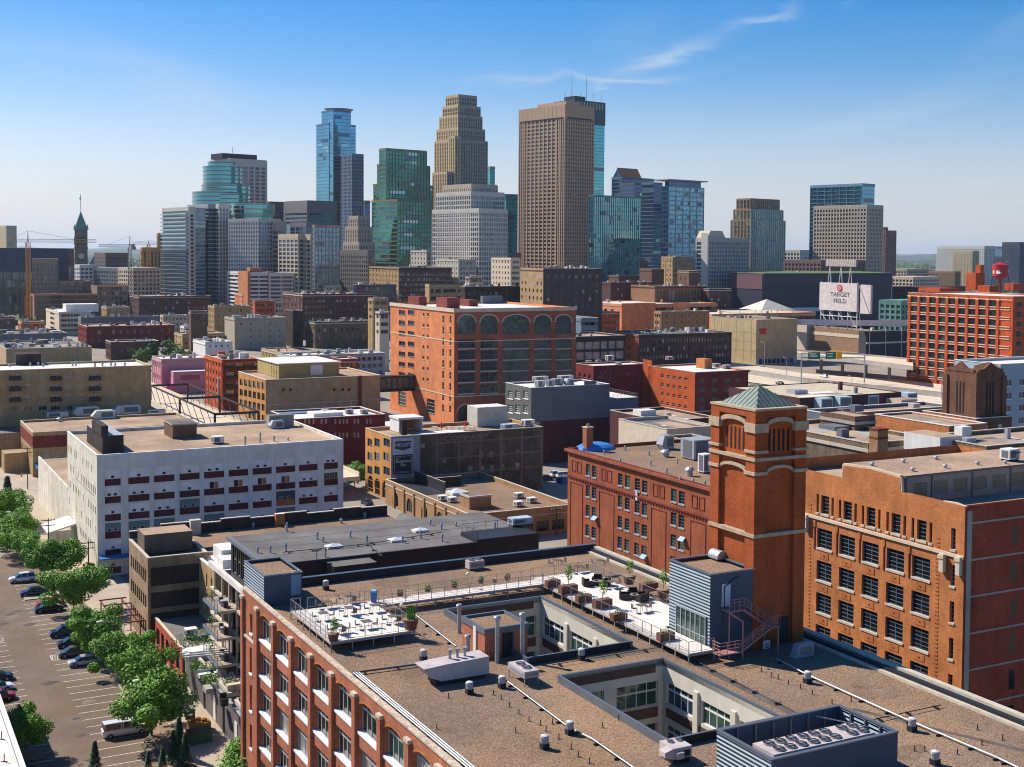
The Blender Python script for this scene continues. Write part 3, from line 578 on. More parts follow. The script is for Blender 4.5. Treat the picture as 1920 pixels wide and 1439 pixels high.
tx0, tx1, ty0, ty1 = t0[0], P2[0]-.15, P2[1]-.9, r_(1107, 1070)[1]
tx2 = r_(1230, 1125)[0]
deck('roof_terrace', 'long white roof terrace with planters and wicker armchairs, beside the tall lift penthouse', [(tx0, ty0), (tx1, ty0), (tx1, ty0+7.8), (tx2, ty0+7.8), (tx2, ty1), (tx0, ty1)], DZ, [[(tx0, WK0), (tx0, ty0), (tx1, ty0)], [(tx2, ty0+8), (tx2, ty1), (tx0, ty1)]])
deck('deck_walkway', 'narrow white walkway with planters joining the square deck to the long terrace', [(x1+.01, WK0), (tx0-.01, WK0), (tx0-.01, WK1), (x1+.01, WK1)], DZ, [[(x1+.1, WK0), (tx0-.1, WK0)], [(x0+1.6, WK1+.3), (tx0, WK1+.3)]])
# ---- furniture: one of each kind, then copies
def mk_table(lbl, loc):
    T = thing('bistro_table', lbl, 'table', loc, HD, 'metal tables on the square deck'); m = M(); m.box(-.45, -.45, .70, .45, .45, .75, FUR); m.obj('table_top', T)
    for sx in (-1, 1):
        for sy in (-1, 1): m = M(); m.tube((sx*.38, sy*.38, 0), (sx*.3, sy*.3, .7), .02, FUR, 4); m.obj('leg', T)
    return T
def mk_chair(lbl, loc, rz):
    T = thing('metal_chair', lbl, 'chair', loc, rz, 'metal chairs on the square deck'); m = M(); m.box(-.24, -.24, .43, .24, .24, .46, FUR); m.obj('seat', T)
    m = M(); m.box(-.24, .22, .46, .24, .26, .9, FUR); m.obj('backrest', T)
    for sx in (-1, 1):
        for sy in (-1, 1): m = M(); m.tube((sx*.24, sy*.24, 0), (sx*.22, sy*.22, .44), .015, FUR, 4); m.obj('leg', T)
    return T
tb = ch = None
spots = [(612, 1141, 'nearest the ribbed stair head'), (655, 1130, 'at the back railing of the square deck'), (606, 1163, 'halfway along the left railing of the square deck'), (656, 1153, 'in the middle of the square deck'), (703, 1148, 'just below the blue recycling bin'),
         (635, 1188, 'beside the potted cone tree'), (687, 1179, 'at the near railing of the square deck'), (737, 1169, 'beside the big grass planter')]
for i, (x, y, t) in enumerate(spots):
    c = FF.rf(x, y, DZ); L = 'small square metal table '+t
    tb = mk_table(L, FF.w(*c, DZ)) if i == 0 else (dup(tb, FF.w(*c, DZ), HD, L), tb)[1]
    for k, (dx, dy) in enumerate(((-.8, .15), (.8, -.1), (.1, -.85))[:2+(i % 2)]):
        rz = HD+math.atan2(dy, dx)-PI/2; L = ('left', 'right', 'near')[k]+' metal chair at the table '+t
        p = FF.w(c[0]+dx, c[1]+dy, DZ)
        if ch is None: ch = mk_chair(L, p, rz); o = ch
        else: o = dup(ch, p, rz, L)
ter = [(1085, 1074, 'at the back of the long terrace'), (1147, 1103, 'in the middle of the long terrace'), (1203, 1148, 'at the near side of the long terrace'), (1125, 1062, 'by the far railing of the long terrace'), (1045, 1062, 'at the far left corner of the long terrace')]
for x, y, t in ter:
    c = FF.rf(x, y, DZ); dup(tb, FF.w(*c, DZ), HD, 'small square metal table '+t, 'metal tables on the long terrace')
    for k, (dx, dy) in enumerate(((-.8, .1), (.8, 0))): dup(ch, FF.w(c[0]+dx, c[1]+dy, DZ), HD+math.atan2(dy, dx)-PI/2, ('left', 'right')[k]+' metal chair at the table '+t, 'metal chairs on the long terrace')
def mk_arm(lbl, loc, rz):
    T = thing('wicker_armchair', lbl, 'armchair', loc, rz, 'wicker armchairs on the long terrace'); m = M(); m.box(-.42, -.4, .08, .42, .4, .42, WCK); m.obj('seat', T); m = M(); m.prism([(-.45, .28), (.45, .28), (.38, .48), (-.38, .48)], .1, .88, WCK); m.obj('backrest', T)
    for s in (-1, 1): m = M(); m.box(s*.5-.08, -.42, .05, s*.5+.08, .3, .64, WCK); m.obj('armrest', T)
    return T
am = None
for (cx, cy, who) in ((1118, 1098, 'far'), (1189, 1124, 'near')):
    c = FF.rf(cx, cy, DZ); q = M(); q.cyl(0, 0, 0, .5, .48, WCK, n=14, cap=mt('grey stone top', (.25, .22, .19), .7)); q.cyl(0, 0, .5, .56, .2, DKM, n=10)
    tag(q.obj('round_wicker_table', None, FF.w(*c, DZ), HD), 'round low wicker table in the %s armchair circle on the terrace' % who, 'low table')
    for k, a in enumerate((2.6, 1.1, -.2, -1.3) if who == 'near' else (2.9, .9, -.4)):
        p = FF.w(c[0]+1.05*math.cos(a), c[1]+1.05*math.sin(a), DZ); rz = HD+a-PI/2; L = '%s dark wicker armchair of the %s circle around a round table' % (('left', 'back', 'right', 'front')[k], who)
        if am is None: am = mk_arm(L, p, rz)
        else: dup(am, p, rz, L)
# planters
def foliage(m, cx, cy, cz, rx, ry, rz, n, s, mat, rnd, hollow=.5, up=.3):
    for _ in range(n):
        while True:
            p = Vector((rnd.uniform(-1, 1), rnd.uniform(-1, 1), rnd.uniform(-1, 1)))
            if hollow < p.length < 1: break
        c = Vector((cx+p.x*rx, cy+p.y*ry, cz+p.z*rz)); u = Vector((rnd.gauss(0, 1), rnd.gauss(0, 1), rnd.gauss(0, .6))).normalized(); nn = (p+Vector((rnd.gauss(0, .5), rnd.gauss(0, .5), up+rnd.gauss(0, .4)))).normalized()
        v = nn.cross(u).normalized(); u = v.cross(nn); q = s*rnd.uniform(.6, 1.3)
        m.poly([c-u*q*.5, c+v*q*.35, c+u*q*.5, c-v*q*.35], mat)
rp = random.Random(3)
def planter(px, py, r, ph, kind, lbl, square=False, z=None, grp='planters on the roof decks'):
    z = DZ if z is None else z
    c = FF.rf(px, py, z); T = thing('planter', lbl, 'planter', FF.w(*c, z), HD, grp); m = M()
    if square: m.box(-r*1.6, -r*.7, 0, r*1.6, r*.7, r*1.4, POT)
    else: m.cyl(0, 0, 0, r*1.3, r*.72, POT, r2=r, n=12, cap=DIR)
    m.obj('pot', T); m = M()
    if kind == 'bush': foliage(m, 0, 0, r*1.5, r*.9, r*.9, r*.7, 110, .14, LF1, rp)
    elif kind == 'tree':
        m.tube((0, 0, r), (.1, 0, ph*.7), .03, BRK, 5); foliage(m, .1, 0, ph*.75, r*.75, r*.75, ph*.32, 260, .16, LF1, rp, .1)
    elif kind == 'grass':
        for k in range(90): a = rp.uniform(0, 6.3); q = rp.uniform(0, r*.8); m.tube((q*math.cos(a), q*math.sin(a), r), (q*1.3*math.cos(a), q*1.3*math.sin(a), ph*rp.uniform(.7, 1)), .03, LF1, 3, .01)
    m.obj('plant', T); return T
for a in ((697-44, 1205, .55, 2.1, 'tree', 'brown planter with a small cone tree at the near left corner of the square deck'),):
    planter(625, 1202, .55, 2.1, a[4], a[5])
planter(770, 1180, .75, 2.2, 'grass', 'big round brown planter with tall grass at the right corner of the square deck')
for i, (x, y, l) in enumerate(((750, 1118, 'just right of the square deck'), (802, 1110, 'second along the walkway from the square deck'), (852, 1102, 'third along the walkway from the square deck'), (902, 1094, 'fourth along the walkway from the square deck'), (951, 1088, 'fifth along the walkway from the square deck'))):
    planter(x, y, .36, 1, 'bush', 'small brown pot with a bush, '+l)
planter(928, 1092, .3, 1, 'none', 'empty brown pot on the walkway')
planter(1065, 1112, .6, 2.9, 'tree', 'square planter with a pale green tree at the far end of the near railing', True)
planter(1129, 1139, .6, 2.7, 'tree', 'square planter with a bright green tree halfway along the near railing', True)
planter(1180, 1095, .7, 2.6, 'tree', 'round brown planter with a bushy tree at the far side of the terrace')
planter(1243, 1121, .7, 2.9, 'tree', 'round brown planter with a slim tree beside the lift penthouse')
planter(1216, 1108, .6, 1, 'bush', 'long low brown planter box between the two round tree planters', True)
for x, y, l in ((1036, 1100, 'near the far corner'), (1094, 1128, 'between the two tree planters'), (1160, 1163, 'after the second tree planter'), (1248, 1200, 'nearest the lift penthouse doors')):
    planter(x, y, .5, 1, 'bush', 'low dark planter box on the near railing, '+l, True)
c = FF.rf(701, 1129, DZ); T = thing('recycling_bin', 'blue recycling bin with dark lid at the right back of the square deck', 'bin', FF.w(*c, DZ), HD); m = M(); m.cyl(0, 0, 0, 1.05, .30, TEAL, r2=.40, n=4); m.obj('body', T); m = M(); m.cyl(0, 0, 1.06, 1.22, .43, mt('pale blue lid', (.30, .48, .62), .5), r2=.36, n=4); m.obj('lid', T)
for x, y, l in ((877, 1102, 'on the walkway'), (753, 1163, 'on the right railing of the square deck')):
    c = FF.rf(x, y, DZ); m = M(); m.tube((0, 0, 0), (0, 0, 1.5), .03, RAI, 5); m.cyl(0, 0, 1.5, 1.62, .22, WHT, r2=.1, n=10); tag(m.obj('deck_lamp', None, FF.w(*c, DZ), HD), 'small white globe lamp '+l, 'lamp', 'deck lamps')
# ---- roof vents, pipes, units on the gravel
def mush(px, py, lbl, s=1.0, fr=FF, z=rz0, grp='dome vents on the near gravel roof'):
    c = fr.rf(px, py, z); k = ('mush', s)
    if k not in WM:
        m = M(); m.box(-.24*s, -.24*s, 0, .24*s, .24*s, .38*s, BLK); m.cyl(0, 0, .38*s, .74*s, .27*s, GLV, n=12); m.cyl(0, 0, .74*s, .86*s, .30*s, GLV, r2=.24*s, n=12); m.cyl(0, 0, .86*s, .93*s, .24*s, WHT, r2=.06*s, n=12); WM[k] = m.mesh('dome_vent')
    return tag(link('dome_vent', WM[k], None, fr.w(*c, z), HD), lbl, 'roof vent', grp)
for x, y, l in ((794, 1239, 'beside the duct box pipe, below the square deck'), (880, 1301, 'in front of the long beige duct box'), (941, 1290, 'between the duct box and the two fan unit'), (1090, 1237, 'between the two light courts'), (1068, 1377, 'right of the pair on the open gravel'), (1021, 1404, 'left of the pair on the open gravel, lowest'),
                (1514, 1281, 'near the long unit in the tower shadow'), (1710, 1371, 'right of the blue grey screen'), (1753, 1434, 'lowest right, at the picture edge'), (611, 1106, 'behind the railing next to the ribbed stair head')):
    mush(x, y, 'silver dome vent on dark base, '+l, 1.15)
rs = random.Random(9)
def stubs(pts, zz=rz0, fr=FF, where='open gravel', mat=DKM, h=.42, r=.045, start=0):
    W1 = 'first second third fourth fifth sixth seventh eighth ninth tenth eleventh twelfth thirteenth fourteenth fifteenth sixteenth seventeenth eighteenth nineteenth'.split(); pts = sorted(pts); n1 = len(pts)
    for i, (x, y) in enumerate(pts):
        c = fr.rf(x, y, zz); wh = W1[i]+' from the left' if i < 17 else W1[n1-1-i]+' from the right'; m = M(); m.cyl(0, 0, 0, h, r, mat, n=6); m.cyl(0, 0, 0, .03, r*3.5, TAR, n=8)
        tag(m.obj('vent_stub', None, fr.w(*c, zz), HD), 'short thin pipe stub, '+wh+' on the '+where, 'pipe stub', 'pipe stubs on the '+where)
stubs([(841, 1309), (925, 1304), (940, 1312), (955, 1326), (973, 1340), (992, 1353), (967, 1374), (1013, 1360), (1036, 1358), (1024, 1372), (1048, 1386), (1071, 1405), (1085, 1420), (1105, 1432), (819, 1368), (1428, 1260), (1447, 1270), (1459, 1274), (1478, 1284), (1501, 1292), (1523, 1303), (1560, 1320), (1596, 1316), (1440, 1255), (1833, 1369), (1841, 1397), (1880, 1388), (1795, 1415), (1734, 1409), (1715, 1409), (814, 1245), (1130, 1365), (1160, 1350)], where='open gravel')
def pipe(name, pts, r, lbl, fr=FF, z=rz0, h=.22, mat=GLV, n=1, cat='roof pipe', blocks=True):
    P = [Vector(fr.w(*fr.rf(x, y, z+h), z+h)) for x, y in pts]; m = M()
    for k in range(n):
        for p, q in zip(P, P[1:]):
            dd = (q-p).normalized(); o = Vector((-dd.y, dd.x, 0))*k*r*3.2; m.tube(p+o, q+o, r, mat, 6)
    T = thing(name, lbl, cat, (float(P[0].x), float(P[0].y), z)); o = m.obj('pipe', T); o.location = (-P[0].x, -P[0].y, -z)
    if blocks:
        b = M()
        for p, q in zip(P, P[1:]):
            L = (q-p).length; dd = (q-p)/L; s = Vector((-dd.y, dd.x, 0))
            for i in range(int(L/3)+1):
                c = p+dd*min(L, i*3+.8); e = s*.3; b.tube((*(c-e).xy, z+h-r-.07), (*(c+e).xy, z+h-r-.07), .09, BLK, 4)
        o = b.obj('support', T); o.location = (-P[0].x, -P[0].y, -z)
    return T
pipe('roof_pipe', [(1010-340+5, 1262), (663, 1262), (880, 1442)], .07, 'pair of silver pipes running along the arched facade edge', n=3)
pipe('roof_pipe', [(668, 1261), (852, 1237)], .09, 'dark pipe from the silver pipes to the beige duct box', mat=BLF)
pipe('roof_pipe', [(952, 1278), (1068, 1365), (1110, 1385), (1190, 1441)], .06, 'long grey pipe running from the two fan unit to the lower edge of the picture')
pipe('roof_pipe', [(778, 1152), (855, 1212)], .06, 'grey pipe between the square deck and the brick stair hut')
pipe('roof_pipe', [(1455, 1235), (1513, 1265), (1690, 1345), (1868, 1420), (1910, 1440)], .07, 'long pale pipe running from the tower shadow past the blue grey screen')
pipe('roof_pipe', [(1290, 1232), (1505, 1340)], .03, 'thin dark pipe on the gravel beside the second light court', mat=DKM)
pipe('roof_pipe', [(1035, 1247), (1250, 1212)], .03, 'thin dark pipe on the gravel between the two light courts', mat=DKM)
pipe('roof_pipe', [(1635, 1350), (1765, 1322)], .04, 'dark pipe crossing behind the blue grey screen', mat=DKM)
def px_unit(name, lbl, cat, nx, yt, yb, xl, xr, build, z=rz0, fr=FF, group=None):
    x, y, w, d, z0, z1 = fr.bx(nx, yt, yb, xl, xr, z); T = thing(name, lbl, cat, fr.w(x, y, z0), fr.h, group); build(T, w, d, z1-z0); return T
def duct(T, w, d, h):
    m = M(); m.prism([(0, h*.25+.3), (w*.18, .35), (w, .35), (w, h), (w*.25, h*.93), (-w*.12, h*.86)], 0, d, UNT, axis='y'); m.obj('body', T)
    for i in range(3): q = M(); q.cyl(w*(.42+.13*i), d*.6, h*.93, h+.5, .13, GLV, n=8); q.cyl(w*(.42+.13*i), d*.6, h+.5, h+.72, .22, GLV, n=8); q.obj('flue', T)
    q = M(); q.box(w*.1, .1, 0, w*.95, d-.1, .34, DKM, bot=False); q.obj('base', T)
px_unit('duct_box', 'long beige sloped duct box with three small flues on top', 'air duct', 808, 1248, 1289, 790, 917, duct)
def fan2(T, w, d, h):
    m = M(); m.box(0, 0, .7, w, d, h, UNT); m.box(-.03, d*.1, .85, -.003, d*.9, h-.2, GRY2); m.box(w*.1, -.03, .85, w*.9, -.003, h-.15, mt('grille grey', (.25, .22, .22), .6)); m.obj('body', T)
    for i in range(2): q = M(); fan(q, w*.5, d*(.32+.36*i), h, .42); q.obj('fan', T)
    for a in (.08, w-.08):
        for b in (.08, d-.08): q = M(); q.tube((a, b, 0), (a, b, .72), .05, GLV, 4); q.obj('leg', T)
px_unit('condenser_unit', 'beige rooftop unit on legs with two round fans, right of the duct box', 'cooling unit', 983, 1261, 1289, 952, 1011, fan2)
def unit3(T, w, d, h):
    m = M(); m.box(0, 0, .4, w, d, h, UNT); m.prism([(0, h*.35), (-.7, h*.55), (-.7, h*.85), (0, h)], 0, d*.45, UNT, axis='y'); m.box(w*.1, -.35, .5, w*.45, -.003, h*.8, UNT); m.box(w*.55, -.04, .5, w*.9, -.003, h*.8, DKM); m.obj('body', T)
    for i in range(2): q = M(); fan(q, w*.35+.75*i, d*.7, h, .26); q.obj('fan', T)
    q = M(); q.box(.1, .1, 0, w-.1, d-.1, .4, DKM, bot=False); q.obj('base', T)
px_unit('rooftop_unit', 'beige hooded rooftop unit with two fans beside the second light court', 'air unit', 1262, 1405, 1436, 1236, 1297, unit3)
def plainunit(T, w, d, h):
    m = M(); m.box(0, 0, .15, w, d, h, UNT); m.obj('body', T); q = M(); q.box(w*.1, -.03, .4, w*.9, -.003, h-.2, mt('grille grey', (.25, .22, .22), .6)); q.obj('grille', T)
    q = M(); q.box(.05, .05, 0, w-.05, d-.05, .15, DKM, bot=False); q.obj('base', T)
    for i in range(2): q = M(); fan(q, w*(.28+.44*i), d*.5, h, min(.4, w*.2)); q.obj('fan', T)
px_unit('rooftop_unit', 'pinkish beige unit with two fans behind the walkway railing', 'air unit', 880, 1054, 1071, 872, 908, plainunit)
def slant(T, w, d, h):
    m = M(); m.prism([(0, 0), (w, 0), (w, h), (w*.25, h)], 0, d, GRY2, axis='y'); m.obj('body', T); q = M(); q.box(w*.3, -.03, h*.2, w*.9, -.003, h*.85, mt('grille grey', (.25, .22, .22), .6)); q.obj('grille', T)
px_unit('rooftop_unit', 'grey sloped rooftop unit in the shadow of the brick tower', 'air unit', 1490, 1212, 1236, 1480, 1526, slant)
def mini(T, w, d, h):
    m = M(); m.box(0, 0, .1, w, d, h, WHP); m.obj('body', T); q = M(); q.cyl(w/2, -.02, h*.3, h*.31, .2, DKM, n=8); q.box(w*.2, -.03, h*.25, w*.8, -.003, h*.8, GRY2); q.obj('grille', T)
px_unit('rooftop_unit', 'small white unit at the foot of the brick tower', 'air unit', 1432, 1203, 1220, 1430, 1444, mini)
class FX(Fr):
    def __init__(s, C, La, Lb, h=HD): s.h = h; s.a, s.b = AB(h); s.C = np.array(C, float); s.z = s.C[2]; s.La = La; s.Lb = Lb
# ================================================================ helpers for the mid distance
def wpx(fr, side, x0, x1, y0, y1, rows=1, dz=3.8, **k):
    """openings on a wall from their picture edges, repeated downwards every dz metres"""
    f = fr.wa if side == 'A' else fr.wb; ym = (y0+y1)/2; a, _ = f(x0, ym); b, _ = f(x1, ym); xm = (x0+x1)/2; _, zt = f(xm, y0); _, zb = f(xm, y1)
    s0, s1 = min(a, b), max(a, b); L = fr.La if side == 'A' else fr.Lb; s0 = max(.15, s0); s1 = min(L-.15, s1)
    return [dict(s=s0, z=zb-i*dz, w=s1-s0, h=zt-zb, **k) for i in range(rows) if zb-i*dz > .1]
def unit(fr, px, py, z, w, d, h, lbl, mat=None, kind='box', grp=None):
    c = fr.rf(px, py, z); T = thing({'box': 'rooftop_unit', 'hood': 'air_intake', 'vent': 'roof_vent', 'sky': 'skylight', 'chim': 'chimney', 'tank': 'roof_tank'}[kind], lbl, {'box': 'air unit', 'hood': 'air intake', 'vent': 'roof vent', 'sky': 'skylight', 'chim': 'chimney', 'tank': 'tank'}[kind], fr.w(*c, z), fr.h, grp); mat = mat or UNT; m = M()
    if kind == 'box':
        m.box(-w/2, -d/2, .25, w/2, d/2, h, mat); m.obj('body', T); q = M(); q.box(-w*.4, -d/2-.04, .45, w*.1, -d/2-.003, h-.2, GRY); q.box(-w/2-.04, -d*.35, .45, -w/2-.003, d*.3, h-.2, GRY); q.obj('grille', T); q = M(); q.box(-w*.45, -d*.4, 0, w*.45, d*.4, .25, DKM, bot=False); q.obj('base', T)
    elif kind == 'hood':
        m.prism([(-w/2, .35*h), (-w*.36, .1), (w/2, .1), (w/2, h*.9), (w*.4, h), (-w*.3, h)], -d/2, d/2, mat, axis='y'); m.obj('body', T); q = M(); q.box(-w*.1, -d/2-.04, h*.25, w*.4, -d/2-.003, h*.8, GRY); q.obj('grille', T)
    elif kind == 'vent': m.cyl(0, 0, 0, h*.7, w*.35, GLV, n=10); m.obj('body', T); q = M(); q.cyl(0, 0, h*.7, h, w*.55, GLV, r2=w*.3, n=10); q.obj('cap', T)
    elif kind == 'sky': m.box(-w/2, -d/2, 0, w/2, d/2, h*.5, WHP, bot=False); m.obj('kerb', T); q = M(); q.pyr(-w/2+.1, -d/2+.1, w/2-.1, d/2-.1, h*.5+.003, h, mt('milky dome', (.62, .68, .72), .3)); q.obj('dome', T)
    elif kind == 'chim': m.box(-w/2, -d/2, 0, w/2, d/2, h, mat, bot=False); m.obj('shaft', T); q = M(); q.box(-w/2-.1, -d/2-.1, h+.003, w/2+.1, d/2+.1, h+.2, LST); q.cyl(0, 0, h+.2, h+.7, w*.2, TNB, n=8); q.obj('cap', T)
    return T
def boxpart(b, fr, nx, yt, yb, xl, xr, z0, m, name='penthouse', top=None, label=None, inset=False):
    x, y, w, d, a, z1 = fr.bx(nx, yt, yb, xl, xr, z0); o = b.blk(x, y, w, d, z0, z1, m, name, top or m, label); return x, y, w, d, z1
def text(s, size, parent, loc, mat, side='B', shear=0, name='lettering', bold=.0, ext=.02, sx=1):
    c = bpy.data.curves.new(name, 'FONT'); c.body = s; c.size = size; c.extrude = ext; c.offset = bold; c.shear = shear; c.align_x = 'CENTER'; c.align_y = 'CENTER'; c.resolution_u = 3; c.materials.append(mat)
    o = bpy.data.objects.new(name, c); COL.objects.link(o); o.parent = parent; o.location = loc; o.rotation_euler = (PI/2, 0, 0 if side == 'B' else -PI/2); o.scale = (sx, 1, 1); bpy.context.view_layer.update(); me = bpy.data.meshes.new_from_object(o); me.name = name; q = bpy.data.objects.new(name, me); COL.objects.link(q); q.parent = parent; q.location = loc; q.rotation_euler = o.rotation_euler; q.scale = o.scale; bpy.data.objects.remove(o); bpy.data.curves.remove(c); q.name = name; return q
def seams(b, fr, n, m, z, w=.12, axis='y'):
    q = M()
    for i in range(1, n):
        if axis == 'y': s = fr.Lb*i/n; q.box(s-w/2, .6, z+.004, s+w/2, fr.La-.6, z+.012, m)
        else: s = fr.La*i/n; q.box(.6, s-w/2, z+.013, fr.Lb-.6, s+w/2, z+.02, m)
    b.part('roof_seam', q)
# ================================================================ W white warehouse
f = Fr(183, 855, base=1082, xl=126, xr=643); BRD = brick('maroon brick', (.13, .035, .032)); GTL = mt('grey teal panel', (.16, .24, .235), .8, .08, .5)
px10 = [(196, 226), (240, 280), (288, 327), (336, 374), (382, 420), (428, 465), (473, 509), (517, 553), (560, 595), (607, 633)]
_, zr = f.wb(211, 905); dzW = 3.27; cells = []
opsB = []
for i, (a, b) in enumerate(px10):
    s0, _ = f.wb(a, 900); s1, _ = f.wb(b, 900)
    for r in range(7):
        z = zr-.55-r*dzW
        if z < .2: continue
        opsB.append((s0, z, s1-s0, 2.9, 0)); cells.append((i, r, s0, z, s1-s0))
aw = []
rnd = random.Random(4)
for r in range(5):
    for i in range(17):
        if rnd.random() < .3: continue
        aw.append(dict(s=1.2+i*1.95, z=18.4-r*3.6, w=.75, h=1.5, nx=1, nz=2, fm=OWH, gm=GLD if rnd.random() < .6 else OWH))
b = Bldg('white_warehouse', 'big white painted warehouse with bands of maroon brick panels and tan roof', f, OWH, A=aw, B=(), par=.5, cap=WHP, roof=GRV2, maxw=90, fm=OWH)
m = M(); m.plane((0, -.25, 0), (1, 0, 0), (0, 0, 1), f.Lb, f.z, opsB, mt('white painted front', (.80, .75, .65), .85, .08, .4, streak=.16), .24); m.poly([(0, -.25, 0), (0, 0, 0), (0, 0, f.z), (0, -.25, f.z)], OWH); m.poly([(0, -.25, f.z), (f.Lb, -.25, f.z), (f.Lb, 0, f.z), (0, 0, f.z)], WHP); m.poly([(f.Lb, -.25, 0), (f.Lb, 0, 0), (f.Lb, 0, f.z), (f.Lb, -.25, f.z)], OWH); b.part('front_wall', m)
PMs = {}
for (i, r, s0, z, w) in cells:
    var = 'teal' if (r == 3 and i in (0, 1, 2, 4, 7)) or (r == 2 and i == 3) else ('dark' if (r, i) == (2, 7) else ('open' if r == 1 and i in (4, 5, 6, 7) else ('row' if (r, i) == (1, 9) else ('two' if rnd.random() < .6 else 'one'))))
    k = (round(w, 1), var)
    if k not in PMs:
        q = M(); um = {'teal': GTL, 'dark': mt('dark panel', (.06, .08, .09), .8)}.get(var, mt('white infill', (.86, .83, .78), .85, .08, .5, streak=.1)); q.box(-w/2, 0, 0, w/2, .03, 1.22, BRD if var != 'dark' else ORB); q.box(-w/2, .005, 1.22, w/2, .03, 2.9, um)
        if var in ('one', 'two', 'teal', 'dark'):
            for c in ((0,) if var == 'one' else (-w*.22, w*.16)): q.box(c-.35, -.03, 1.35, c+.35, .0, 1.85, WHP); q.box(c-.27, -.04, 1.4, c+.27, -.031, 1.8, GLD)
        if var == 'open': q.box(-.9, -.03, 1.2, .9, .0, 2.6, WHP); q.box(-.8, -.04, 1.25, -.05, -.031, 2.5, GLD); q.box(.05, -.04, 1.25, .8, -.031, 2.5, ORB)
        if var == 'row': q.box(-w/2+.1, -.03, 1.25, w/2-.1, 0, 2.5, GLD); [q.box(-w/2+.1+(w-.2)*j/5-.05, -.05, 1.25, -w/2+.1+(w-.2)*j/5+.05, -.031, 2.5, GWH) for j in range(1, 5)]
        PMs[k] = q.mesh('infill_panel')
    link('infill_panel', PMs[k], b.root, (s0+w/2, -.04, z))
for nm, a in (('stair_tower', (192, 812, 855, 163, 232)),): 
    x, y, w, d, _, z1 = f.bx(192, 818, 852, 163, 232, f.z-.5); b.blk(x, y, w, d, f.z-.5, z1, DKB, 'penthouse', GRY2); b.blk(x-.2, y-.2, w*.32, d*.6, z1, z1+1.9, DKB, 'chimney')
x, y, w, d, z1 = boxpart(b, f, 324, 798, 824, 308, 369, f.z-.5, BRB, 'penthouse'); b.blk(x-.2, y-.2, w+.4, d+.4, z1, z1+.25, LST, 'coping', TAR)
x, y, w, d, z1 = boxpart(b, f, 505, 780, 803, 499, 551, f.z-.5, mt('grey block', (.28, .27, .24), .9), 'penthouse', TAR)
m = M(); m.prism([(-.05, 5.0), (-5.5, 3.6), (-5.5, 3.9), (-.05, 5.3)], 24, 33, WHT, axis='y'); m.box(-5.4, 24.2, 0, -.05, 24.4, 4, OWH); b.part('canopy', m)
m = M(); m.box(0, -3.2, 3.7, 9.5, -.26, 3.9, TEAL); m.bar((3, -3, 3.7), (1.5, -.3, 1.2), .1, GRY2); b.part('awning', m)
m = M(); m.box(-.05, .3, 9.3, -.003, 25, 9.5, DKM) if 0 else m.box(-.05, 3, 14.4, -.003, 24, 14.5, GRY); b.part('cable', m)
m = M(); m.box(0, f.La+.02, 0, 18, f.La+45, 10.0, OWH, GRV2); m.box(-.05, f.La+.02, 10.0, .35, f.La+45, 10.8, OWH); b.part('annex', m, 'low white annex behind the white warehouse')
for i, (x, y, l) in enumerate(((408, 832, 'white box unit near the front edge of the white warehouse roof'),)): unit(f, x, y, f.z-.5, 2.2, 1.8, 1.5, l, WHP)
unit(f, 517, 803, f.z-.5, 3, 2.4, 1.8, 'grey hooded unit at the back of the white warehouse roof', GRY2, 'hood')
for i, (x, y, h, l) in enumerate(((460, 835, 1.8, 'leftmost'), (488, 830, 2.0, 'tallest'), (514, 828, 1.1, 'third'), (540, 826, .6, 'shortest'))): unit(f, x, y, f.z-.5, .5, .5, h, l+' metal pipe vent on the white warehouse roof', kind='vent', grp='pipe vents on the white warehouse')
# ================================================================ small brick workshop left of W
f = Fr(62, 812, base=895, xl=38, xr=372)
b = Bldg('brick_workshop', 'low tan and red brick workshop with blue awning, left of the white warehouse', f, TNB, A=grid(6, 1, 1.2, 1.8, 2, f.La-2, 4.5, 4.5, fm=WHP)+grid(5, 1, .8, 1.4, 3, f.La-3, 8.6, 8.6), B=grid(14, 1, 1.5, 1.7, 2, f.Lb-3, 4.2, 4.2, gm=BLD_)+grid(10, 1, .6, .9, 2, 26, 9.2, 9.2, gm=BLD_), cap=LST, roof=GRV2, par=.5, sill=None)
m = M(); m.box(-.06, 0, 7.6, -.003, f.La, 10.8, DRB); m.box(-.05, -.06, 7.6, f.Lb, -.003, 10.8, DRB); b.part('brick_band', m)
m = M(); m.prism([(-.1, 3.8), (-.1, 2.6), (-3.6, 2.6)], .5, 13, TEAL, axis='x'); b.part('awning', m)
m = M(); m.box(-6, 10, 0, -.02, 17, 5.2, TNB, GRV2); b.part('annex', m)
for (x, y, k, w, h, l) in ((107, 783, 'box', 6, 1.6, 'flat beige ducted unit, leftmost on the workshop roof'), (160, 779, 'hood', 7.5, 2.6, 'long rounded white air unit at the back left of the workshop roof'), (193, 785, 'hood', 6.5, 2.4, 'shorter rounded white air unit in front of the long one'), (237, 776, 'hood', 8, 2.6, 'long green and white air unit, right of the rounded pair'), (293, 776, 'box', 5, 1.2, 'low metal duct tangle at the right of the workshop roof'), (112, 791, 'vent', 1.6, 1.2, 'curved metal vent near the left edge of the workshop roof')): unit(f, x, y, f.z-.5, w, 2.6, h, l, mt('off white unit', (.50, .54, .50), .5), k)
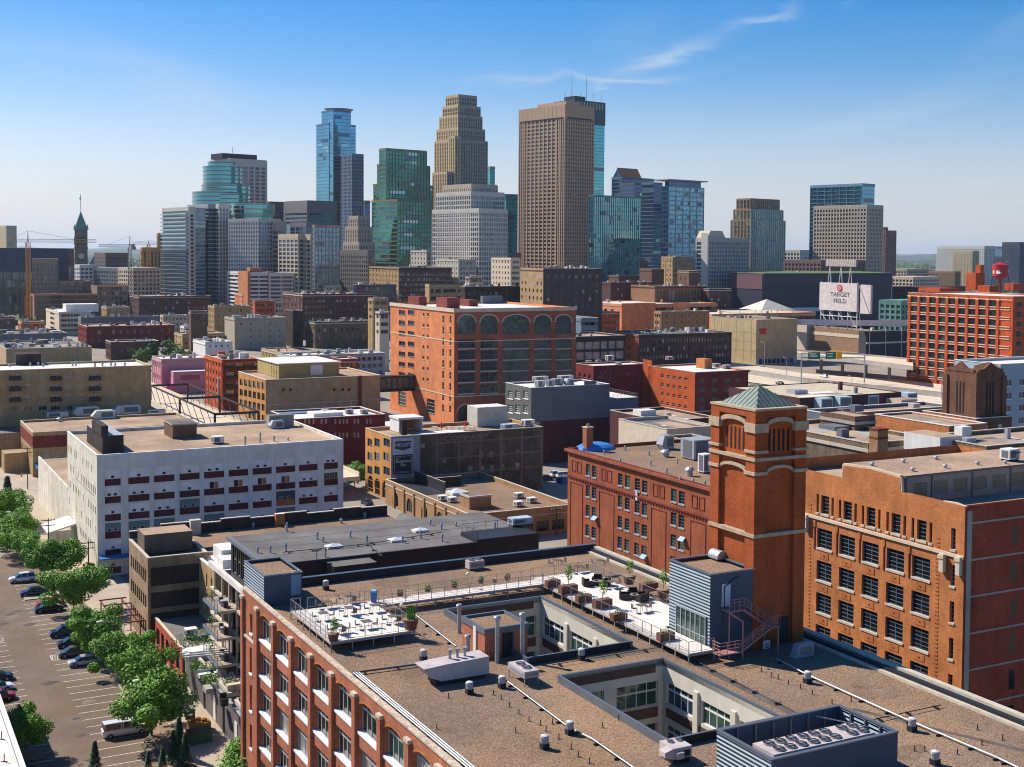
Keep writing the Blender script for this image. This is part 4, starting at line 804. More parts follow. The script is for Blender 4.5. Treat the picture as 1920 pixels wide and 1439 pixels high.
# ================================================================ tan apartments with balconies
f = Fr(-40, 697, 24.8, xl=-90, xr=283, La=22)
wb = []
for x0, x1 in ((20, 37), (45, 61), (72, 88), (95, 112), (121, 136), (145, 160), (168, 185)):
    wb += wpx(f, 'B', x0, x1, 701, 711, rows=4, dz=3.15, nx=3, nz=1, fm=WHP, gm=GLS)
b = Bldg('apartment_building', 'long tan brick apartment building with black balconies and white roof, far left', f, TNB, B=wb, par=.5, cap=LST, roof=WHT)
for x0, x1 in ((17, 39), (94, 115), (166, 188)):
    for r in range(3):
        w = wpx(f, 'B', x0, x1, 706, 711)[0]; z = w['z']-r*3.15-.2; m = M(); m.box(w['s'], -1.3, z-.15, w['s']+w['w'], -.003, z, DKM); m.box(w['s'], -1.34, z, w['s']+w['w'], -1.28, z+.95, DKM); m.box(w['s'], -1.28, z, w['s']+.06, -.003, z+.95, DKM); m.box(w['s']+w['w']-.06, -1.28, z, w['s']+w['w'], -.003, z+.95, DKM); b.part('balcony', m)
boxpart(b, f, 30, 665, 686, 24, 77, f.z-.5, DKB); 
m = M(); w0 = f.wb(283, 770)[0]; m.box(-30, -14, 0, w0+2, -.02, 8.4, TNB, TAR); b.part('podium', m)
for i, x in enumerate((18, 57, 72, 81, 136, 142, 178, 192, 208, 216, 234)): unit(f, x, 688 - (i % 3)*1, f.z-.5, .8, .8, 1.1, ['first', 'second', 'third', 'fourth', 'fifth', 'sixth', 'seventh', 'eighth', 'ninth', 'tenth', 'last'][i]+' small vent from the left on the tan apartment roof', kind='vent', grp='small vents on the tan apartments')
# ================================================================ L1 tan and soot brick building, red storefront, terraces left of the nearest warehouse
f = FX(FF.w(2.8, 61.7, 13.5), 14.2, 9.0)
b = Bldg('loft_building', 'old tan brick loft building with blackened side wall behind the parking lot trees', f, brick('old tan brick', (.33, .23, .14), .25, .3), A=grid(8, 3, 1.0, 2.0, 1.2, f.La-1, 1.6, 9.4, nx=1, nz=2, fm=DKM), B=(), cap=LST, roof=TAR, par=.6, rec=.2)
m = M(); m.box(.4, -.04, 5.8, 8.3, -.003, 8.2, DKB); m.box(.4, -.04, .8, 8.3, -.003, 5.0, DKB); m.box(.4, -.04, 9.2, 8.3, -.003, 12, DKB); b.part('soot_patch', m)
x, y, w, d, z1 = boxpart(b, f, 271, 1004, 1040, 258, 361, f.z-.4, brick('stair brick', (.15, .12, .09)), 'penthouse', GRV2)
L1 = f
Lx = [float(v) for v in FF.rf(277, 1215, 0)]
# local coordinates of the block frame below: x to the right along the street front, y away
def BB(x, y, w, d, z0, z1, mat, top=None): q = M(); q.box(x, y, z0, x+w, y+d, z1, mat, top, bot=False); return q
def bthing(name, label, cat, x, y, z=0, g=None): return thing(name, label, cat, FF.w(x, y, z), HD, g)
fl = Fr(283, 1172, base=1213, xl=277, xr=330, La=.1, Lb=1); sx, sy = 3.2, 41.0
T = bthing('storefront_building', 'low red storefront with flat dark roof between loft building and terrace', 'shop', 3.6, 43.2)
m = M(); m.plane((0, 17.5, 0), (0, -1, 0), (0, 0, 1), 17.5, 4.6, [(1+i*3.2, .9, 2.2, 2.6, 0) for i in range(5)], mt('red paint', (.42, .07, .04), .7), .2); m.poly([(0, 0, 0), (13.5, 0, 0), (13.5, 0, 4.6), (0, 0, 4.6)], GRY); m.obj('wall', T)
for i in range(5): link('window', winmesh(2.2, 2.6, 3, 2, DKM, GLS), T, (.19, 17.5-1-1.1-i*3.2, .9), -PI/2)
m = M(); m.poly([(.3, 0, 4.3), (13.5, 0, 4.3), (13.5, 17.5, 4.3), (.3, 17.5, 4.3)], TAR); m.obj('roof', T); m = M(); m.box(-.05, 0, 4.6, .35, 17.5, 4.75, CRM); m.obj('coping', T)
for x, y, l, s in ((358, 1196, 'white cube unit', 1.4), (383, 1200, 'small dark box unit', .8)): unit(FF, x, y, 4.3, s*1.2, s, s, l+' on the dark roof of the red storefront', WHP if s > 1 else GRY)
# rear wing: tan wall with narrow windows, balconies stepping beside the nearest warehouse
fw = FX(FF.w(10.5, 52, 12.8), 13.0, 15.0)
b = Bldg('rear_wing', 'tan brick rear wing with white roof boxes behind the stacked balconies', fw, TNB, A=grid(4, 2, .8, 2.0, .5, fw.La-.5, 5.6, 9.4, nx=1, nz=2, fm=DKM), cap=WHP, roof=WHT, par=.4)
b.blk(2.6, 6.2, 5, 5, 12.4, 14.4, WHP, 'penthouse', WHT); b.blk(1.8, 2.4, 5.2, 3.4, 12.4, 13.8, WHP, 'penthouse', WHT)
T = bthing('balcony_stack', 'stack of glass and steel balconies with tables at the far corner of the nearest warehouse', 'balcony stack', 4.4, 14.6)
for z in (13.9, 10.4, 6.9):
    m = M(); m.box(0, 12.8, z-.35, 3.0, 20.2, z, CRM, SWK); m.box(-.02, 12.78, z-.36, .12, 20.22, z+.03, mt('steel blue edge', (.16, .22, .3), .5)); m.obj('balcony', T)
    post_rail(T, [(3.0, 12.9), (.05, 12.9), (.05, 20.1), (3.0, 20.1)], z, 1.1, 1.5, mat=DKM)
    m = M(); foliage(m, .8, 19, z+.7, .5, .8, .6, 120, .2, LF3 if z > 10 else LF1, random.Random(int(z)), .2); m.obj('balcony_plant', T)
    m = M(); m.cyl(1.4, 15.2, z, z+.74, .45, GRY2, n=10); m.box(1.2, 16.2, z, 1.7, 16.7, z+.85, DKM); m.box(1.2, 14.0, z, 1.7, 14.5, z+.85, DKM); m.obj('balcony_table', T)
m = M()
for y in (.2, 5, 9.6, 13, 16.6, 20, 24):
    m.box(2.5, y, 0, 2.72, y+.22, 16.6, CRM)
for z in (6.6, 10.1, 13.5): m.box(2.45, 0, z, 2.86, 26, z+.35, CRM)
m.box(2.3, -.4, 16.6, 2.86, 26.4, 17.3, mt('white fascia', (.66, .62, .56), .7)); m.obj('frame', T)
# terrace on the garage roof
T = bthing('garage_terrace', 'long grey garage with paved roof terrace and railing, below the arched facade', 'terrace', 3.9, .3)
m = M(); m.box(0, 0, 0, 8.4, 42.4, 5.4, mt('grey render', (.15, .13, .13), .85, .1, .3, streak=.1), SWK); m.obj('wall', T); m = M(); m.box(-.15, 0, 5.403, .25, 42.4, 5.9, LST); m.box(-.4, 0, 4.9, -.003, 42.4, 5.1, GRY2); m.obj('coping', T)
m = M(); [m.box(-.12, y, 0, -.003, y+.5, 4.9, DKM) for y in (3, 12.5, 22, 31.5)]; m.obj('pilaster', T)
for y in (7, 16, 26): m = M(); m.box(-.08, y, .2, -.003, y+1.1, 3.2, WHP); m.obj('door', T)
post_rail(T, [(.8, 0), (.8, 42)], 5.4, 1.1, 2, mat=DKM, fill=False)
def gpt(x, y, z): c = FF.rf(x, y, z); return FF.w(*c, z)
q = M(); q.box(-2.2, -1.2, 0, 2.2, 1.2, .9, mt('white cover', (.6, .58, .55), .8)); q.prism([(-2.2, .9), (2.2, .9), (2, 1.25), (-1.6, 1.1)], -1.2, 1.2, WHP, axis='y'); tag(q.obj('hot_tub', None, gpt(376, 1232, 5.4), HD), 'white covered hot tub at the far end of the garage terrace', 'hot tub')
for i, (x, y, s, l) in enumerate(((352, 1237, 1.0, 'round dark green bush beside the white hot tub'), (371, 1259, 1.3, 'low green bushes behind the pergola beams'), (394, 1281, 1.2, 'wide trimmed green bush in the middle of the garage terrace'), (437, 1290, 1.3, 'leafy bush against the balconies at the wide planter'), (404, 1261, 1.0, 'olive coloured bush beside the grey rock'), (385, 1207, 2.2, 'long green hedge at the far end of the garage terrace'), (345, 1217, 2.0, 'green hedge behind the terrace lamp'), (412, 1198, 1.4, 'bright green shrub below the lowest balcony'))):
    q = M(); foliage(q, 0, 0, s*.5, s, s, s*.6, 420, .22, LF1 if i % 3 else LF3, rp, .3); tag(q.obj('terrace_bush', None, gpt(x, y, 5.4), HD), l, 'bush', 'bushes on the garage terrace')
for x, y, w, d, h, mat, nm, l, c in ((391, 1268, 2.6, 1.2, .5, WHP, 'lounge_seat', 'white lounge seat among the terrace bushes', 'seat'), (390, 1297, .9, 1.8, .6, CON, 'stone_bench', 'grey concrete bench along the terrace railing', 'bench'), (446, 1299, 2.8, .8, 1.2, CRM, 'trellis_planter', 'cream planter box with trellis at the warehouse wall', 'planter'), (438, 1314, 2.0, 1.4, .75, DKM, 'dining_table', 'dark outdoor dining table below the warehouse wall', 'table'), (420, 1323, .8, .8, .9, DKM, 'patio_chair', 'black patio chair left of the dark dining table', 'chair')):
    q = M(); q.box(-w/2, -d/2, h*.8 if 'table' in nm else 0, w/2, d/2, h, mat)
    if 'table' in nm: [q.tube((a, b_, 0), (a, b_, h*.8), .05, mat, 4) for a in (-w*.4, w*.4) for b_ in (-d*.4, d*.4)]
    if 'chair' in nm or 'seat' in nm: q.box(-w/2, d/2-.12, h*.5, w/2, d/2, h*1.6, mat)
    tag(q.obj(nm, None, gpt(x, y, 5.4), HD), l, c)
q = M(); [q.tube((-3, i*.9, 2.2), (3, i*.9-1, 2.2), .1, WHP, 4) for i in range(3)]; [q.tube((a, b_, 0), (a, b_, 2.2), .07, WHP, 4) for a in (-2.5, 2.5) for b_ in (-.4, 1)]; tag(q.obj('pergola', None, gpt(388, 1258, 5.4), HD), 'white pergola beams over the garage terrace', 'pergola')
q = M(); q.cyl(0, 0, 0, .9, 1.0, mt('grey rock', (.4, .38, .35), .9, .3, 1), r2=.5, n=7); q.cyl(1.1, -.8, 0, .5, .6, mt('grey rock', (.4, .38, .35)), r2=.3, n=6); tag(q.obj('garden_rock', None, gpt(415, 1266, 5.4), HD), 'pale grey garden rock on the terrace', 'rock')
# ================================================================ black membrane building and its neighbours
f = FX(FF.w(7.3, 14.5, 22.5), 17.0, 36.8)
b = Bldg('flat_roof_building', 'wide dark grey membrane roof building behind the nearest warehouse', f, DKM, A=grid(8, 1, 1.5, 3.6, .6, f.La-.6, 18.0, 18.0, nx=1, nz=2, fm=CRM, gm=GLD)+grid(5, 3, 2.6, 2.9, .6, f.La-.6, 6.9, 13.8, nx=2, nz=1, fm=DKM, gm=GLG), roof=TAR, par=0)
m = M(); m.box(-.6, -.3, f.z-.35, -.003, f.La+.3, f.z+.05, GRY); m.box(-.003, -.3, f.z-.3, f.Lb, -.003, f.z+.04, DKM); b.part('eaves', m)
SM = mt('membrane seam', (.14, .135, .13), .9)
seams(b, f, 7, SM, f.z, .18); seams(b, f, 4, SM, f.z, .12, 'x')
for x, y, l in ((625, 1027, 'left'), (743, 1015, 'middle'), (787, 997, 'right')): unit(f, x, y, f.z, 1.9, 1.5, .55, l+' square dome skylight on the dark membrane roof', kind='sky', grp='skylights on the dark membrane roof')
for i, (x, y, h) in enumerate(((507, 1037, 1.0), (536, 1034, 1.1), (595, 1012, 1.1), (610, 1045, 1.3), (657, 1008, 1.0), (688, 1016, .9), (538, 997, 1.3), (755, 1018, .9), (789, 1010, 1.2), (829, 1016, 1.1), (828, 993, .9), (807, 985, .8), (928, 992, 1.0), (483, 1037, .8), (606, 1017, .8), (855, 987, .6))):
    unit(f, x, y, f.z, .36, .36, h*.95, 'small silver pipe vent number %s from the left on the dark membrane roof' % ('one two three four five six seven eight nine ten eleven twelve thirteen fourteen fifteen sixteen'.split()[i]), kind='vent', grp='pipe vents on the dark membrane roof')
pipe('roof_pipe', [(530, 1036), (690, 1020), (830, 998)], .05, 'thin dark pipe crossing the dark membrane roof', fr=f, z=f.z, mat=DKM); pipe('roof_pipe', [(688, 1018), (716, 1043)], .06, 'dark bent pipe near the front edge of the membrane roof', fr=f, z=f.z, mat=DKM)
q = M(); q.tube((0, 0, 0), (0, 0, 1.1), .05, DKM, 5); q.cyl(0, 0, 1.0, 1.25, .1, DKM, r2=.6, n=12); tag(q.obj('satellite_dish', None, f.w(*f.rf(594, 1050), f.z), HD), 'dark satellite dish near the front edge of the membrane roof', 'satellite dish')
b.blk(f.Lb*.055+5, -3.2, 5.5, 3.15, f.z-3.5, f.z-.3, DKM, 'penthouse', TAR)
q = M(); q.box(f.Lb*.66, -.08, 15.0, f.Lb*.66+2.3, -.003, 18.6, GRY2); b.part('panel', q)
b.blk(f.Lb-9.5, -.8, 9, 5, f.z+.004, f.z+.5, DKM, 'platform'); post_rail(b.root, [(f.Lb-9.4, -.6), (f.Lb-9.4, 4), (f.Lb-.6, 4), (f.Lb-.6, -.6)], f.z+.5, 1.1, 1.8, mat=DKM, fill=False)
unit(f, 975, 985, f.z+.5, 3, 1.6, 1.1, 'pale blue tank unit on the railed platform of the membrane roof', mt('pale blue unit', (.4, .52, .6), .5))
# long low roof with soot brick back wall between L1 and the gable
f = FX(FF.w(11.9, 65.2, 13.5), 10.8, 35.5); SBR = f
b = Bldg('brick_row_building', 'long gravel roof with ragged blackened brick rear parapet', f, DKB, roof=GRV, par=0)
m = M(); d = f.La
for i, h in enumerate((1.2, 1.9, 1.5, 1.9, 1.6, 1.9, 1.5, 1.8, 1.6)): W9 = (f.Lb+9)/9; s0 = -9+W9*i; m.box(s0, d, 0, s0+W9-.003, d+.5, f.z+h, DKB); m.box(s0, d-.06, f.z+h, s0+W9-.01, d+.56, f.z+h+.12, LST)
b.part('rear_parapet', m); 
b.blk(.5, d-1.3, 1.7, 1.25, f.z, f.z+2.4, LST, 'chimney'); b.blk(f.Lb*.42, d-.9, 1.6, .85, f.z, f.z+2.1, ORB, 'chimney', WHP)
x = f.Lb*.90; m = M(); m.prism([(x, f.z-3.5), (x+7, f.z-3.5), (x+5.6, f.z+.9), (x+4.4, f.z+.9)], -2, -1.6, RED, axis='y'); m.prism([(x, f.z-3.5), (x+4.4, f.z+.9), (x+5.6, f.z+.9), (x+7, f.z-3.5)], -1.59, 7, TAR, axis='y'); b.part('gable', m)
for i, (x, y) in enumerate(((475, 990), (537, 996), (640, 982), (684, 971))): unit(f, x, y, f.z, .6, .6, .9, ('first', 'second', 'third', 'last')[i]+' small vent on the gravel strip before the ragged parapet', kind='vent', grp='vents on the gravel strip')
T = bthing('entrance_canopy', 'dark steel canopy frame with posts before the ragged parapet of the gravel strip', 'canopy', 50, 84) if 0 else None
# ================================================================ NOLO building
f = Fr(733, 820, base=942, xl=685, xr=1018); DST = brick('smoked brick', (.13, .10, .075), .3, .3); FRM = mt('concrete frame', (.22, .16, .10), .9, .15, .5, streak=.2)
A = []
for (a, c) in ((689, 698), (702, 712), (719, 731)):
    A += wpx(f, 'A', a, c, 823, 838, rows=4, dz=3.45, nx=2, nz=2, fm=DKM, gm=GLB)
A += [dict(s=2.2, z=.3, w=3.4, h=4.0, arch=1.2, nx=2, nz=2, gm=GLS, fm=DKM), dict(s=7.2, z=.3, w=3.2, h=4.0, arch=1.2, nx=2, nz=2, gm=GLS, fm=DKM), dict(s=11.8, z=.3, w=3.2, h=4.0, arch=1.2, nx=2, nz=2, gm=GLS, fm=DKM)]
Bw = []
for (x0, x1, y0, y1) in ((789, 797, 832, 840), (870, 878, 850, 857), (899, 908, 848, 859), (917, 926, 847, 857), (938, 946, 845, 855), (967, 975, 844, 851), (877, 887, 875, 886), (898, 909, 874, 888), (918, 928, 872, 886), (938, 948, 870, 883), (967, 975, 868, 881), (830, 837, 860, 868)): Bw += wpx(f, 'B', x0, x1, y0, y1, fm=GWH, gm=BLD_ if x1 % 2 else GLG, nx=2, nz=2)
b = Bldg('brick_office', 'orange fronted brick office with painted side wall, billboards and rooftop patio', f, OCH, A=A, B=Bw, cap=LST, roof=GRV2, par=.7, fm=DKM)
m = M(); W_ = f.Lb
m.plane((7.6, -.04, 0), (1, 0, 0), (0, 0, 1), W_-7.6, f.z, [(w['s']-7.6, w['z'], w['w'], w['h'], 0) for w in Bw], DST); m.box(.05, -.05, 0, 7.58, -.003, f.z, mt('pale wall paint', (.30, .33, .34), .85, .1, .5, streak=.2)); b.part('painted_wall', m)
m = M()
for z in (f.z-2.3, f.z-6.1, f.z-9.9): m.box(12, -.11, z-.2, W_, -.045, z+.2, FRM)
for i in range(6): x = 12+i*(W_-12)/5.05; m.box(x-.25, -.12, 1, x+.25, -.047, f.z-.6, FRM)
b.part('concrete_frame', m)
text('COMPANY', 1.7, b.root, (20, -.07, f.z-1.3), mt('faded lettering', (.24, .21, .18), .9), sx=1.5)
T = thing('billboard', 'white and navy wall billboard reading NOLOS with a scripted navy board below', 'billboard', f.w(0, 0, 0), HD)
s0 = .35; s1 = f.wb(774, 850)[0]; zt = f.wb(750, 822)[1]; zm = f.wb(750, 853)[1]; zb = f.wb(750, 889)[1]
m = M(); m.box(s0, -.30, zm+.05, s1, -.06, zt, mt('poster white', (.52, .56, .6), .6)); m.obj('panel', T); m = M(); m.box(s0+.2, -.30, zb, s1-.2, -.06, zm, NVY); m.obj('panel', T)
cx = (s0+s1)/2; hw = (s1-s0)/2
m = M(); m.prism([(cx-hw*.8, zt-.7), (cx+hw*.8, zt-.7), (cx+hw*.8, zt-2.4), (cx, zt-3.0), (cx-hw*.8, zt-2.4)], -.34, -.302, mt('dark slate', (.035, .05, .075), .6), axis='y'); m.obj('emblem', T)
text("NOLO'S", 1.15, T, (cx, -.36, zt-1.6), WHP, bold=.01); 
for s, sz, z, sh in (('The', .5, zm-.85, .3), ('Basement', 1.05, zm-1.55, .35), ('Bar', 1.05, zm-2.45, .35), ('515 Washington Ave N', .32, zb+.6, 0)): text(s, sz, T, (cx-(1.5 if s == 'The' else 0), -.33, z), WHP, shear=sh)
m = M()
for a in ((s0+.4, zb+.3, s1-.4, zb+.36), (s0+.4, zm-.4, s1-.4, zm-.34)): m.box(a[0], -.33, a[1], a[2], -.302, a[3], WHP)
m.box(s0+.4, -.33, zb+.3, s0+.46, -.302, zm-.34, WHP); m.box(s1-.46, -.33, zb+.3, s1-.4, -.302, zm-.34, WHP); m.box(cx-2, -.33, zm+.6, cx+2, -.302, zm+.68, GRY); m.obj('border', T)
x, y, w, d, _, z1 = f.bx(795, 788, 803, 746, 801, f.z-.5); 
x, y = f.rf(748, 812, f.z-.6); b.blk(x, y, .2, 6, f.z-.6, f.z+2.6, WHP, 'pavilion_wall'); b.blk(x+6.2, y, .2, 6, f.z-.6, f.z+2.6, WHP, 'pavilion_wall'); b.blk(x-.2, y-.2, 6.8, 6.4, f.z+2.6, f.z+3.1, WHP, 'pavilion_roof', WHT); b.blk(x+.2, y+5.6, 6, .3, f.z-.6, f.z+2.6, OCH, 'pavilion_wall')
q = M(); x, y = f.rf(754, 816, f.z-.6); q.box(x, y, f.z-.6, x+1.3, y+1.1, f.z+3.0, DKB); b.part('chimney', q)
x, y = f.rf(895, 801, f.z-.6); b.blk(x, y, 8.8, 6, f.z-.6, f.z+4.4, mt('cream siding', (.50, .47, .40), .8), 'penthouse', WHT)
q = M(); x, y = f.rf(760, 810, f.z-.6); q.box(x+2, 1, f.z-.595, x+14, 9, f.z-.56, WHT); b.part('patio_floor', q)
x, y = f.rf(925, 806, f.z-.6); post_rail(b.root, [(x, .5), (x+11, .5), (x+11, 8)], f.z-.6, 1.6, 1.5, mat=GRY2)
unit(f, 955, 806, f.z-.6, 4, 2, 1.5, 'pale blue box unit on the patio corner of the brick office', mt('pale blue unit', (.4, .52, .6), .5)); unit(f, 990, 800, f.z-.6, 3, 2, 1.8, 'white box unit at the right end of the brick office roof', WHP)
for i, (x, y, c, l) in enumerate(((828, 810, SIG, 'closed red patio umbrella left of the cream penthouse'), (873, 806, SIG, 'closed red patio umbrella beside the cream penthouse'))):
    q = M(); q.tube((0, 0, 0), (0, 0, 2.6), .05, DKM, 5); q.cyl(0, 0, 1.0, 2.6, .35, c, r2=.08, n=8); tag(q.obj('patio_umbrella', None, f.w(*f.rf(x, y, f.z-.6), f.z-.6), HD), l, 'umbrella')
for i, x in enumerate((815, 842, 856, 866, 885)):
    q = M(); q.box(-.7, -.4, .7, .7, .4, .78, WOD); [q.tube((a, b_, 0), (a, b_, .7), .04, DKM, 4) for a in (-.6, .6) for b_ in (-.3, .3)]; q.box(-.7, -.9, .4, .7, -.6, .46, WOD); tag(q.obj('picnic_table', None, f.w(*f.rf(x, 806, f.z-.6), f.z-.6), HD), ('first', 'second', 'third', 'fourth', 'last')[i]+' small wooden table from the left on the rooftop patio', 'table', 'tables on the rooftop patio')
NOLO = f
# ================================================================ market building with arches (low, behind the membrane roof)
f = FX(FF.w(76.5, 103, 5.8), 46, 25.0)
b = Bldg('market_hall', 'low tan brick hall with arched side and stepped dark roof, beside the billboards', f, mt('hall brick', (.36, .21, .10), .9, .15, .4, fine=.15, streak=.15), A=grid(5, 1, 3.4, 3.2, 2, f.La-2, .6, .6, arch=1.5, nx=3, nz=2, gm=GLS, fm=DKM), B=grid(5, 1, 3, 2.2, 4, f.Lb-2, .8, .8, nx=3, nz=2, fm=DKM, gm=GLD), cap=LST, roof=GRV, par=1.0)
m = M(); m.box(-.12, 0, 4.6, -.003, f.La, 4.85, LST); m.box(0, -.12, 4.3, f.Lb, -.003, 4.5, LST); [m.box(-.3, f.La*i/8-.35, 0, -.003, f.La*i/8+.35, f.z-.4, mt('hall brick', ())) for i in range(1, 8)]; b.part('trim', m)
x, y, w, d, z1 = boxpart(b, f, 880, 938-3, 960-4, 863, 921, f.z-1, mt('hall brick', ()), 'penthouse', TAR); b.blk(x-.15, y-.15, w+.3, .4, z1, z1+.4, LST, 'coping'); b.blk(x-.15, y+.25, .4, d-.1, z1, z1+.4, LST, 'coping')
m = M(); yy = f.La*.62; m.box(.4, yy, f.z-1, f.Lb*.30, f.La-.4, f.z-.9, BLK); m.box(f.Lb*.30, yy, f.z-1, f.Lb*.30+.3, f.La, f.z+1.6, BLK, LST); m.box(f.Lb*.3+.3, yy+8, f.z-1, f.Lb*.62, yy+8.4, f.z+1.2, BLK, LST); b.part('roof_well', m)
for i, (x, y, l) in enumerate(((830, 939, 'left of the brick roof box'), (848, 942, 'at the left front of the brick roof box'), (973, 934, 'right rear on the hall roof'), (997, 943, 'rightmost on the hall roof'), (972, 950, 'front right on the hall roof'))): unit(f, x, y, f.z-1, 1.8, 1.6, 1.2, 'white cube unit '+l, WHP)
unit(f, 857, 927, f.z-1, 4.2, 4.2, 1.4, 'wide white conical cover on the hall roof', WHT, 'sky')
MK = f
# ================================================================ big arched office tower block (salmon brick)
f = Fr(851, 580, base=803, xl=732, xr=1080); dz = 3.87; ARCHB = f
Bw = []
cols = ((859, 891), (901, 933), (943, 992), (1002, 1033), (1042, 1071))
for (a, c) in cols:
    n = 7 if c-a > 40 else 4
    Bw += wpx(f, 'B', a, c, 591, 626, arch=2.3, nx=n, nz=3, fm=GRY, gm=ARG, bar=.12)
    Bw += wpx(f, 'B', a, c, 636, 653, rows=5, dz=dz, nx=n, nz=2, fm=GRY, gm=ARG, bar=.12)
    Bw += wpx(f, 'B', a, c, 759, 790, arch=2.2, nx=n, nz=2, fm=DKM, gm=GLD)
Aw = []
for (a, c, w) in ((748, 760, 0), (765, 777, 0)): Aw += wpx(f, 'A', a, c, 582, 590, rows=7, dz=dz, nx=3, nz=1, fm=GRY, gm=GLS)
for a, c in ((792.5, 796), (800.5, 804)): Aw += wpx(f, 'A', a, c, 587, 594, rows=7, dz=dz, nx=1, nz=1, gm=GLS, sill=CRM)
for a, c in ((829.5, 833), (843, 846.5)): Aw += wpx(f, 'A', a, c, 592, 606, rows=9, dz=dz, nx=1, nz=2, gm=GLS, sill=CRM)
Aw += wpx(f, 'A', 747, 761, 735, 760, nx=1, nz=4)+wpx(f, 'A', 747, 761, 765, 782, nx=1, nz=3)+wpx(f, 'A', 800, 815, 749, 775, nx=1, nz=4)+wpx(f, 'A', 800, 815, 781, 793, nx=1, nz=2)
b = Bldg('arched_office', 'tall salmon brick office block with five arched window bays and white cornice', f, SAL, A=Aw, B=Bw, cap=None, roof=WHT, par=.8, sill=GRY, rec=.3)
m = M(); La, Lb = f.La, f.Lb
for z, h, e in ((f.z-1.1, 1.25, .35), (f.z-11.3, .35, .12)): m.box(-e, -.02, z, -.003, La, z+h, CRM); m.box(-e, -e, z, Lb+e*.5, -.021, z+h, CRM)
zz = f.wa(780, 727)[1]; m.box(-.12, 0, zz-.2, -.003, La, zz+.15, CRM); m.box(-.12, -.12, zz-.2, Lb, -.003, zz+.15, CRM)
m.box(-.35, La-.6, f.z+.15, 0, La, f.z+.2, CRM); b.part('cornice', m)
m = M(); AMB = brick('shaded salmon brick', (.38, .12, .075))  # salmon brick again, with the front's shade put into its colour
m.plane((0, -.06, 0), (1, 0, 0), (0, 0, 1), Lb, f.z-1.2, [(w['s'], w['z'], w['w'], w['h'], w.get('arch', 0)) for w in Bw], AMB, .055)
for w in Bw:
    if w['h'] < 4: m.box(w['s']-.1, -.2, w['z']-.45, w['s']+w['w']+.1, -.063, w['z']-.05, LST)
b.part('front_wall', m)
m = M()
for a, c in cols:                                # pale arch rings
    s0, _ = f.wb(a, 600); s1, _ = f.wb(c, 600); zt = f.wb((a+c)/2, 591)[1]; r = (s1-s0)/2; cx = (s0+s1)/2; n = 12
    for ztt in (zt, f.wb((a+c)/2, 759)[1]):
        for j in range(n): a0, a1 = PI*j/n, PI*(j+1)/n; p = lambda t, e: (cx-(r+e)*math.cos(t), -.09, ztt-2.3+(2.3+e)*math.sin(t)); m.poly([p(a0, 0), p(a1, 0), p(a1, .4), p(a0, .4)], CRM)
    m.box(s0-.6, -.1, zt-2.5, s0-.003, -.063, zt-2.15, CRM); m.box(s1+.003, -.1, zt-2.5, s1+.6, -.063, zt-2.15, CRM)
b.part('arch_trim', m)
for i, (nx, yt, yb, xl, xr) in enumerate(((785, 557, 576, 765, 800), (838, 559, 580, 818, 862), (880, 563, 575, 855, 896))): boxpart(b, f, nx, yt, yb, xl, xr, f.z-.8, brick('maroon cladding', (.22, .06, .05)), 'penthouse')
q = M(); x, y = f.rf(905, 570, f.z-.8); q.box(x, y, f.z-.8, x+9, y+2, f.z+2.2, GRY); b.part('parapet_screen', q)
# skybridge
fb = Fr(780, 737, Z=0.0001+f.C[1]+.886*((f.wa(780, 740))[0]), xl=779, xr=781, La=1, Lb=1)
s_ = f.wa(779, 720)[0]; zt = f.wa(779, 704)[1]; zb = f.wa(779, 733)[1]
T = thing('skybridge', 'black steel skybridge joining the salmon office block to the orange loft building', 'footbridge', f.w(0, 0, 0), HD); Lg = -along(f.C+f.a*s_, f.b, 713)
m = M(); m.box(-Lg, s_, zb, -.01, s_+4.5, zb+.6, DKM); m.box(-Lg, s_, zt-.6, -.01, s_+4.5, zt, DKM); m.obj('deck', T); m = M(); 
for i in range(7): x = -Lg+(Lg-.4)*i/6; m.box(x, s_, zb+.6, x+.35, s_+.3, zt-.6, DKM); m.box(x, s_+4.2, zb+.6, x+.35, s_+4.5, zt-.6, DKM)
m.obj('post', T); m = M(); m.box(-Lg+.2, s_+4.0, zb+.6, -.2, s_+4.1, zt-.6, BLD_); m.obj('glazing', T); post_rail(T, [(-Lg, s_+.3), (-.3, s_+.3)], zt, 1.1, 2, mat=DKM, fill=False)
# ================================================================ orange loft building with rooftop frame addition
f = Fr(498, 713, 15.8, xl=447, xr=713)
Aw = []
for i in range(6): a = 449.5+i*8.2; Aw += wpx(f, 'A', a, a+5.6, 711+i*1.3, 723+i*1.6, rows=4, dz=3.75, nx=2, nz=3, fm=DKM, gm=GLS)
Bw = sum([wpx(f, 'B', x, x+5, 728, 734, nx=1, nz=1, gm=GLD) for x in (529, 542, 624, 640, 652)], [])
TWL = mt('tan plaster wall', (.42, .30, .165), .9, .12, .3, streak=.2)
b = Bldg('loft_building', 'orange brick loft building with tan side wall and unfinished yellow rooftop addition', f, OCH, A=Aw, B=(), cap=WHP, roof=GRV2, par=.5)
m = M(); m.plane((0, -.06, 0), (1, 0, 0), (0, 0, 1), f.Lb, f.z-.3, [(w['s'], w['z'], w['w'], w['h'], 0) for w in Bw], TWL); [m.box(w['s'], -.05, w['z'], w['s']+w['w'], -.04, w['z']+w['h'], GLD) for w in Bw]; m.box(0, -.1, 7, f.Lb, -.062, 7.25, LST); [m.box(x, -.1, 0, x+.25, -.062, 7, LST) for x in np.linspace(1, f.Lb-1, 9)]; b.part('side_wall', m)
x, y, w, d, _, z1 = f.bx(523, 682, 710, 483, 636, f.z-.4); SHE = mt('yellow sheathing', (.40, .31, .12), .85, .06, 1)
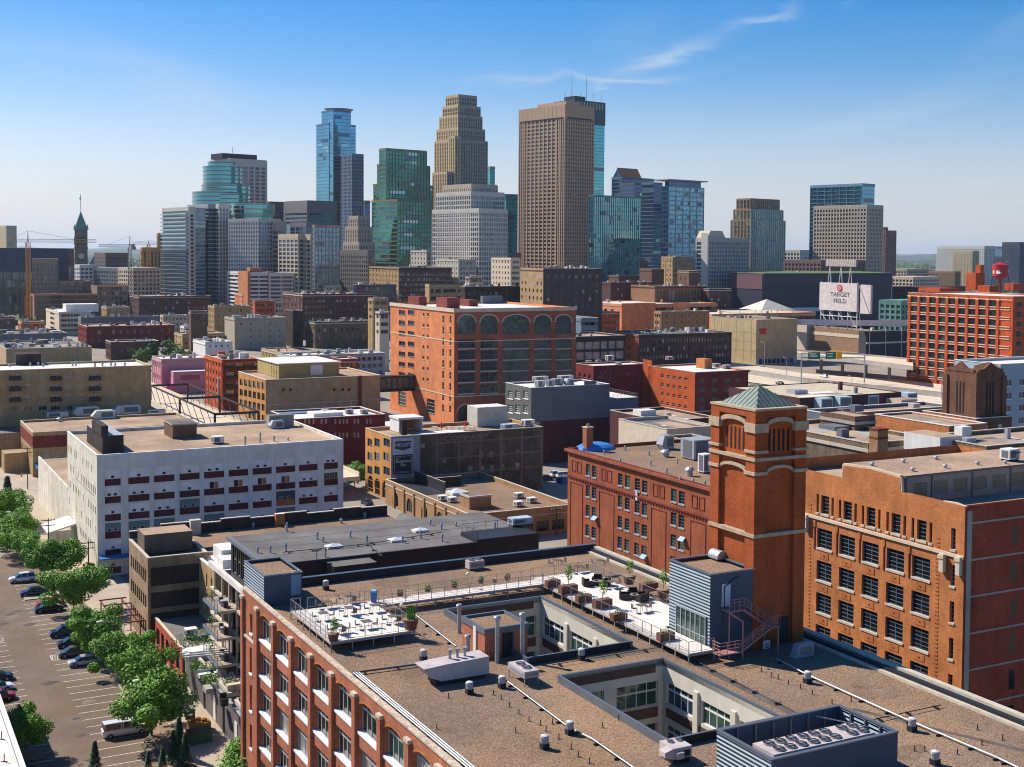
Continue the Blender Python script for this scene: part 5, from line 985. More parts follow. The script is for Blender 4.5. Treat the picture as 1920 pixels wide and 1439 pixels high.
q = M(); q.box(x, y, f.z-.4, x+w, y+d, z1-.3, SHE); [q.box(x-.03, y-.03, f.z+.4+i*.75, x+w, y-.003, f.z+.5+i*.75, mt('batten', (.16, .13, .05), .8)) for i in range(int((z1-f.z-.8)/.75))]; b.part('addition', q, 'unfinished yellow sheathed rooftop addition'); b.blk(x-.4, y-.4, w+.8, d+.8, z1-.3, z1, WHP, 'addition_roof', WHT)
q = M(); q.box(x+w*.52, y-.1, f.z+.3, x+w*.72, y-.04, z1-.9, WHP); b.part('weather_sheet', q)
q = M(); [q.tube((x-.5, y+j, f.z-.4), (x-.5, y+j, z1), .06, DKM, 4) for j in (1, 4, 7)]; q.tube((x-.5, y, f.z+2), (x-.5, y+8, f.z+2), .05, DKM, 4); b.part('scaffold', q)
q = M(); q.box(f.Lb*.80, -.5, 1, f.Lb*.80+1.2, -.065, f.z+.2, DRB); b.part('downpipe_shaft', q)
# dark red building with white roof in front of it
f = Fr(548, 787, 13.6, xl=497, xr=722, La=20)
Bw = []
for x in (572, 580, 588, 603, 611, 629, 637, 644, 651, 665, 672, 688, 695): Bw += wpx(f, 'B', x-1.8, x+1.8, 786, 795, rows=2, dz=3.9, nx=1, nz=2, gm=BLD_, fm=WHP)
b = Bldg('red_warehouse', 'dark red brick warehouse with pairs of white windows and white roof', f, brick('crimson brick', (.17, .028, .028)), B=Bw, cap=WHP, roof=WHT, par=.6)
q = M(); q.box(f.Lb*.3, 6, f.z-.6, f.Lb*.62, 12, f.z+.5, WHT); b.part('roof_box', q); b.blk(f.Lb*.05, f.La-5, 16, 4.6, f.z-.55, f.z-.3, mt('blue grey roofing', (.12, .17, .24), .7), 'roof_patch')
m = M(); m.box(f.Lb+.02, 3, 0, f.Lb+8, 14, 9.5, DRB, WHT); b.part('annex', m, 'low annex with white roof')
for i, x in enumerate((610, 655, 683)): unit(f, x, 776, f.z-.55, 2, 1.6, 1.3, ('left', 'middle', 'right')[i]+' pinkish cube unit on the white roof of the dark red warehouse', UNT)
# grey painted building
f = Fr(995, 728, base=872, xl=948, xr=1143)
Aw = []
for a in (952, 966, 981): Aw += wpx(f, 'A', a, a+10, 733, 748, rows=3, dz=4.1, nx=3, nz=4, fm=WHP, gm=GLG)
b = Bldg('grey_building', 'dark grey painted building with blank side wall and white roof crowded with equipment', f, mt('charcoal paint', (.11, .115, .11), .8, .08, .3), A=Aw, cap=WHP, roof=WHT, par=.4, sill=WHP)
GBL = mt('slate blue paint', (.16, .17, .185), .8, .06, .2, streak=.1)
m = M(); zb = f.wb(1100, 785)[1]; m.box(.02, -.06, zb, f.Lb, -.003, f.z-.02, GBL); m.box(.02, -.05, 0, f.Lb, -.004, zb, brick('plum brick', (.10, .04, .045), .15, .1)); e = f.wb(1197, 745)[0]; zt = f.wb(1197, 745)[1]; m.box(f.Lb+.01, 0, zb-2, e, f.La, zt, GBL, WHT); e2 = f.wb(1223, 766)[0]; z2 = f.wb(1223, 768)[1]; m.box(f.Lb+.01, -.03, 0, e2, f.La, min(z2, zb-2.01), brick('plum brick', ()), GRV2); m.box(f.Lb-8.5, 0, f.z-.01, f.Lb-4.5, .4, f.z+1.2, GBL); b.part('side_wall', m)
post_rail(b.root, [(f.Lb+.1, .2), (e-.1, .2), (e-.1, f.La)], zt, 1.1, 1.5)
for i, (x, y, w, l) in enumerate(((1013, 718, 4.5, 'wide beige louvred unit at the back left'), (1060, 716, 4.5, 'wide beige louvred unit at the back right'), (1012, 726, 2.4, 'small tan unit at the front left'), (1045, 722, 3, 'silver ducted unit in the middle'), (1066, 722, 2.6, 'silver rounded unit right of the middle'), (1031, 725, 2, 'low white unit'))): unit(f, x, y, f.z-.4, w, 2, 1.9, l+' of the grey building roof', UNT if i < 3 else GLV, 'hood' if i == 4 else 'box')
# ================================================================ "401" building
f = Fr(1302, 699, base=790, xl=1215, xr=1403)
Aw = []
for i, x in enumerate((1242, 1253, 1264, 1275, 1286)): Aw += wpx(f, 'A', x-2.6, x+2.6, 702+i*1.6, 708+i*1.6, rows=4, dz=3.35, nx=1, nz=2, gm=GLD)
Bw = []
for x in (1318, 1341, 1365, 1386): 
    for d in (-4.2, 1.2): Bw += wpx(f, 'B', x+d-2, x+d+2.4, 710, 718, rows=4, dz=3.35, nx=1, nz=2, gm=GLS, sill=GRY)
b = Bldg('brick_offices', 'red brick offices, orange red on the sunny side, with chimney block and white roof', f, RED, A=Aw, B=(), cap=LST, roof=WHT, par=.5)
m = M(); m.plane((0, -.06, 0), (1, 0, 0), (0, 0, 1), f.Lb, f.z-.02, [(w['s'], w['z'], w['w'], w['h'], 0) for w in Bw], DRB); b.part('front_wall', m)  # front out of the sun: its shade put in as a darker red brick
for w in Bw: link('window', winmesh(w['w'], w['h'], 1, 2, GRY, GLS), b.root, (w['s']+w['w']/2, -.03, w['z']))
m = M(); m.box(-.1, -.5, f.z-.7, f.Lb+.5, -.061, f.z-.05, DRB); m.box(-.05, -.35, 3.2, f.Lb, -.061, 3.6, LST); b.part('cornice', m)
x, y, w, d, z1 = boxpart(b, f, 1321, 674, 692, 1305, 1335, f.z-.5, ORB, 'penthouse'); 
q = M(); q.box(0, f.La-2.5, 0, .3, f.La+3.5, f.z+2.2, RED); b.part('chimney_block', q)
f2 = Fr(1113, 687, Z=f.C[1]+f.La*.886-5, xl=1080, xr=1217)
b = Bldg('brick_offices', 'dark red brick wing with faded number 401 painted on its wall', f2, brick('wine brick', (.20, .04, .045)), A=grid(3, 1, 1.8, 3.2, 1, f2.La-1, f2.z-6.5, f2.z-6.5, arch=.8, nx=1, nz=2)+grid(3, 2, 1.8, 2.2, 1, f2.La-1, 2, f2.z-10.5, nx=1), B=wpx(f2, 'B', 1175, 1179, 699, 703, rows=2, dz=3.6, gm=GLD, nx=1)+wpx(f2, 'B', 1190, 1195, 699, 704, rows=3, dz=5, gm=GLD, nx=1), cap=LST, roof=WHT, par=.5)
m = M(); m.box(-.1, 0, 0, -.003, f2.La, 2, RED); b.part('base_band', m)
text('401', 5.6, b.root, (f2.wb(1134, 700)[0], -.05, f2.wb(1134, 706)[1]), mt('faded white number', (.26, .13, .13), .9), sx=.8)
for i, (x, y, l) in enumerate(((1143, 677, 'big round silver unit'), (1104, 682, 'small green unit'), (1122, 681, 'small pale unit'), (1160, 686, 'white rail unit'))): unit(f2, x, y, f2.z-.5, 3 if i == 0 else 1.8, 2, 2.2 if i == 0 else 1.2, l+' on the white roof of the 401 wing', GLV if i else WHP)
for i, (x, y, l) in enumerate(((1255, 676, 'pale box unit left of the orange roof block'), (1343, 689, 'grey unit right of the orange roof block'), (1362, 692, 'low unit at the right end of the white roof'))): unit(f, x, y, f.z-.5, 2.6, 2, 1.5, l, UNT)
REC = brick('rust brick', (.31, .095, .045))
# ================================================================ R red brick building + tower + O orange warehouse
f = Fr(1345, 919, 24.2, xl=1065, xr=1480, La=1); 
P = FF.C+FF.b*80; P = P.copy(); P[2] = 24.2
t = along(P, A0, 1065); 
far = P+A0*t; LaR = 62.; f = FX(far-A0*LaR, LaR, 30)
Aw = []; zs = None
cols = ((1098.5, 1106), (1110, 1118), (1159, 1167), (1172, 1181), (1190.5, 1200), (1204, 1214), (1258.5, 1269), (1273, 1284))
for i, (a, c) in enumerate(cols):
    yt = {0: 873, 1: 877}.get(i)
    s0 = f.wa(c, 900)[0]; s1 = f.wa(a, 900)[0]
    for r in range(6):
        z = 24.2-4.15-r*3.55 if r else 24.2-3.9
        if r == 0 and i in ()or z < .3: continue
        Aw.append(dict(s=s0, z=z, w=s1-s0, h=2.05, nx=1, nz=4, fm=GRY, gm=GLG if (i+r) % 3 == 0 else GLS))
b = Bldg('brick_hotel', 'deep red brick building with flat cornice and paired windows behind the white terrace', f, REC, A=Aw, cap=DRB, roof=GRV, par=.4, sill=GRY2, rec=.2)
m = M(); m.box(-.55, -.1, f.z-.45, -.003, f.La+.4, f.z-.02, brick('cornice brick', (.30, .10, .06))); m.box(-.2, -.1, f.z-5.0, -.003, f.La, f.z-4.75, DRB); [m.box(-.12, .3+i*.8, f.z-5.4, -.003, .7+i*.8, f.z-5.0, DRB) for i in range(int(LaR/.8))]
for a, c in ((1070, 1093), (1124, 1152), (1222, 1250), (1296, 1325)):
    s0 = f.wa(c, 900)[0]; s1 = f.wa(a, 900)[0]
    for z0, z1 in ((2, f.z-6),): [m.box(-.08, u, z0, -.003, v, z1, DRB) for u, v in ((s0, s0+.1), (s1-.1, s1))]; m.box(-.08, s0, z1, -.003, s1, z1+.1, DRB)
    q = (s0+s1)/2; [m.box(-.08, u, f.z-3.9, -.003, u+.1, f.z-1.9, DRB) for u in (q-1.6, q-.3, q+.3, q+1.6)]; [m.box(-.08, u, f.z-v, -.003, u+1.4, f.z-v+.1, DRB) for u in (q-1.6, q+.3) for v in (3.9, 1.95)]
b.part('brick_relief', m)
for i, (x, y) in enumerate(((1116, 973), (1280, 1012), (1208, 1045))):   # tilted open sashes
    s, z = f.wa(x, y); q = M(); q.poly([(-.1, s-.9, z+.5), (-.1, s+.5, z+.5), (-.75, s+.5, z-.1), (-.75, s-.9, z-.1)], mt('open sash', (.35, .52, .68), .15)); b.part('open_sash', q)
s, z = f.wa(1195, 925); q = M(); q.box(-.2, s-.3, z-1.2, -.12, s+.3, z+.5, mt('pale cloth', (.5, .48, .6), .8)); tag(q.obj('hanging_cloth', None, f.w(0, 0, 0), HD), 'pale cloth hanging from a window of the deep red building', 'cloth')
def runit(x, y, *a, **k): return unit(f, x, y, f.z-.4, *a, **k)
runit(1102, 845, 1.4, 1.4, 4.2, 'slim orange brick chimney at the left end of the deep red roof', REB, kind='chim')
runit(1247, 842, 2.6, 2, 2.6, 'silver box vent at the back of the deep red roof', GLV, kind='hood'); runit(1248, 857, 1.8, 1.8, 1.3, 'round silver vent in the middle of the deep red roof', kind='vent'); runit(1293, 893, 1.5, 1.5, 1.5, 'round silver vent near the cornice of the deep red roof', kind='vent'); runit(1310, 860, 5, 4, 3.6, 'grey box room beside the brick tower on the deep red roof', GRY2)
runit(1321, 887, 1.6, 1.6, 3.2, 'cluster of white ducts beside the brick tower', WHP)
for i, (x, y) in enumerate(((1133, 853), (1172, 845), (1217, 855), (1220, 873), (1270, 870), (1250, 888), (1275, 905), (1300, 908), (1322, 912), (1163, 870))): unit(f, x, y, f.z-.4, .4, .4, .9, 'thin white pipe %s on the deep red roof' % ('first second third fourth fifth sixth seventh eighth ninth tenth'.split()[i]), kind='vent', grp='thin pipes on the deep red roof')
q = M(); n = 14; [q.poly([(4.0*math.cos(a)*math.cos(e), 3.0*math.sin(a)*math.cos(e), 1.3*math.sin(e)) for a, e in ((2*PI*i/n, j*PI/8), (2*PI*(i+1)/n, j*PI/8), (2*PI*(i+1)/n, (j+1)*PI/8), (2*PI*i/n, (j+1)*PI/8))], mt('blue dome', (.05, .22, .55), .5)) for i in range(n) for j in range(4)]; tag(q.obj('blue_dome', None, f.w(*f.rf(1116, 842, f.z-.4), f.z-.4), HD), 'low bright blue dome behind the slim chimney', 'dome')
RR = f
# --- brick water tower with pyramid roof
f = Fr(1418, 769, 45.7, xl=1343, xr=1503)
T = thing('brick_tower', 'tall square orange brick tower with stone bands and patinated pyramid roof', 'tower', f.w(0, 0, 0), HD); w, d = f.Lb, f.La; TB = TAB; LS0 = LST; LST = mt('tower stone', (.44, .34, .23), .85, .15, 1.5, fine=.12, fsc=10)
m = M(); H = 45.7; zpb = f.wa(1400, 797)[1]+.86
m.box(0, 0, 10, w, d, H, TB)
def zt(y): return f.wa(1410, y)[1]
for (x, y, X, Y) in ((-.35, -.35, 1.0, 1.0), (w-1.0, -.35, w+.35, 1.0), (-.35, d-1.0, 1.0, d+.35), (w-1, d-1, w+.35, d+.35)): m.box(x, y, 10, X, Y, zpb, TB)
m.obj('shaft', T)
m = M()
for y, e, h in ((1000, .47, .34), (858, .47, .30)): z = f.wa(1400, y)[1]; m.box(-e, -e, z-h/2, w+e, d+e, z+h/2, LST)
zc = f.wa(1400, 797)[1]; zm_ = f.wa(1400, 884)[1]
for (x, y, X, Y) in ((-.5, -.5, 1.1, 1.1), (w-1.1, -.5, w+.5, 1.1), (-.5, d-1.1, 1.1, d+.5)): m.box(x, y, zc-.55, X, Y, zc+.3, LST); m.box(x, y, zc-2.45, X, Y, zc-2.2, LST); m.box(x, y, zm_-.15, X, Y, zm_+.15, LST)
n = 8
for j in range(n):                               # arched stone hoods and the curved band
    t0, t1 = PI*j/n, PI*(j+1)/n
    for L_, ax in ((w, 'y'), (d, 'x')):
        cw = L_/2-1.1; X = lambda t: L_/2-cw*math.cos(t)
        for z_, th, rise, e in ((zc+.25, .42, .55, -.3), (zm_+.15, .3, .5, -.3)):
            z = lambda t: z_+rise*math.sin(t); m.prism([(X(t0), z(t0)-th), (X(t1), z(t1)-th), (X(t1), z(t1)), (X(t0), z(t0))], e, -.0, LST, axis=ax)
m.obj('stone_band', T)
m = M(); m.box(-.35, -.35, zpb+.002, w+.35, d+.35, H-.1, TB); m.box(-.42, -.42, H-.098, w+.42, d+.42, H+.1, LST); m.obj('parapet', T)
zl0, zl1 = f.wa(1400, 846)[1], f.wa(1400, 806)[1]; SLT = mt('louvre black', (.015, .012, .012), .8)
for i in range(5):
    for q, side in ((M(), 0), (M(), 1)):
        if side: c = d/2+(i-2)*.62; q.prism([(c-.13, zl0), (c+.13, zl0), (c+.13, zl1), (c, zl1+.15), (c-.13, zl1)], -.02, -.005, SLT, axis='x')
        else: c = w/2+(i-2)*.55; q.prism([(c-.12, zl0), (c+.12, zl0), (c+.12, zl1), (c, zl1+.15), (c-.12, zl1)], -.02, -.005, SLT, axis='y')
        q.obj('louvre', T)
ap = zat(np.array(f.w(w/2, d/2, 0)), 1433, 722); m = M(); PAT = mt('grey green metal roof', (.17, .22, .19), .5, .15, .6, .2, streak=.2); m.pyr(.25, .25, w-.25, d-.25, H+.1, ap, PAT)
m.obj('pyramid_roof', T); m = M()
for i in range(-4, 5):
    t = abs(i)/5; c = w/2+i*w/10; e = 1-t
    m.tube((c, .27, H+.12), (c, .27+(d/2-.27)*e, H+.12+(ap-H-.1)*e), .035, DKM, 3); c = d/2+i*d/10; m.tube((.27, c, H+.12), (.27+(w/2-.27)*e, c, H+.12+(ap-H-.1)*e), .035, DKM, 3)
m.obj('roof_rib', T)
m = M(); m.box(w*.72, -.39, 24, w*.72+1.3, -.352, 26.6, BLK) if 0 else m.box(w*.55, -.03, rz0, w*.55+1.2, -.003, rz0+2.5, BLK); m.obj('door', T)
TWR = f; LST = LS0
# --- O orange warehouse
f = Fr(1810, 950, 33., xl=1508, xr=1990); f.La = 33.; Lb = 34.; f.Lb = Lb; OR_ = f
z_of = lambda y, x=1788: f.wa(x, y)[1]
Aw = []
colx = ((1532, 1560), (1574, 1603), (1617, 1648), (1663, 1696), (1711, 1745))
cs = [(f.wa(c, 1010)[0], f.wa(a, 1010)[0]) for a, c in colx]
zz0 = f.wa(1727, 1044+42)[1]
for (s0, s1) in cs:
    for r in range(5): Aw.append(dict(s=s0, z=zz0-r*4.03, w=s1-s0, h=2.45, nx=2, nz=5, fm=mt('blue steel sash', (.10, .13, .17), .5), gm=GLD, bar=.09))
    zt_ = f.wa(1727, 980+34)[1]; c = (s0+s1)/2; Aw += [dict(s=c-.7, z=zt_, w=1.4, h=2.3, nx=1, nz=5, fm=GRY, gm=GLD)]+[dict(s=c+e-.2, z=zt_, w=.4, h=2.3, nx=1, nz=1, gm=GLD) for e in (-1.35, 1.35)]
s0, s1 = f.wa(1791.5, 1020)[0], f.wa(1783, 1020)[0]; zq = f.wa(1787, 1031)[1]
for r in range(6): Aw.append(dict(s=s0, z=zq-r*4.03, w=s1-s0, h=2.35, nx=1, nz=5, fm=GRY2, gm=GLD, bar=.06))
b = Bldg('orange_warehouse', 'large orange brick warehouse with stepped white trimmed parapet and steel windows', f, ORB, A=Aw, cap=None, roof=GRV2, par=1.5, sill=LST, rec=.3, fm=DKM)
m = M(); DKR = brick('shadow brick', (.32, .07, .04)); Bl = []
for r in range(7): Bl.append((7.2, 28-r*4.03, .9, 2.2, 0))
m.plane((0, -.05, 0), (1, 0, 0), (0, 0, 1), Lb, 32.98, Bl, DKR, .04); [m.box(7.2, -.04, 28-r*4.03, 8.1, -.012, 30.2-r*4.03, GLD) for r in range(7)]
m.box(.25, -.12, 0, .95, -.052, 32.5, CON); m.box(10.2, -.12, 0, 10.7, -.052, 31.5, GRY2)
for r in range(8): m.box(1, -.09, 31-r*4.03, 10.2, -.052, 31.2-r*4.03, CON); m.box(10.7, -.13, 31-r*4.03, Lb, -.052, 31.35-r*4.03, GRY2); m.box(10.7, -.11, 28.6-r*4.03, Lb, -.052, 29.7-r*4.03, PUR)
b.part('side_wall', m)
# stepped parapet on the A side, following its picture outline
m = M(); tr = M(); pr = []
for x, y in ((1508, 887), (1514, 893), (1515, 897), (1578, 914), (1581, 873), (1632, 880), (1687, 896), (1690, 934), (1766, 952), (1768, 944), (1790, 947), (1810, 955)):
    s, z = f.wa(x, y); pr.append((s, z))
pr[-1] = (-.02, pr[-1][1]); pts = [(s, z) for s, z in pr]
poly = [(pts[0][0], 32.9)]+pts+[(-.02, 32.9)]
for p, q in zip(pts, pts[1:]):
    if abs(p[0]-q[0]) > .05: m.prism([(p[0], 32.7), (q[0], 32.7), (q[0], q[1]), (p[0], p[1])], -.004, .45, ORB, axis='x')
    d_ = Vector((0, q[0]-p[0], q[1]-p[1]))
    for off in (.2,): tr.tube((off, p[0], p[1]+.1), (off, q[0], q[1]+.1), .24, mt('buff coping', (.62, .50, .36), .8), 4)
b.part('stepped_parapet', m); b.part('parapet_trim', tr)
m = M(); zl = f.wa(1790, 1037)[1]; z_band = f.wa(1640, 985)[1]
zb = f.wa(1727, 1024)[1]; m.box(-.22, 0, zb-.2, -.003, f.La, zb+.15, CRM)
b.part('stone_band', m)
for x, y in ((1514, 975), (1770, 1050), (1801, 1056)):
    s, z = f.wa(x, y); q = M(); q.box(-.5, s-.3, z-1.3, -.003, s+.3, z+.7, CRM); q.box(-.6, s-.4, z+.2, -.51, s+.4, z+.6, CRM); b.part('stone_bracket', q)
m = M(); OR2 = brick('relief brick', (.44, .155, .05))
for (s0, s1) in cs:
    c = (s0+s1)/2
    for r in range(5): z = zz0-r*4.03-1.25; m.box(-.05, c-.75, z, -.003, c+.75, z+.8, OR2); m.box(-.08, c-.12, z+.3, -.051, c+.12, z+.5, DRB)
    m.box(-.1, s1+.25, zz0+2.5, -.003, s1+.6, zz0+3.3, OR2); m.box(-.1, s1+.35, zz0-.3, -.003, s1+.5, zz0+2.5, DRB)
b.part('brick_relief', m)
m = M(); s = f.wa(1757, 1100)[0]
for z in np.arange(8, 29, .45): m.box(-.05, s-.25, z, -.003, s+.25, z+.2, OR2)
s = f.wa(1517, 1100)[0]
for z in np.arange(8, 29, .45): m.box(-.05, s-.2, z, -.003, s+.2, z+.2, OR2)
b.part('quoin_strip', m)
# raised roof with pale window wall
x0_, y0_, w_, d_, za, zb_ = f.bx(1690, 897, 941, 1583, 2100, f.z-.5); y0_ = max(y0_, f.wa(1690, 934)[0]); x0_ = .5
w_ = Lb-1; d_ = f.wa(1580, 900)[0]-y0_; zt_ = f.z+1.55
m = M(); PW = mt('pale glazed wall', (.27, .27, .23), .8, .1, .4); m.plane((x0_, y0_, f.z-1.5), (1, 0, 0), (0, 0, 1), w_, zt_-f.z+1.5, [(1.3+i*3.2, .75, 2.2, 1.6, 0) for i in range(10)], PW, .1); m.poly([(x0_, y0_, f.z-1.5), (x0_, y0_+d_, f.z-1.5), (x0_, y0_+d_, zt_), (x0_, y0_, zt_)], ORB)
[m.box(x0_+a, y0_-.12, f.z-1.5, x0_+a+.18, y0_-.003, zt_+.02, GRY) for a in (.1, 4.1, 10.6, 17, 23.4)]; b.part('monitor_wall', m)
m = M(); m.box(x0_-.1, y0_-.15, zt_+.003, x0_+w_, y0_+d_, zt_+.25, GRY, GRV2); b.part('monitor_roof', m)
for i in range(10): link('window', winmesh(2.2, 1.6, 7, 5, PW, mt('olive glass', (.17, .19, .12), .4), bar=.04), b.root, (x0_+1.3+i*3.2+1.1, y0_+.09, f.z-.75))
for i, (x, y) in enumerate(((1635, 874), (1694, 868), (1755, 862), (1711, 884), (1772, 878), (1833, 872), (1885, 870))): unit(f, x, y, zt_+.25, .6, .6, .45, '%s squat vent on the raised tan roof of the orange warehouse' % ('first second third fourth fifth sixth last'.split()[i]), kind='vent', grp='squat vents on the raised roof')
unit(f, 1893, 864, zt_+.25, 1.8, 1.5, 1.5, 'white box unit with dish on the raised tan roof', WHP)
q = M(); q.tube((0, 0, 0), (0, 0, 1.0), .05, DKM, 5); q.cyl(0, 0, 1.0, 1.2, .1, DKM, r2=.55, n=12); tag(q.obj('satellite_dish', None, f.w(*f.rf(1907, 866, zt_+.25), zt_+.25), HD), 'dark satellite dish beside the white box unit on the raised roof', 'satellite dish')
# ================================================================ cars
def loft(m, secs, mat):
    """closed skin over cross sections [(x, [(y, z)...])]"""
    n = len(secs[0][1]); i0 = len(m.v); k = m.mi(mat)
    for x, ps in secs: m.v += [(x, p[0], p[1]) for p in ps]
    for s in range(len(secs)-1):
        for j in range(n): q = (j+1) % n; m.f.append((i0+s*n+j, i0+s*n+q, i0+(s+1)*n+q, i0+(s+1)*n+j)); m.m.append(k)
    m.f.append(tuple(i0+j for j in range(n))[::-1]); m.m.append(k); m.f.append(tuple(i0+(len(secs)-1)*n+j for j in range(n))); m.m.append(k)
CGL = glassm('car glass', (.02, .03, .035), .05); TYR = mt('tyre rubber', (.012, .012, .012), .9)
def paint(n, c): return mt('car paint '+n, c, .25, .02, .5, .2, spec=.6)
def car(lbl, p, rz, kind, pm, grp='cars parked in the lot'):
    T = thing({'sedan': 'parked_car', 'suv': 'parked_car', 'pickup': 'pickup_truck'}[kind], lbl, 'truck' if kind == 'pickup' else 'car', p, rz, grp)
    L, Wd = {'sedan': (4.7, .9), 'suv': (4.6, .92), 'pickup': (5.5, .95)}[kind]; hb, ht = {'sedan': (.92, 1.42), 'suv': (1.05, 1.68), 'pickup': (1.15, 1.85)}[kind]
    sec = lambda w, z0, z1: [(-w*.93, z0), (w*.93, z0), (w, z0+.2), (w, z1-.18), (w*.86, z1), (-w*.86, z1), (-w, z1-.18), (-w, z0+.2)]
    m = M(); loft(m, [(-L/2, sec(Wd*.82, .38, hb-.22)), (-L/2+.25, sec(Wd*.97, .3, hb-.04)), (-L/2+1.2, sec(Wd, .26, hb)), (L/2-1.5, sec(Wd, .26, hb)), (L/2-.35, sec(Wd*.95, .3, hb-.14)), (L/2, sec(Wd*.8, .38, hb-.32))], pm); m.obj('body', T)
    cab = {'sedan': (-1.75, -1.0, .55, 1.35), 'suv': (-2.15, -1.85, .45, 1.25), 'pickup': (-2.65, -2.55, 1.0, 1.65)}[kind]
    g = M(); cs = lambda w, z0, z1, t: [(-w, z0), (w, z0), (w-t, z1), (-(w-t), z1)]
    loft(g, [(cab[0], cs(Wd*.9, hb-.06, hb, 0)), (cab[1], cs(Wd*.92, hb-.06, ht-.06, .18)), (cab[2], cs(Wd*.92, hb-.06, ht-.06, .18)), (cab[3], cs(Wd*.9, hb-.06, hb, 0))], CGL); g.obj('windows', T).name = 'window'
    r = M(); loft(r, [(cab[1]-.05, cs(Wd*.76, ht-.09, ht-.03, .05)), ((cab[1]+cab[2])/2, cs(Wd*.78, ht-.09, ht, .08)), (cab[2]+.06, cs(Wd*.76, ht-.09, ht-.04, .05))], pm)
    for x in ([-.75, .3] if kind != 'pickup' else [-2.5, -.55, -.3, .6]):
        for s in (-1, 1): r.tube((x, s*Wd*.93, hb-.05), (x, s*Wd*.77, ht-.05), .06, pm, 4)
    r.obj('roof', T)
    for x in (-L/2+.85, L/2-.9):
        for s in (-1, 1):
            w = M(); w.tube((x, s*(Wd-.18), .33), (x, s*(Wd+.02), .33), .33, TYR, 12); w.tube((x, s*(Wd+.021), .33), (x, s*(Wd+.035), .33), .18, GLV, 10); w.obj('wheel', T)
    for s in (-1, 1):
        h = M(); h.box(L/2-.2, s*Wd*.66-.16, hb-.48, L/2+.01, s*Wd*.66+.16, hb-.32, mt('lamp glass', (.7, .7, .68), .2)); h.obj('headlight', T)
        h = M(); h.box(-L/2-.01, s*Wd*.66-.14, hb-.42, -L/2+.15, s*Wd*.66+.14, hb-.26, SIG); h.obj('tail_light', T)
    return T
def cpos(x, y, z=.03): p = pz(x, y, .7); return (float(p[0]), float(p[1]), z)
WP_, BKP, NVP, SLP, RDP, BRP = paint('white', (.75, .75, .76)), paint('black', (.012, .013, .02)), paint('navy', (.015, .03, .08)), paint('silver', (.42, .43, .44)), paint('red', (.35, .015, .02)), paint('bronze', (.12, .10, .085))
NOSE = HD+PI                                     # nose towards the aisle
for x, y, k, pm, l in ((42, 1084, 'suv', WP_, 'white hatchback parked farthest up the lot, first below the trees'), (63, 1109, 'sedan', NVP, 'dark blue car parked behind the white hatchback'), (91, 1139, 'sedan', BKP, 'black sedan half under a tree beside the traffic island'), (121, 1184, 'suv', NVP, 'dark navy SUV, first of the four cars parked together'), (136, 1203, 'sedan', BKP, 'dark blue grey sedan, second of the four cars parked together'), (139, 1221, 'sedan', BRP, 'bronze grey sedan, third of the four cars parked together'), (159, 1238, 'sedan', SLP, 'silver sedan with its nose towards the aisle, last of the four together')):
    car(l, cpos(x, y), NOSE, k, pm)
car('dark red car behind the black sedan by the traffic island', cpos(93, 1130), NOSE, 'sedan', RDP)
car('white pickup truck with covered bed parked alone near the big tree', cpos(234, 1367), HD, 'pickup', WP_)
car('black car cut by the picture edge in the row across the aisle', cpos(-9, 1268), HD, 'sedan', BKP); car('bright red car in the row across the aisle', cpos(-6, 1304), HD, 'sedan', RDP); car('white and red car between black and bright red ones', cpos(-9, 1287), HD, 'sedan', WP_)
car('dark car in the shade at the top left of the lot', cpos(8, 1015), HD, 'suv', NVP); car('small black car behind the spruce trees far up the lot', cpos(6, 855), HD+PI/2, 'sedan', BKP)
car('dark blue car at the kerb beside the orange fronted office', cpos(688, 941), HD+PI/2, 'sedan', NVP, 'cars on the streets'); car('dark blue car in the yard behind the market hall', cpos(1024, 896), HD, 'sedan', NVP, 'cars on the streets'); car('white car in the yard behind the market hall', cpos(1047, 889), HD, 'suv', WP_, 'cars on the streets'); car('second white car, right in the yard behind the market hall', cpos(1058, 891), HD, 'suv', WP_, 'cars on the streets')
# ================================================================ trees
def crown_mesh(name, R, H, n, s, mat, seed, cone=False, zc=0):
    rn = random.Random(seed); m = M()
    if cone:
        for i in range(n):
            t = rn.random()**.7; a = rn.uniform(0, 6.283); rr = R*(1-t)*(.55+.45*rn.random())*(1+.2*math.sin(t*40)); c = Vector((rr*math.cos(a), rr*math.sin(a), t*H)); o = Vector((math.cos(a), math.sin(a), -.35)); u = o*s*rn.uniform(.6, 1.4); v = Vector((-math.sin(a), math.cos(a), rn.uniform(-.3, .3)))*s*.35
            m.poly([c-v, c+u*.3-v*.3+Vector((0, 0, .1)), c+u, c+v], mat)
    else:
        blobs = [(Vector((rn.gauss(0, .46)*R, rn.gauss(0, .46)*R, zc+rn.uniform(-.85, .8)*H*.5)), R*rn.uniform(.28, .5)) for _ in range(20)]
        per = n//len(blobs)
        for c, r in blobs: foliage(m, c.x, c.y, c.z, r, r, r*.75, per, s, mat, rn, .55, .55)
        foliage(m, 0, 0, zc, R*.95, R*.95, H*.5, n//5, s, mat, rn, .3, .5)
    return m.mesh(name)
CM = [crown_mesh('crown', 4.3, 6.0, 10500, .36, LF1, i, zc=4.5) for i in range(3)]
CF = [crown_mesh('crown', 4.0, 5.6, 700, 1.0, LF3, 20+i, zc=5.0) for i in range(2)]
CS = crown_mesh('crown', 2.1, 9.5, 3800, .5, LF2, 5, True)
def trunkm(h, r, br=4, z0=0):
    m = M(); m.tube((0, 0, 0), (.1, .05, h), r, BRK, 7, r*.6); rn = random.Random(h)
    for i in range(br): a = i*6.28/br+rn.random(); m.tube((.08, .04, h*.8), (1.4*math.cos(a), 1.4*math.sin(a), h*1.5), r*.5, BRK, 5, r*.2)
    return m.mesh('trunk')
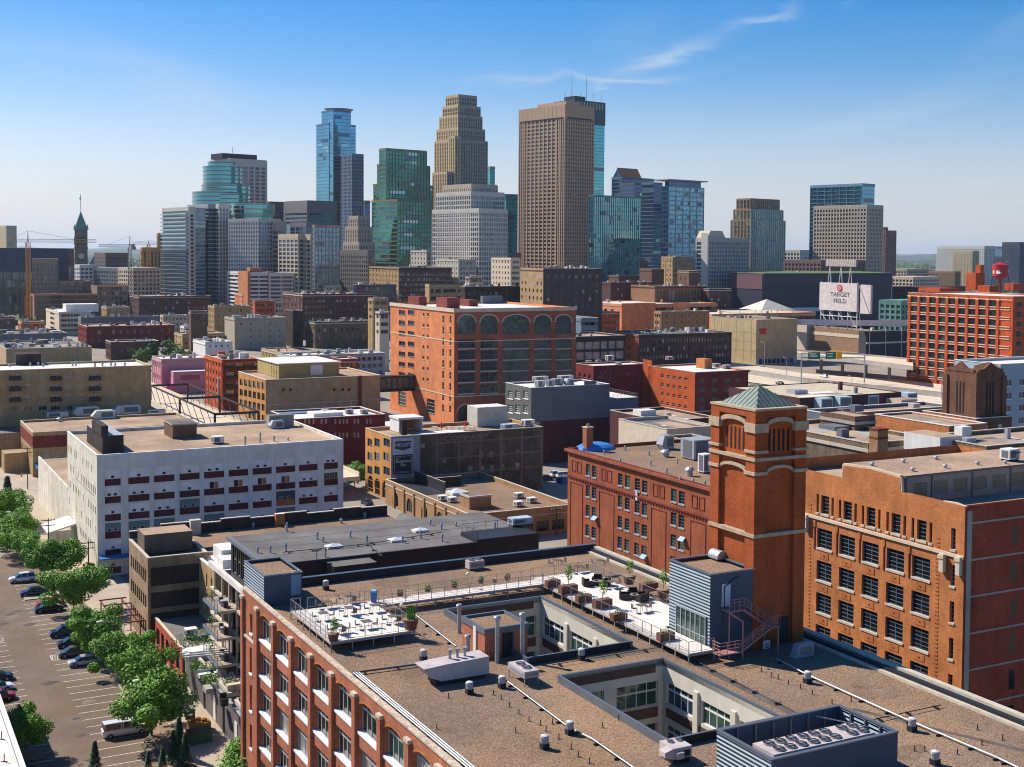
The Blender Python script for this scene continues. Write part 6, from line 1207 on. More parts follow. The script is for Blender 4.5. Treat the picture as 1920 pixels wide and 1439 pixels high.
TM = trunkm(2.8, .16); TS = trunkm(1.6, .14, 0)
def tree(x, y, lbl, r=1.0, kind='maple', g='trees along the parking lot', zc=4.5, k=0, loc=None):
    p = loc if loc is not None else pz(x, y, zc*r); T = thing('maple_tree' if kind == 'maple' else ('spruce_tree' if kind == 'spruce' else 'far_tree'), lbl, 'tree', (float(p[0]), float(p[1]), .1), k*1.3, g)
    T.scale = (r, r, r); link('trunk', TS if kind == 'spruce' else TM, T); link('crown', CS if kind == 'spruce' else (CM[k % 3] if kind == 'maple' else CF[k % 2]), T); return T
for i, (x, y, r, l) in enumerate(((14, 948, 1.1, 'tree above the left picture edge spruce'), (30, 985, .95, 'round tree below the tall spruce'), (12, 1002, .95, 'dark tree at the left picture edge above the parked cars'), (45, 1022, .8, 'small tree between the spruce group and the big pair'), (85, 1040, 1.0, 'left tree of the big pair in front of the white warehouse'), (122, 1042, 1.0, 'right tree of the big pair in front of the white warehouse'), (138, 1102, 1.05, 'wide tree over the black sedan by the traffic island'), (186, 1178, 1.0, 'bright green tree behind the four cars parked together'), (225, 1220, .85, 'tree beside the silver sedan'), (262, 1255, .9, 'tree in front of the red storefront'), (250, 1222, .7, 'low tree between silver sedan and storefront'), (284, 1312, 1.12, 'largest tree of the row, above the white pickup truck'))):
    tree(x, y, l, r*(.92 if r > 1 else .92), k=i)
tree(14, 938, 'tall blue green spruce at the upper left', 1.05, 'spruce'); tree(34, 1372, 'round tree beside the white roof at the lower left', .75, k=1); tree(456, 1408, 'bright tree at the foot of the nearest warehouse', .85, k=2, zc=7); tree(665, 889, 'street tree between white warehouse and orange office', .8, k=1, g='street trees')
tree(178, 1428, 'small dense tree at the bottom edge of the lot', .45, 'spruce')
for i, (x, y, l) in enumerate(((325, 1420, 'first'), (336, 1405, 'tallest'), (347, 1425, 'third'), (305, 1438, 'leftmost low'), (278, 1440, 'smallest'))): tree(x, y, l+' of the narrow dark junipers at the bottom edge', (.42, .5, .4, .3, .25)[i], 'spruce', 'junipers at the bottom edge', zc=2, k=i)
rn = random.Random(12)
for i, (x, y, r, l) in enumerate(((270, 664, 1.2, 'big light green tree behind the pink building'), (283, 655, 1.1, 'tree beside the small trimmed brick building'), (318, 652, 1.3, 'tallest dark tree behind the pink building'), (335, 665, 1.0, 'low tree above the pink building roof'), (350, 668, .9, 'rightmost low tree above the pink building roof'), (259, 676, 1.0, 'low leftmost tree behind the pink building'), (711, 632, .9, 'small tree left of the salmon office block'), (1540, 733, 1.1, 'left bush tree beside the freeway'), (1574, 737, 1.0, 'right bush tree beside the freeway'), (425, 655, .8, 'tree in front of the tan two storey building'))):
    tree(x, y, l, r, 'far', 'trees among the buildings', zc=5, k=i)
# ================================================================ poles, lamps, site things
def pole(x, yb, yt, l, r=.14, arms=2, mat=BRK, lamp=False, z=0, g=None, nm='utility_pole'):
    p = pz(x, yb, z); h = zat(p, x, yt)-z; m = M(); m.tube((0, 0, 0), (0, 0, h), r, mat, 7, r*.7); T = thing(nm, l, 'street lamp' if lamp else 'utility pole', (float(p[0]), float(p[1]), z), HD, g); m.obj('post', T); m = M()
    if lamp: m.tube((0, 0, h), (-1.6, 0, h+.3), r*.5, mat, 5); m.box(-2.2, -.2, h+.22, -1.4, .2, h+.4, WHP)
    else: [m.box(-1.3, -.07, h-.5-i*1.0, 1.3, .07, h-.35-i*1.0, mat) for i in range(arms)]; [m.cyl(a, 0, h-.35, h-.1, .08, WHP, n=6) for a in (-1.2, -.6, .6, 1.2)]
    m.obj('lamp_head' if lamp else 'crossarm', T); return T
pole(52, 918, 838, 'brown utility pole at the corner of the brick workshop', g='wooden utility poles'); pole(91, 1043, 972, 'brown utility pole above the big pair of trees', g='wooden utility poles'); pole(166, 1076, 1014, 'brown utility pole at the near corner of the white warehouse', g='wooden utility poles')
for x, yb, yt, l in ((153, 1150, 1086, 'in the tree over the traffic island'), (211, 1240, 1167, 'behind the bronze sedan'), (282, 1345, 1277, 'in the largest tree'), (34, 1030, 962, 'above the left picture edge cars')): pole(x, yb, yt, 'grey lamp post '+l, .07, lamp=True, mat=RAI, g='lamp posts along the trees', nm='lamp_post')
pole(1043, 1003, 952, 'wooden pole with crossarms beside the deep red building', g='wooden utility poles')
pole(960, 1058, 995, 'pale thin mast behind the nearest warehouse parapet', .1, lamp=True, mat=WHP, nm='lamp_post', z=5)
T = thing('steel_frame', 'rusty steel pergola frame over the sidewalk beside the tan loft building', 'steel frame', FF.w(-1.2, 64, 0), HD); m = M()
for i in range(5): m.box(-.3, i*3.6, 3.4, 4.0, i*3.6+.15, 3.6, RST)
m.box(-.1, 0, 3.15, .1, 14.6, 3.38, RST); m.box(3.2, 0, 3.15, 3.4, 14.6, 3.38, RST); m.obj('beam', T); m = M(); [m.box(x, y, 0, x+.18, y+.18, 3.15, RST) for x in (-.1, 3.2) for y in (0, 7.2, 14.3)]; m.obj('post', T)
def gp(x, y): p = pz(x, y, .3); return (float(p[0]), float(p[1]), .02)
m = M(); m.prism([(-1.3, 0), (1.3, 0), (1.5, 1.3), (-1.5, 1.3)], -.9, .9, mt('dumpster green', (.05, .12, .06), .7), axis='y'); T = thing('dumpster', 'green dumpster standing at the grey garage wall', 'dumpster', gp(374, 1386), HD); m.obj('body', T); m = M(); m.box(-1.5, -.95, 1.3, 1.5, .95, 1.4, DKM); m.obj('lid', T)
m = M(); m.prism([(-1.2, 0), (1.2, 0), (1.3, 1.2), (-1.3, 1.2)], -1, 1, mt('yellow bin', (.55, .26, .04), .7), axis='y'); T = thing('dumpster', 'yellow orange waste container behind the green dumpster', 'dumpster', gp(373, 1366), HD); m.obj('body', T); m = M(); [m.cyl(a, b_, 1.2, 1.5, .35, OCH, n=7) for a, b_ in ((-.7, 0), (0, .4), (.6, -.3))]; m.obj('load', T)
for i, (x, y) in enumerate(((352, 1345), (361, 1342), (356, 1352))): m = M(); m.cyl(0, 0, 0, 1.0, .33, DKM, n=8); m.cyl(0, 0, 1.0, 1.08, .38, GRY, n=8); tag(m.obj('waste_bin', None, gp(x, y), HD), ('left', 'right', 'front')[i]+' black round bin between the big tree and the grey garage', 'bin', 'black bins by the garage')
for x, y, h, r, l in ((40, 892, .8, .2, 'small orange hydrant by the brick workshop'), (671, 905, 1, .2, 'orange barrel by the street tree'), (661, 925, .9, .16, 'orange post on the sidewalk beside the white warehouse')): m = M(); m.cyl(0, 0, 0, h, r, mt('safety orange', (.6, .18, .03), .7), n=8); m.cyl(0, 0, h, h+.12, r*.6, CRM, n=8); tag(m.obj('orange_bollard', None, gp(x, y), 0), l, 'bollard')
for i, (x, y) in enumerate(((1049, 903), (1057, 905))): m = M(); m.prism([(-.9, 0), (.9, 0), (1, 1.3), (-1, 1.3)], -.7, .7, mt('bin blue', (.02, .10, .35), .6), axis='y'); m.box(-1, -.7, 1.303, 1, .7, 1.4, DKM); tag(m.obj('blue_dumpster', None, gp(x, y), HD), ('left', 'right')[i]+' blue dumpster beside the deep red building', 'dumpster', 'blue dumpsters')
# white roof building cutting the lower left corner
a_ = FF.rf(0, 1296, 12.); b_ = FF.rf(42, 1439, 12.); xr_ = float((a_[0]+b_[0])/2)
f = FX(FF.w(xr_-16, -30, 12.), float(a_[1])+60, 16); b = Bldg('white_roof_building', 'building with white roof edge cutting the lower left corner', f, GRY, cap=WHP, roof=WHT, par=.4)
for i, (x, y) in enumerate(((3, 1387), (8, 1429))): m = M(); m.cyl(0, 0, 0, .8, .05, DRB, n=5); m.box(-.3, -.05, 0, .3, .05, .06, DRB); tag(m.obj('roof_bracket', None, tuple(float(v) for v in pz(x, y, 11.6)), 0), ('upper', 'lower')[i]+' thin red bracket on the white roof edge', 'bracket')
# ================================================================ buildings of the middle distance
def rows(fr, side, n, r, w, h, off, pitch, s0=1, s1=None, **k):
    L = fr.La if side == 'A' else fr.Lb; s1 = L-1 if s1 is None else s1
    rr = random.Random(int(fr.z*10)+n)
    return [dict(s=s0+(s1-s0)*(i+.5)/n-w/2, z=fr.z-off-h-j*pitch, w=w, h=h, nx=1, nz=1, **({'gm': rr.choice((GLS, GLS, GLG, BLD_, GLB))} if 'gm' not in k and w < 3 else {}), **k) for j in range(r) for i in range(n) if fr.z-off-h-j*pitch > .5]
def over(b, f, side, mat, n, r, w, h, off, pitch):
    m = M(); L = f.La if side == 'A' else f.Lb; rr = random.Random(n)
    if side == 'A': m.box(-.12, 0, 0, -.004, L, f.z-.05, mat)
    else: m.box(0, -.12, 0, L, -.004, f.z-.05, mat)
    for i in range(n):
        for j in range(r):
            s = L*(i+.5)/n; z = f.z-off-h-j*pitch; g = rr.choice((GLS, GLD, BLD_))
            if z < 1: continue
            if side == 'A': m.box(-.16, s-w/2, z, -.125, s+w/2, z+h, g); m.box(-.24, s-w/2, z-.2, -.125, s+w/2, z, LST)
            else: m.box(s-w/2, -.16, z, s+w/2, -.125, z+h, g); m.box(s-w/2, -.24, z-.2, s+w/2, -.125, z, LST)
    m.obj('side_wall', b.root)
def mid(name, label, nx, yt, xl, xr, wall, Z=None, base=None, A=None, B=None, roof=GRV2, cap=LST, gm=GLS, La=None, h=HD, par=.6, wallB=None, fm=GRY, rb=0, grp='buildings of the middle distance', sill=None, z0=0):
    f = Fr(nx, yt, xl=xl, xr=xr, Z=Z, base=base, La=La, h=h); f.La = max(6, f.La); f.Lb = max(5, f.Lb)
    b = Bldg(name, label, f, wall, 'building', grp, A=rows(f, 'A', *A) if A else (), B=rows(f, 'B', *B) if B else (), roof=roof, cap=cap, par=par, gm=gm, fm=fm, sill=sill)
    rr = random.Random(nx*7+int(yt)); q = M(); cm = rr.choice((LST, wall, DKB, CON))
    if f.z > 5 and (A or B):
        q.box(-.28, -.28, f.z-1.5, f.Lb, -.004, f.z-.95, cm); q.box(-.28, -.003, f.z-1.5, -.004, f.La, f.z-.95, cm)
        for side, spec, L in (('A', A, f.La), ('B', B, f.Lb)):
            if spec and spec[0] > 2 and spec[2] < L/spec[0]*.7:
                k = spec[0]; st = 2 if L/k < 3.5 else 1
                for i in range(0, k+1, st):
                    c = 1+(L-2)*i/k
                    if side == 'A': q.box(-.16, c-.22, 0, -.004, c+.22, f.z-1.6, wall)
                    else: q.box(c-.22, -.16, 0, c+.22, -.004, f.z-1.6, wall)
        q.obj('trim', b.root); q = M()
    if f.La*f.Lb > 150:
        for i in range(4): x, y = rr.uniform(.5, f.Lb*.6), rr.uniform(.5, f.La*.6); q.box(x, y, f.z-par+.003, min(f.Lb-.6, x+rr.uniform(2, f.Lb*.4)), min(f.La-.6, y+rr.uniform(2, f.La*.4)), f.z-par+.01+i*.003, rr.choice((GRV2, TAR, CON, WHT, mt('worn patch', (.26, .22, .18), .9))))
        q.obj('roof_patch', b.root); q = M()
    for i in range(int(rb*1.8)+(3 if f.La*f.Lb > 300 else 0)): w = rr.uniform(.8, 2.6)*(2.4 if rr.random() < .08 and f.La > 20 else 1); x = rr.uniform(1, max(1.1, f.Lb-w-1)); y = rr.uniform(1, max(1.1, f.La-w-1)); hh = rr.uniform(.6, 2.4); rb = 1; q.box(x, y, f.z-par, x+w, y+w*.8, f.z-par+hh, rr.choice((GRY, UNT, WHP, GRY2, wall)))
    if rb: q.obj('roof_equipment', b.root)
    return b, f
HD2 = .703
b, f = mid('pink_building', 'pink stuccoed shop building with bright pink awning', 303, 674, 285, 392, PNK, base=735, A=(4, 2, 1.4, 2.0, 2, 5), roof=WHT, rb=3, par=.4)
m = M(); x = f.wb(316, 700)[0]; m.box(x, -9, 0, f.Lb, -.02, f.wb(350, 693)[1], PNK, WHT); m.box(x-3, -9.5, 2.6, x-.01, -1, 3.4, mt('magenta awning', (.75, .12, .42), .7)); b.part('front_wing', m)
m = M(); m.box(x+3, -9.08, f.wb(350, 701)[1]-1.8, x+11, -9.02, f.wb(350, 701)[1]+.2, mt('dull pink sign', (.36, .10, .14), .8)); b.part('sign', m)
b, f = mid('apartment_block', 'orange red brick apartment block with dark balconies behind the trestle bridge', 417, 675, 384, 486, RED, base=770, A=(5, 4, 1.5, 1.8, 1.4, 3.3), roof=WHT, rb=5, sill=None)
m = M(); m.plane((0, -.06, 0), (1, 0, 0), (0, 0, 1), f.Lb, f.z-.05, (), DRB); b.part('side_wall', m)
for r in range(4):
    for i in range(4):
        z = f.z-3.2-r*3.4; x = 1.5+i*f.Lb/4; q = M(); q.box(x, -.12, z, x+2.8, -.065, z+1.8, BLD_ if (r+i) % 2 else GLS); q.box(x-.1, -1.1, z-.4, x+2.9, -.07, z-.25, DKM); q.box(x-.1, -1.12, z-.25, x+2.9, -1.06, z+.6, DKM); q.obj('balcony', b.root)
q = M(); q.box(-.8, 4, 5, -.1, 4.3, 12, WHT); q.obj('vertical_sign', b.root)
mid('concrete_office', 'white concrete office with ribbon windows and rooftop box, far left', 111, 586, 86, 171, CRM, base=630, A=(1, 4, 20, 1.7, 1.4, 3.5), B=(3, 4, 4, 1.7, 1.4, 3.5, 1, 14), roof=WHT, cap=WHP)[0].blk(6, 8, 22, 16, 16, 21.5, WHP, 'penthouse')
mid('brick_warehouse', 'long brown brick warehouse with white lettering strip under its cornice', 261, 556, 243, 395, PUR, base=612, A=(5, 4, 1.6, 2.4, 3, 5), B=(18, 4, 1.6, 2.4, 4, 4.4), rb=6)
mid('brick_row', 'long low red brick row building with tan cornice', 163, 613, 146, 327, DRB, base=653, A=(6, 3, 1.3, 2, 1.5, 4), B=(12, 2, 1.6, 2.4, 2.5, 5), rb=9)
mid('brick_row', 'long grey walled roof behind the low red brick row', 152, 596, 146, 300, GRY, Z=850, B=None, rb=8, cap=GRY2)
mid('corner_building', 'small brick building with white trimmed cornice and arched windows', 208, 642, 198, 297, BRB, base=676, A=(3, 2, 1.5, 2.4, 2, 4), B=(7, 1, 1.6, 2.6, 3, 4), cap=WHP, rb=3)
mid('flat_building', 'low tan building with dark blue roof machinery, left edge behind the apartments', 12, 655, -30, 172, TWL if 'TWL' in globals() else TNB, base=695, roof=TAR, rb=22, La=60)
mid('flat_building', 'dark low building at the left edge', -30, 628, -60, 125, GRY, Z=720, roof=TAR, rb=14, La=40)
mid('brown_block', 'small brown block at the left edge', -20, 595, -40, 29, BRB, Z=850, A=None, B=(2, 2, 2, 2, 3, 5), La=20)
mid('dark_tower_block', 'narrow brown brick block with black top', 358, 584, 355, 389, BRB, Z=760, B=(3, 5, .8, 1.2, 3, 4))
b, f = mid('tan_block', 'tan brick block with red stair, left of the blank beige building', 402, 575, 390, 470, TNB, Z=820, A=(3, 6, 1.2, 1.8, 2, 3.6), B=(6, 6, 1.2, 1.8, 2, 3.6), rb=4)
mid('beige_block', 'blank beige concrete block with few small windows', 440, 597, 421, 536, CRM if 0 else mt('beige render', (.42, .36, .27), .9, .08, .3, streak=.15), base=657, B=(5, 4, 1, 1.3, 3, 4), rb=7)
mid('two_storey_building', 'ochre two storey building behind the trees', 342, 627, 327, 420, OCH if 0 else mt('ochre render', (.38, .27, .11), .9), base=655, A=(2, 2, 1.2, 1.6, 1.5, 3.3), B=(8, 2, 1.2, 1.6, 1.5, 3.3))
mid('white_shed', 'small white building right of the trees', 385, 642, 362, 436, WHP, Z=640, roof=WHT, rb=4, B=(4, 1, 1, 1.2, 1.5, 3), z0=0)
mid('stone_mill', 'brown stone mill building with green edged roof', 591, 604, 573, 700, RUB, base=654, A=(3, 4, 1.3, 2.2, 3, 4.2), B=(10, 3, 1.3, 2.4, 4, 5), cap=GRN, rb=8)
mid('dark_chimney_block', 'dark windowless shaft block left of the stone mill', 549, 583, 546, 568, DKB, Z=800, La=14)
mid('brick_warehouse', 'dark purple brick warehouse with tower and lit windows', 568, 552, 530, 703, brick('wine purple brick', (.13, .06, .055)), Z=860, A=(7, 7, 1.8, 2.1, 3, 3.9), B=(20, 5, 1.6, 1.7, 4, 3.9), gm=BLD_, rb=10)
mid('tan_low_building', 'low tan stone building with flat brown roof', 540, 665, 490, 590, TNB, Z=660, A=(8, 1, 1, 2.5, 1.5, 4), roof=GRV2)
b, f = mid('blue_grey_flats', 'pale blue grey flats with balconies and solar edge, behind the orange loft building', 545, 668, 520, 722, mt('pale blue cladding', (.32, .38, .40), .8), Z=560, B=(16, 3, 1.8, 1.8, 1.5, 3.2), roof=WHT, rb=6)
mid('flats_wing', 'red brick wing of the blue grey flats', 640, 674, 620, 672, DRB, Z=520, B=(3, 3, 2, 1.8, 1.5, 3.2), roof=WHT)
mid('brick_red_block', 'small red brick block with ornate cornice', 478, 565, 476, 514, RED, Z=950, B=(6, 4, 1.4, 2, 2, 4))
mid('cream_block', 'pale cream low block beside the ornate red one', 514, 566, 512, 535, CRM, Z=960, B=(3, 3, 1.4, 2, 2, 4))
# striped slab apartments
mid('orange_complex', 'long orange brick complex roofs behind the slab apartments', 500, 491, 455, 575, SAL, Z=1150, B=(16, 3, 2, 2, 3, 4), rb=4)
mid('brown_complex', 'tan and brown brick hall with green glass bay, right of the slab apartments', 600, 507, 566, 672, mt('hall stone', (.34, .20, .10), .9), Z=1080, B=(18, 2, 1.6, 2, 4, 6), rb=3)
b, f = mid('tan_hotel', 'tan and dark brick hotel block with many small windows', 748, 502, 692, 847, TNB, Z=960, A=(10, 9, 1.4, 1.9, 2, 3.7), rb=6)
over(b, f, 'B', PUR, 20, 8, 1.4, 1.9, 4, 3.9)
mid('blue_glass_block', 'low blue glass block with white roof', 668, 534, 664, 743, CDB, Z=880, B=(10, 4, 2, 2, 2, 4), roof=WHT, rb=4)
mid('ornate_hall', 'pale arcaded hall with flat dark eaves', 805, 533, 798, 876, TNB, Z=760, B=(14, 3, 1.6, 2.2, 3, 4.4), cap=DKM)
mid('black_warehouse', 'black brick warehouse with sloping right end and pale windows', 872, 538, 868, 998, DKB, Z=700, B=(12, 4, 1.6, 1.6, 3, 4.2), gm=BLD_, rb=5)
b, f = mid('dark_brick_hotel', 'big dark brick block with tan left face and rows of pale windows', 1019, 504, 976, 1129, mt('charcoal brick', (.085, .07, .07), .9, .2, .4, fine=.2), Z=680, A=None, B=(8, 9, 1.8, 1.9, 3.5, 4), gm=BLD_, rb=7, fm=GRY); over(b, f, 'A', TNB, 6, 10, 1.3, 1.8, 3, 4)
mid('cream_tower', 'cream stone block with square windows left of the dark brick hotel', 958, 484, 921, 976, CRM, Z=900, A=(6, 8, 1.5, 1.9, 2, 3.8), B=(4, 8, 1.5, 1.9, 2, 3.8))
mid('pale_block', 'pale stepped block between tan hotel and cream block', 860, 487, 818, 893, mt('pale stone', (.44, .42, .36), .9), Z=980, A=(6, 8, 1.6, 2, 2, 3.8), B=(5, 8, 1.6, 2, 2, 3.8))
mid('pale_block', 'taller pale block behind, with glass strip', 800, 470, 770, 830, mt('pale stone', ()), Z=1080, A=(5, 8, 1.6, 2, 2, 3.8), B=(5, 8, 1.6, 2, 2, 3.8))
mid('glass_low_block', 'black framed glass office right of the salmon block', 1080, 632, 1076, 1173, DKM, Z=520, B=(6, 5, 4.2, 3.1, 2.2, 4.2, 0.5), gm=BLD_, roof=GRV2, La=25)
mid('grey_office', 'blue grey low office with white edged roof', 1090, 597, 1080, 1122, mt('steel blue', (.13, .19, .25), .6), Z=620, B=(3, 3, 5, 1.6, 2, 4), La=25)
b, f = mid('brick_factory', 'long dark brick factory with orange red end wall beside the freeway', 1197, 628, 1135, 1372, PUR, base=692, A=(6, 3, 1.2, 1.8, 3, 4.2), B=(30, 3, 1.3, 2.2, 2.5, 4.3), roof=TAR, rb=14, gm=GLS)
m = M(); m.box(-.1, 0, 0, -.003, f.La, f.z-.3, RED); [m.box(-.14, f.La*.25, f.z-4-i*4.2, -.101, f.La*.25+1.2, f.z-2-i*4.2, GLD) for i in range(3)]; b.part('end_wall', m)
b, f = mid('concrete_cube', 'big blank tan concrete cube building with small red sign', 1417, 600, 1332, 1495, TCN, base=684, roof=GRV, rb=4, La=None)
m = M(); [m.box(-.06, y, 2, -.003, y+.2, f.z-1, mt('joint', (.33, .26, .16), .9)) for y in np.linspace(4, f.La-4, 6)]; [m.box(-.06, 0, z, -.003, f.La, z+.15, mt('joint', ())) for z in (7, 12, 17)]; m.box(0, -.1, 0, f.Lb, -.003, 3.5, GRY2); [m.box(x, -.14, .4, x+2.4, -.101, 3, GLD) for x in np.linspace(2, f.Lb-5, 8)]; b.part('panel_joint', m)
m = M(); m.box(2, -.15, f.z-6.5, 7, -.003, f.z-4.8, SIG); m.box(2.4, -.18, f.z-8, 6.6, -.003, f.z-6.8, SIG); b.part('sign', m)
b, f = mid('parking_ramp', 'long salmon parking ramp with open decks', 1165, 571, 1160, 1345, SAL, Z=820, B=(9, 3, 10, 2.0, 2.5, 5, 20), gm=GLD, roof=RDC, cap=None, La=60)
m = M(); m.box(0, -.6, 0, 26, -.003, f.z+.6, SAL); m.box(40, -.6, 0, 53, -.003, f.z+.6, SAL); b.part('stair_bay', m)
mid('red_ramp_wall', 'reddish low wall building right of the long ramp', 1335, 590, 1330, 1530, SAL, Z=800, B=(14, 2, 8, 1.8, 2.5, 5), gm=GLD, roof=RDC, La=60, rb=0)
f = Fr(1500, 566, Z=790, xl=1495, xr=1540); 
T = thing('white_tent', 'large white peaked tent on the parking deck', 'tent', tuple(float(v) for v in (lambda p: (p[0], p[1], 28))(CAM+ray(1437, 590)*(790/ray(1437, 590)[1]))), HD); m = M(); z0_ = 60-(579-476)*790/2399-28; m.pyr(-12.5, -11, 12.5, 11, z0_, z0_+6.2, mt('tent canvas', (.60, .55, .47), .8)); m.obj('canopy', T); m = M(); [m.tube((x, y, z0_-4), (x, y, z0_), .2, WHP, 5) for x in (-12.5, 0, 12.5) for y in (-10.5, 10.5)]; m.obj('pole', T)
mid('dark_block', 'dark brown brick block right of the dark hotel', 1145, 530, 1128, 1226, PUR, Z=900, B=(10, 5, 1.6, 2, 4, 4.2), rb=5)
mid('brown_tower', 'square dark brown tower block, left of the pair', 1222, 505, 1212, 1245, BRB, Z=930, B=(2, 5, 1.2, 1.6, 4, 5), La=16)
b, f = mid('brown_tower', 'square dark brown tower block with lit arcade, right of the pair', 1292, 508, 1278, 1312, BRB, Z=900, A=(2, 8, 1, 3, 4, 5), La=14)
b, f = mid('arcade_building', 'long brick arcade building with tall narrow arches', 1228, 537, 1222, 1326, mt('arcade brick', (.24, .12, .07), .9), Z=870, B=(16, 1, 1.1, 7, 3, 9), gm=GLD, rb=5, La=30)
mid('arcade_building', 'dark wing right of the brick arcade', 1330, 542, 1318, 1372, PUR, Z=880, B=(6, 3, 1.4, 2, 2.5, 4))
mid('brown_low_block', 'low brown block under the two towers', 1160, 517, 1140, 1212, BRB, Z=980, B=(8, 3, 1.4, 2, 2.5, 4), rb=3)
mid('tan_low_block', 'low tan and red block behind the two brown towers', 1262, 482, 1240, 1300, TNB, Z=1080, A=(3, 6, 1.4, 2, 2.5, 4), B=(6, 6, 1.4, 2, 2.5, 4), rb=2)
for nx, yt, xl, xr, Z_, wl, rf_, l in ((306, 592, 300, 352, 880, CRM, WHT, 'low cream block between the long brick warehouse and the brown tower block'), (200, 577, 190, 244, 960, TNB, GRV2, 'low tan block behind the grey walled roof'), (40, 604, 34, 84, 900, ORB, GRV2, 'low orange brick block left of the white concrete office'), (345, 612, 338, 358, 800, WHP, WHT, 'tiny white block left of the brown tower block'), (455, 552, 440, 478, 1000, SAL, WHT, 'low salmon block behind the tan brick block'), (700, 560, 690, 728, 700, TNB, GRV2, 'narrow tan block left of the salmon office'),
        (712, 585, 704, 730, 640, CRM, WHT, 'slim cream block beside the salmon office'), (1080, 560, 1070, 1130, 760, TNB, GRV2, 'tan block behind the right end of the salmon office'), (1240, 585, 1226, 1330, 740, mt('hall stone', ()), RDC, 'low tan parking block before the long ramp'), (1130, 585, 1122, 1162, 760, RED, GRV2, 'small red block at the left end of the long ramp'), (880, 520, 872, 905, 900, mt('beige stone', (.44, .37, .28), .9), GRV2, 'beige block behind the arcaded hall'), (610, 536, 600, 640, 980, CRM, WHT, 'cream low block above the dark purple warehouse')):
    mid('low_block', l, nx, yt, xl, xr, wl, Z=Z_, A=(3, 3, 1.3, 1.8, 1.6, 3.8), B=(6, 3, 1.3, 1.8, 1.6, 3.8), roof=rf_, rb=3)
# arena with green roof
b, f = mid('arena', 'dark walled sports arena with green planted roof', 1430, 513, 1368, 1672, mt('arena cladding', (.035, .035, .06), .5), Z=960, roof=GSS, cap=WHP, La=None)
m = M(); m.box(-.3, 0, f.z-12, -.003, f.La, f.z-.8, mt('arena bronze', (.14, .07, .08), .7)); m.prism([(0, f.z-9), (3, f.z+.2), (0, f.z+.2)], 0, f.Lb*.0+.1, GRY2, axis='y'); m.box(0, -.8, f.z-9, f.Lb, -.003, f.z-1.6, mt('arena purple', (.06, .055, .085), .7)); m.poly([(0, .4, f.z+.02), (f.Lb, .4, f.z+.02), (f.Lb, f.La, f.z+1.0), (0, f.La, f.z+1.0)], GSS); b.part('cladding', m)
m = M(); m.box(f.Lb*.12, -6, f.z-29, f.Lb*.42, -1, f.z-26, WHP); b.part('entrance_canopy', m)
# ball park: scoreboard, stands
f = Fr(1607, 530, Z=700, xl=1537, xr=1640); SZ = f.z
T = thing('scoreboard', 'huge pale scoreboard panel with dark letters and red emblem on a white truss', 'scoreboard', f.w(0, 0, 0), HD)
zb = f.wa(1570, 583)[1]; m = M(); m.box(0, .0, zb, 1.5, f.La, f.z-.6, mt('scoreboard pink', (.62, .54, .50), .7)); m.obj('panel', T)
m = M(); m.box(1.0, -9.5, zb-.8, 2.4, -1.6, f.z-1.2, mt('scoreboard pink', ())); m.obj('panel', T)
cy = f.wa(1575, 560)[0]; zc_ = f.wa(1575, 553)[1]
text('TARGET', 3.4, T, (-.05, cy, zc_), mt('slate letters', (.10, .10, .13), .7), side='A', bold=.05, sx=1.25); text('FIELD', 3.4, T, (-.05, cy, zc_-3.6), mt('slate letters', ()), side='A', bold=.05, sx=1.25)
m = M(); m.tube((-.3, cy+.3, zc_+3.7), (-.02, cy+.3, zc_+3.7), 1.9, SIG, 20); m.tube((-.34, cy+.3, zc_+3.7), (-.301, cy+.3, zc_+3.7), 1.1, mt('scoreboard pink', ()), 16); m.tube((-.38, cy+.3, zc_+3.7), (-.341, cy+.3, zc_+3.7), .55, SIG, 12); m.obj('emblem', T)
m = M()
for y in np.linspace(.5, f.La-.5, 5): m.tube((.8, y, 18), (.8, y, f.z), .28, WHP, 5); m.tube((4, y, 18), (1.6, y, zb+4), .2, WHP, 5)
for z in (zb-3, zb-8): m.tube((.8, 0, z), (.8, f.La, z), .22, WHP, 5)
for i in range(4): y = .5+(f.La-1)*i/4; m.tube((.8, y, 20), (.8, y+f.La/4, zb-1), .18, WHP, 5)
for y in (f.La*.2, f.La*.45, f.La*.75): m.tube((.8, y-1, f.z-.6), (.8, y, f.z+9), .22, WHP, 5); m.tube((.8, y+1.5, f.z-.6), (.8, y, f.z+9), .22, WHP, 5)
m.tube((.8, -9, zb-.8), (.8, -1, f.z-2), .2, WHP, 5); m.obj('truss', T)
m = M(); m.box(.2, f.La*.05, f.z+8.6, 1.4, f.La*.85, f.z+12.4, mt('sign back', (.42, .36, .30), .7)); m.obj('top_sign', T); m = M(); [m.tube((.12, f.La*(.08+i*.05), f.z+9.2), (.12, f.La*(.08+(i+.5)*.05), f.z+11.8), .14, WHP, 4) for i in range(15)]; m.obj('back_lattice', T)
b, f = mid('stadium_wall', 'tan limestone ballpark wall with pale band under the scoreboard', 1633, 621, 1523, 1650, mt('kasota stone', (.27, .17, .10), .9, .1, .2), base=672, roof=GRV2, cap=CRM)
m = M(); m.box(-.2, 0, f.z-5, -.003, f.La, f.z-3, CRM); m.box(-2, 0, 0, -.2, f.La, 2.5, OCH); b.part('stone_band', m)
mid('stair_block', 'pale slender stair block left of the ballpark wall', 1512, 602, 1500, 1530, LST, base=660, A=None, B=None, La=10)
T = thing('grandstand', 'curved ballpark grandstand with pale canopy behind the brick warehouse block', 'grandstand', tuple(float(v) for v in (lambda p: (p[0], p[1], 0))(CAM+ray(1620, 620)*(720/ray(1620, 620)[1]))), HD)
m = M()
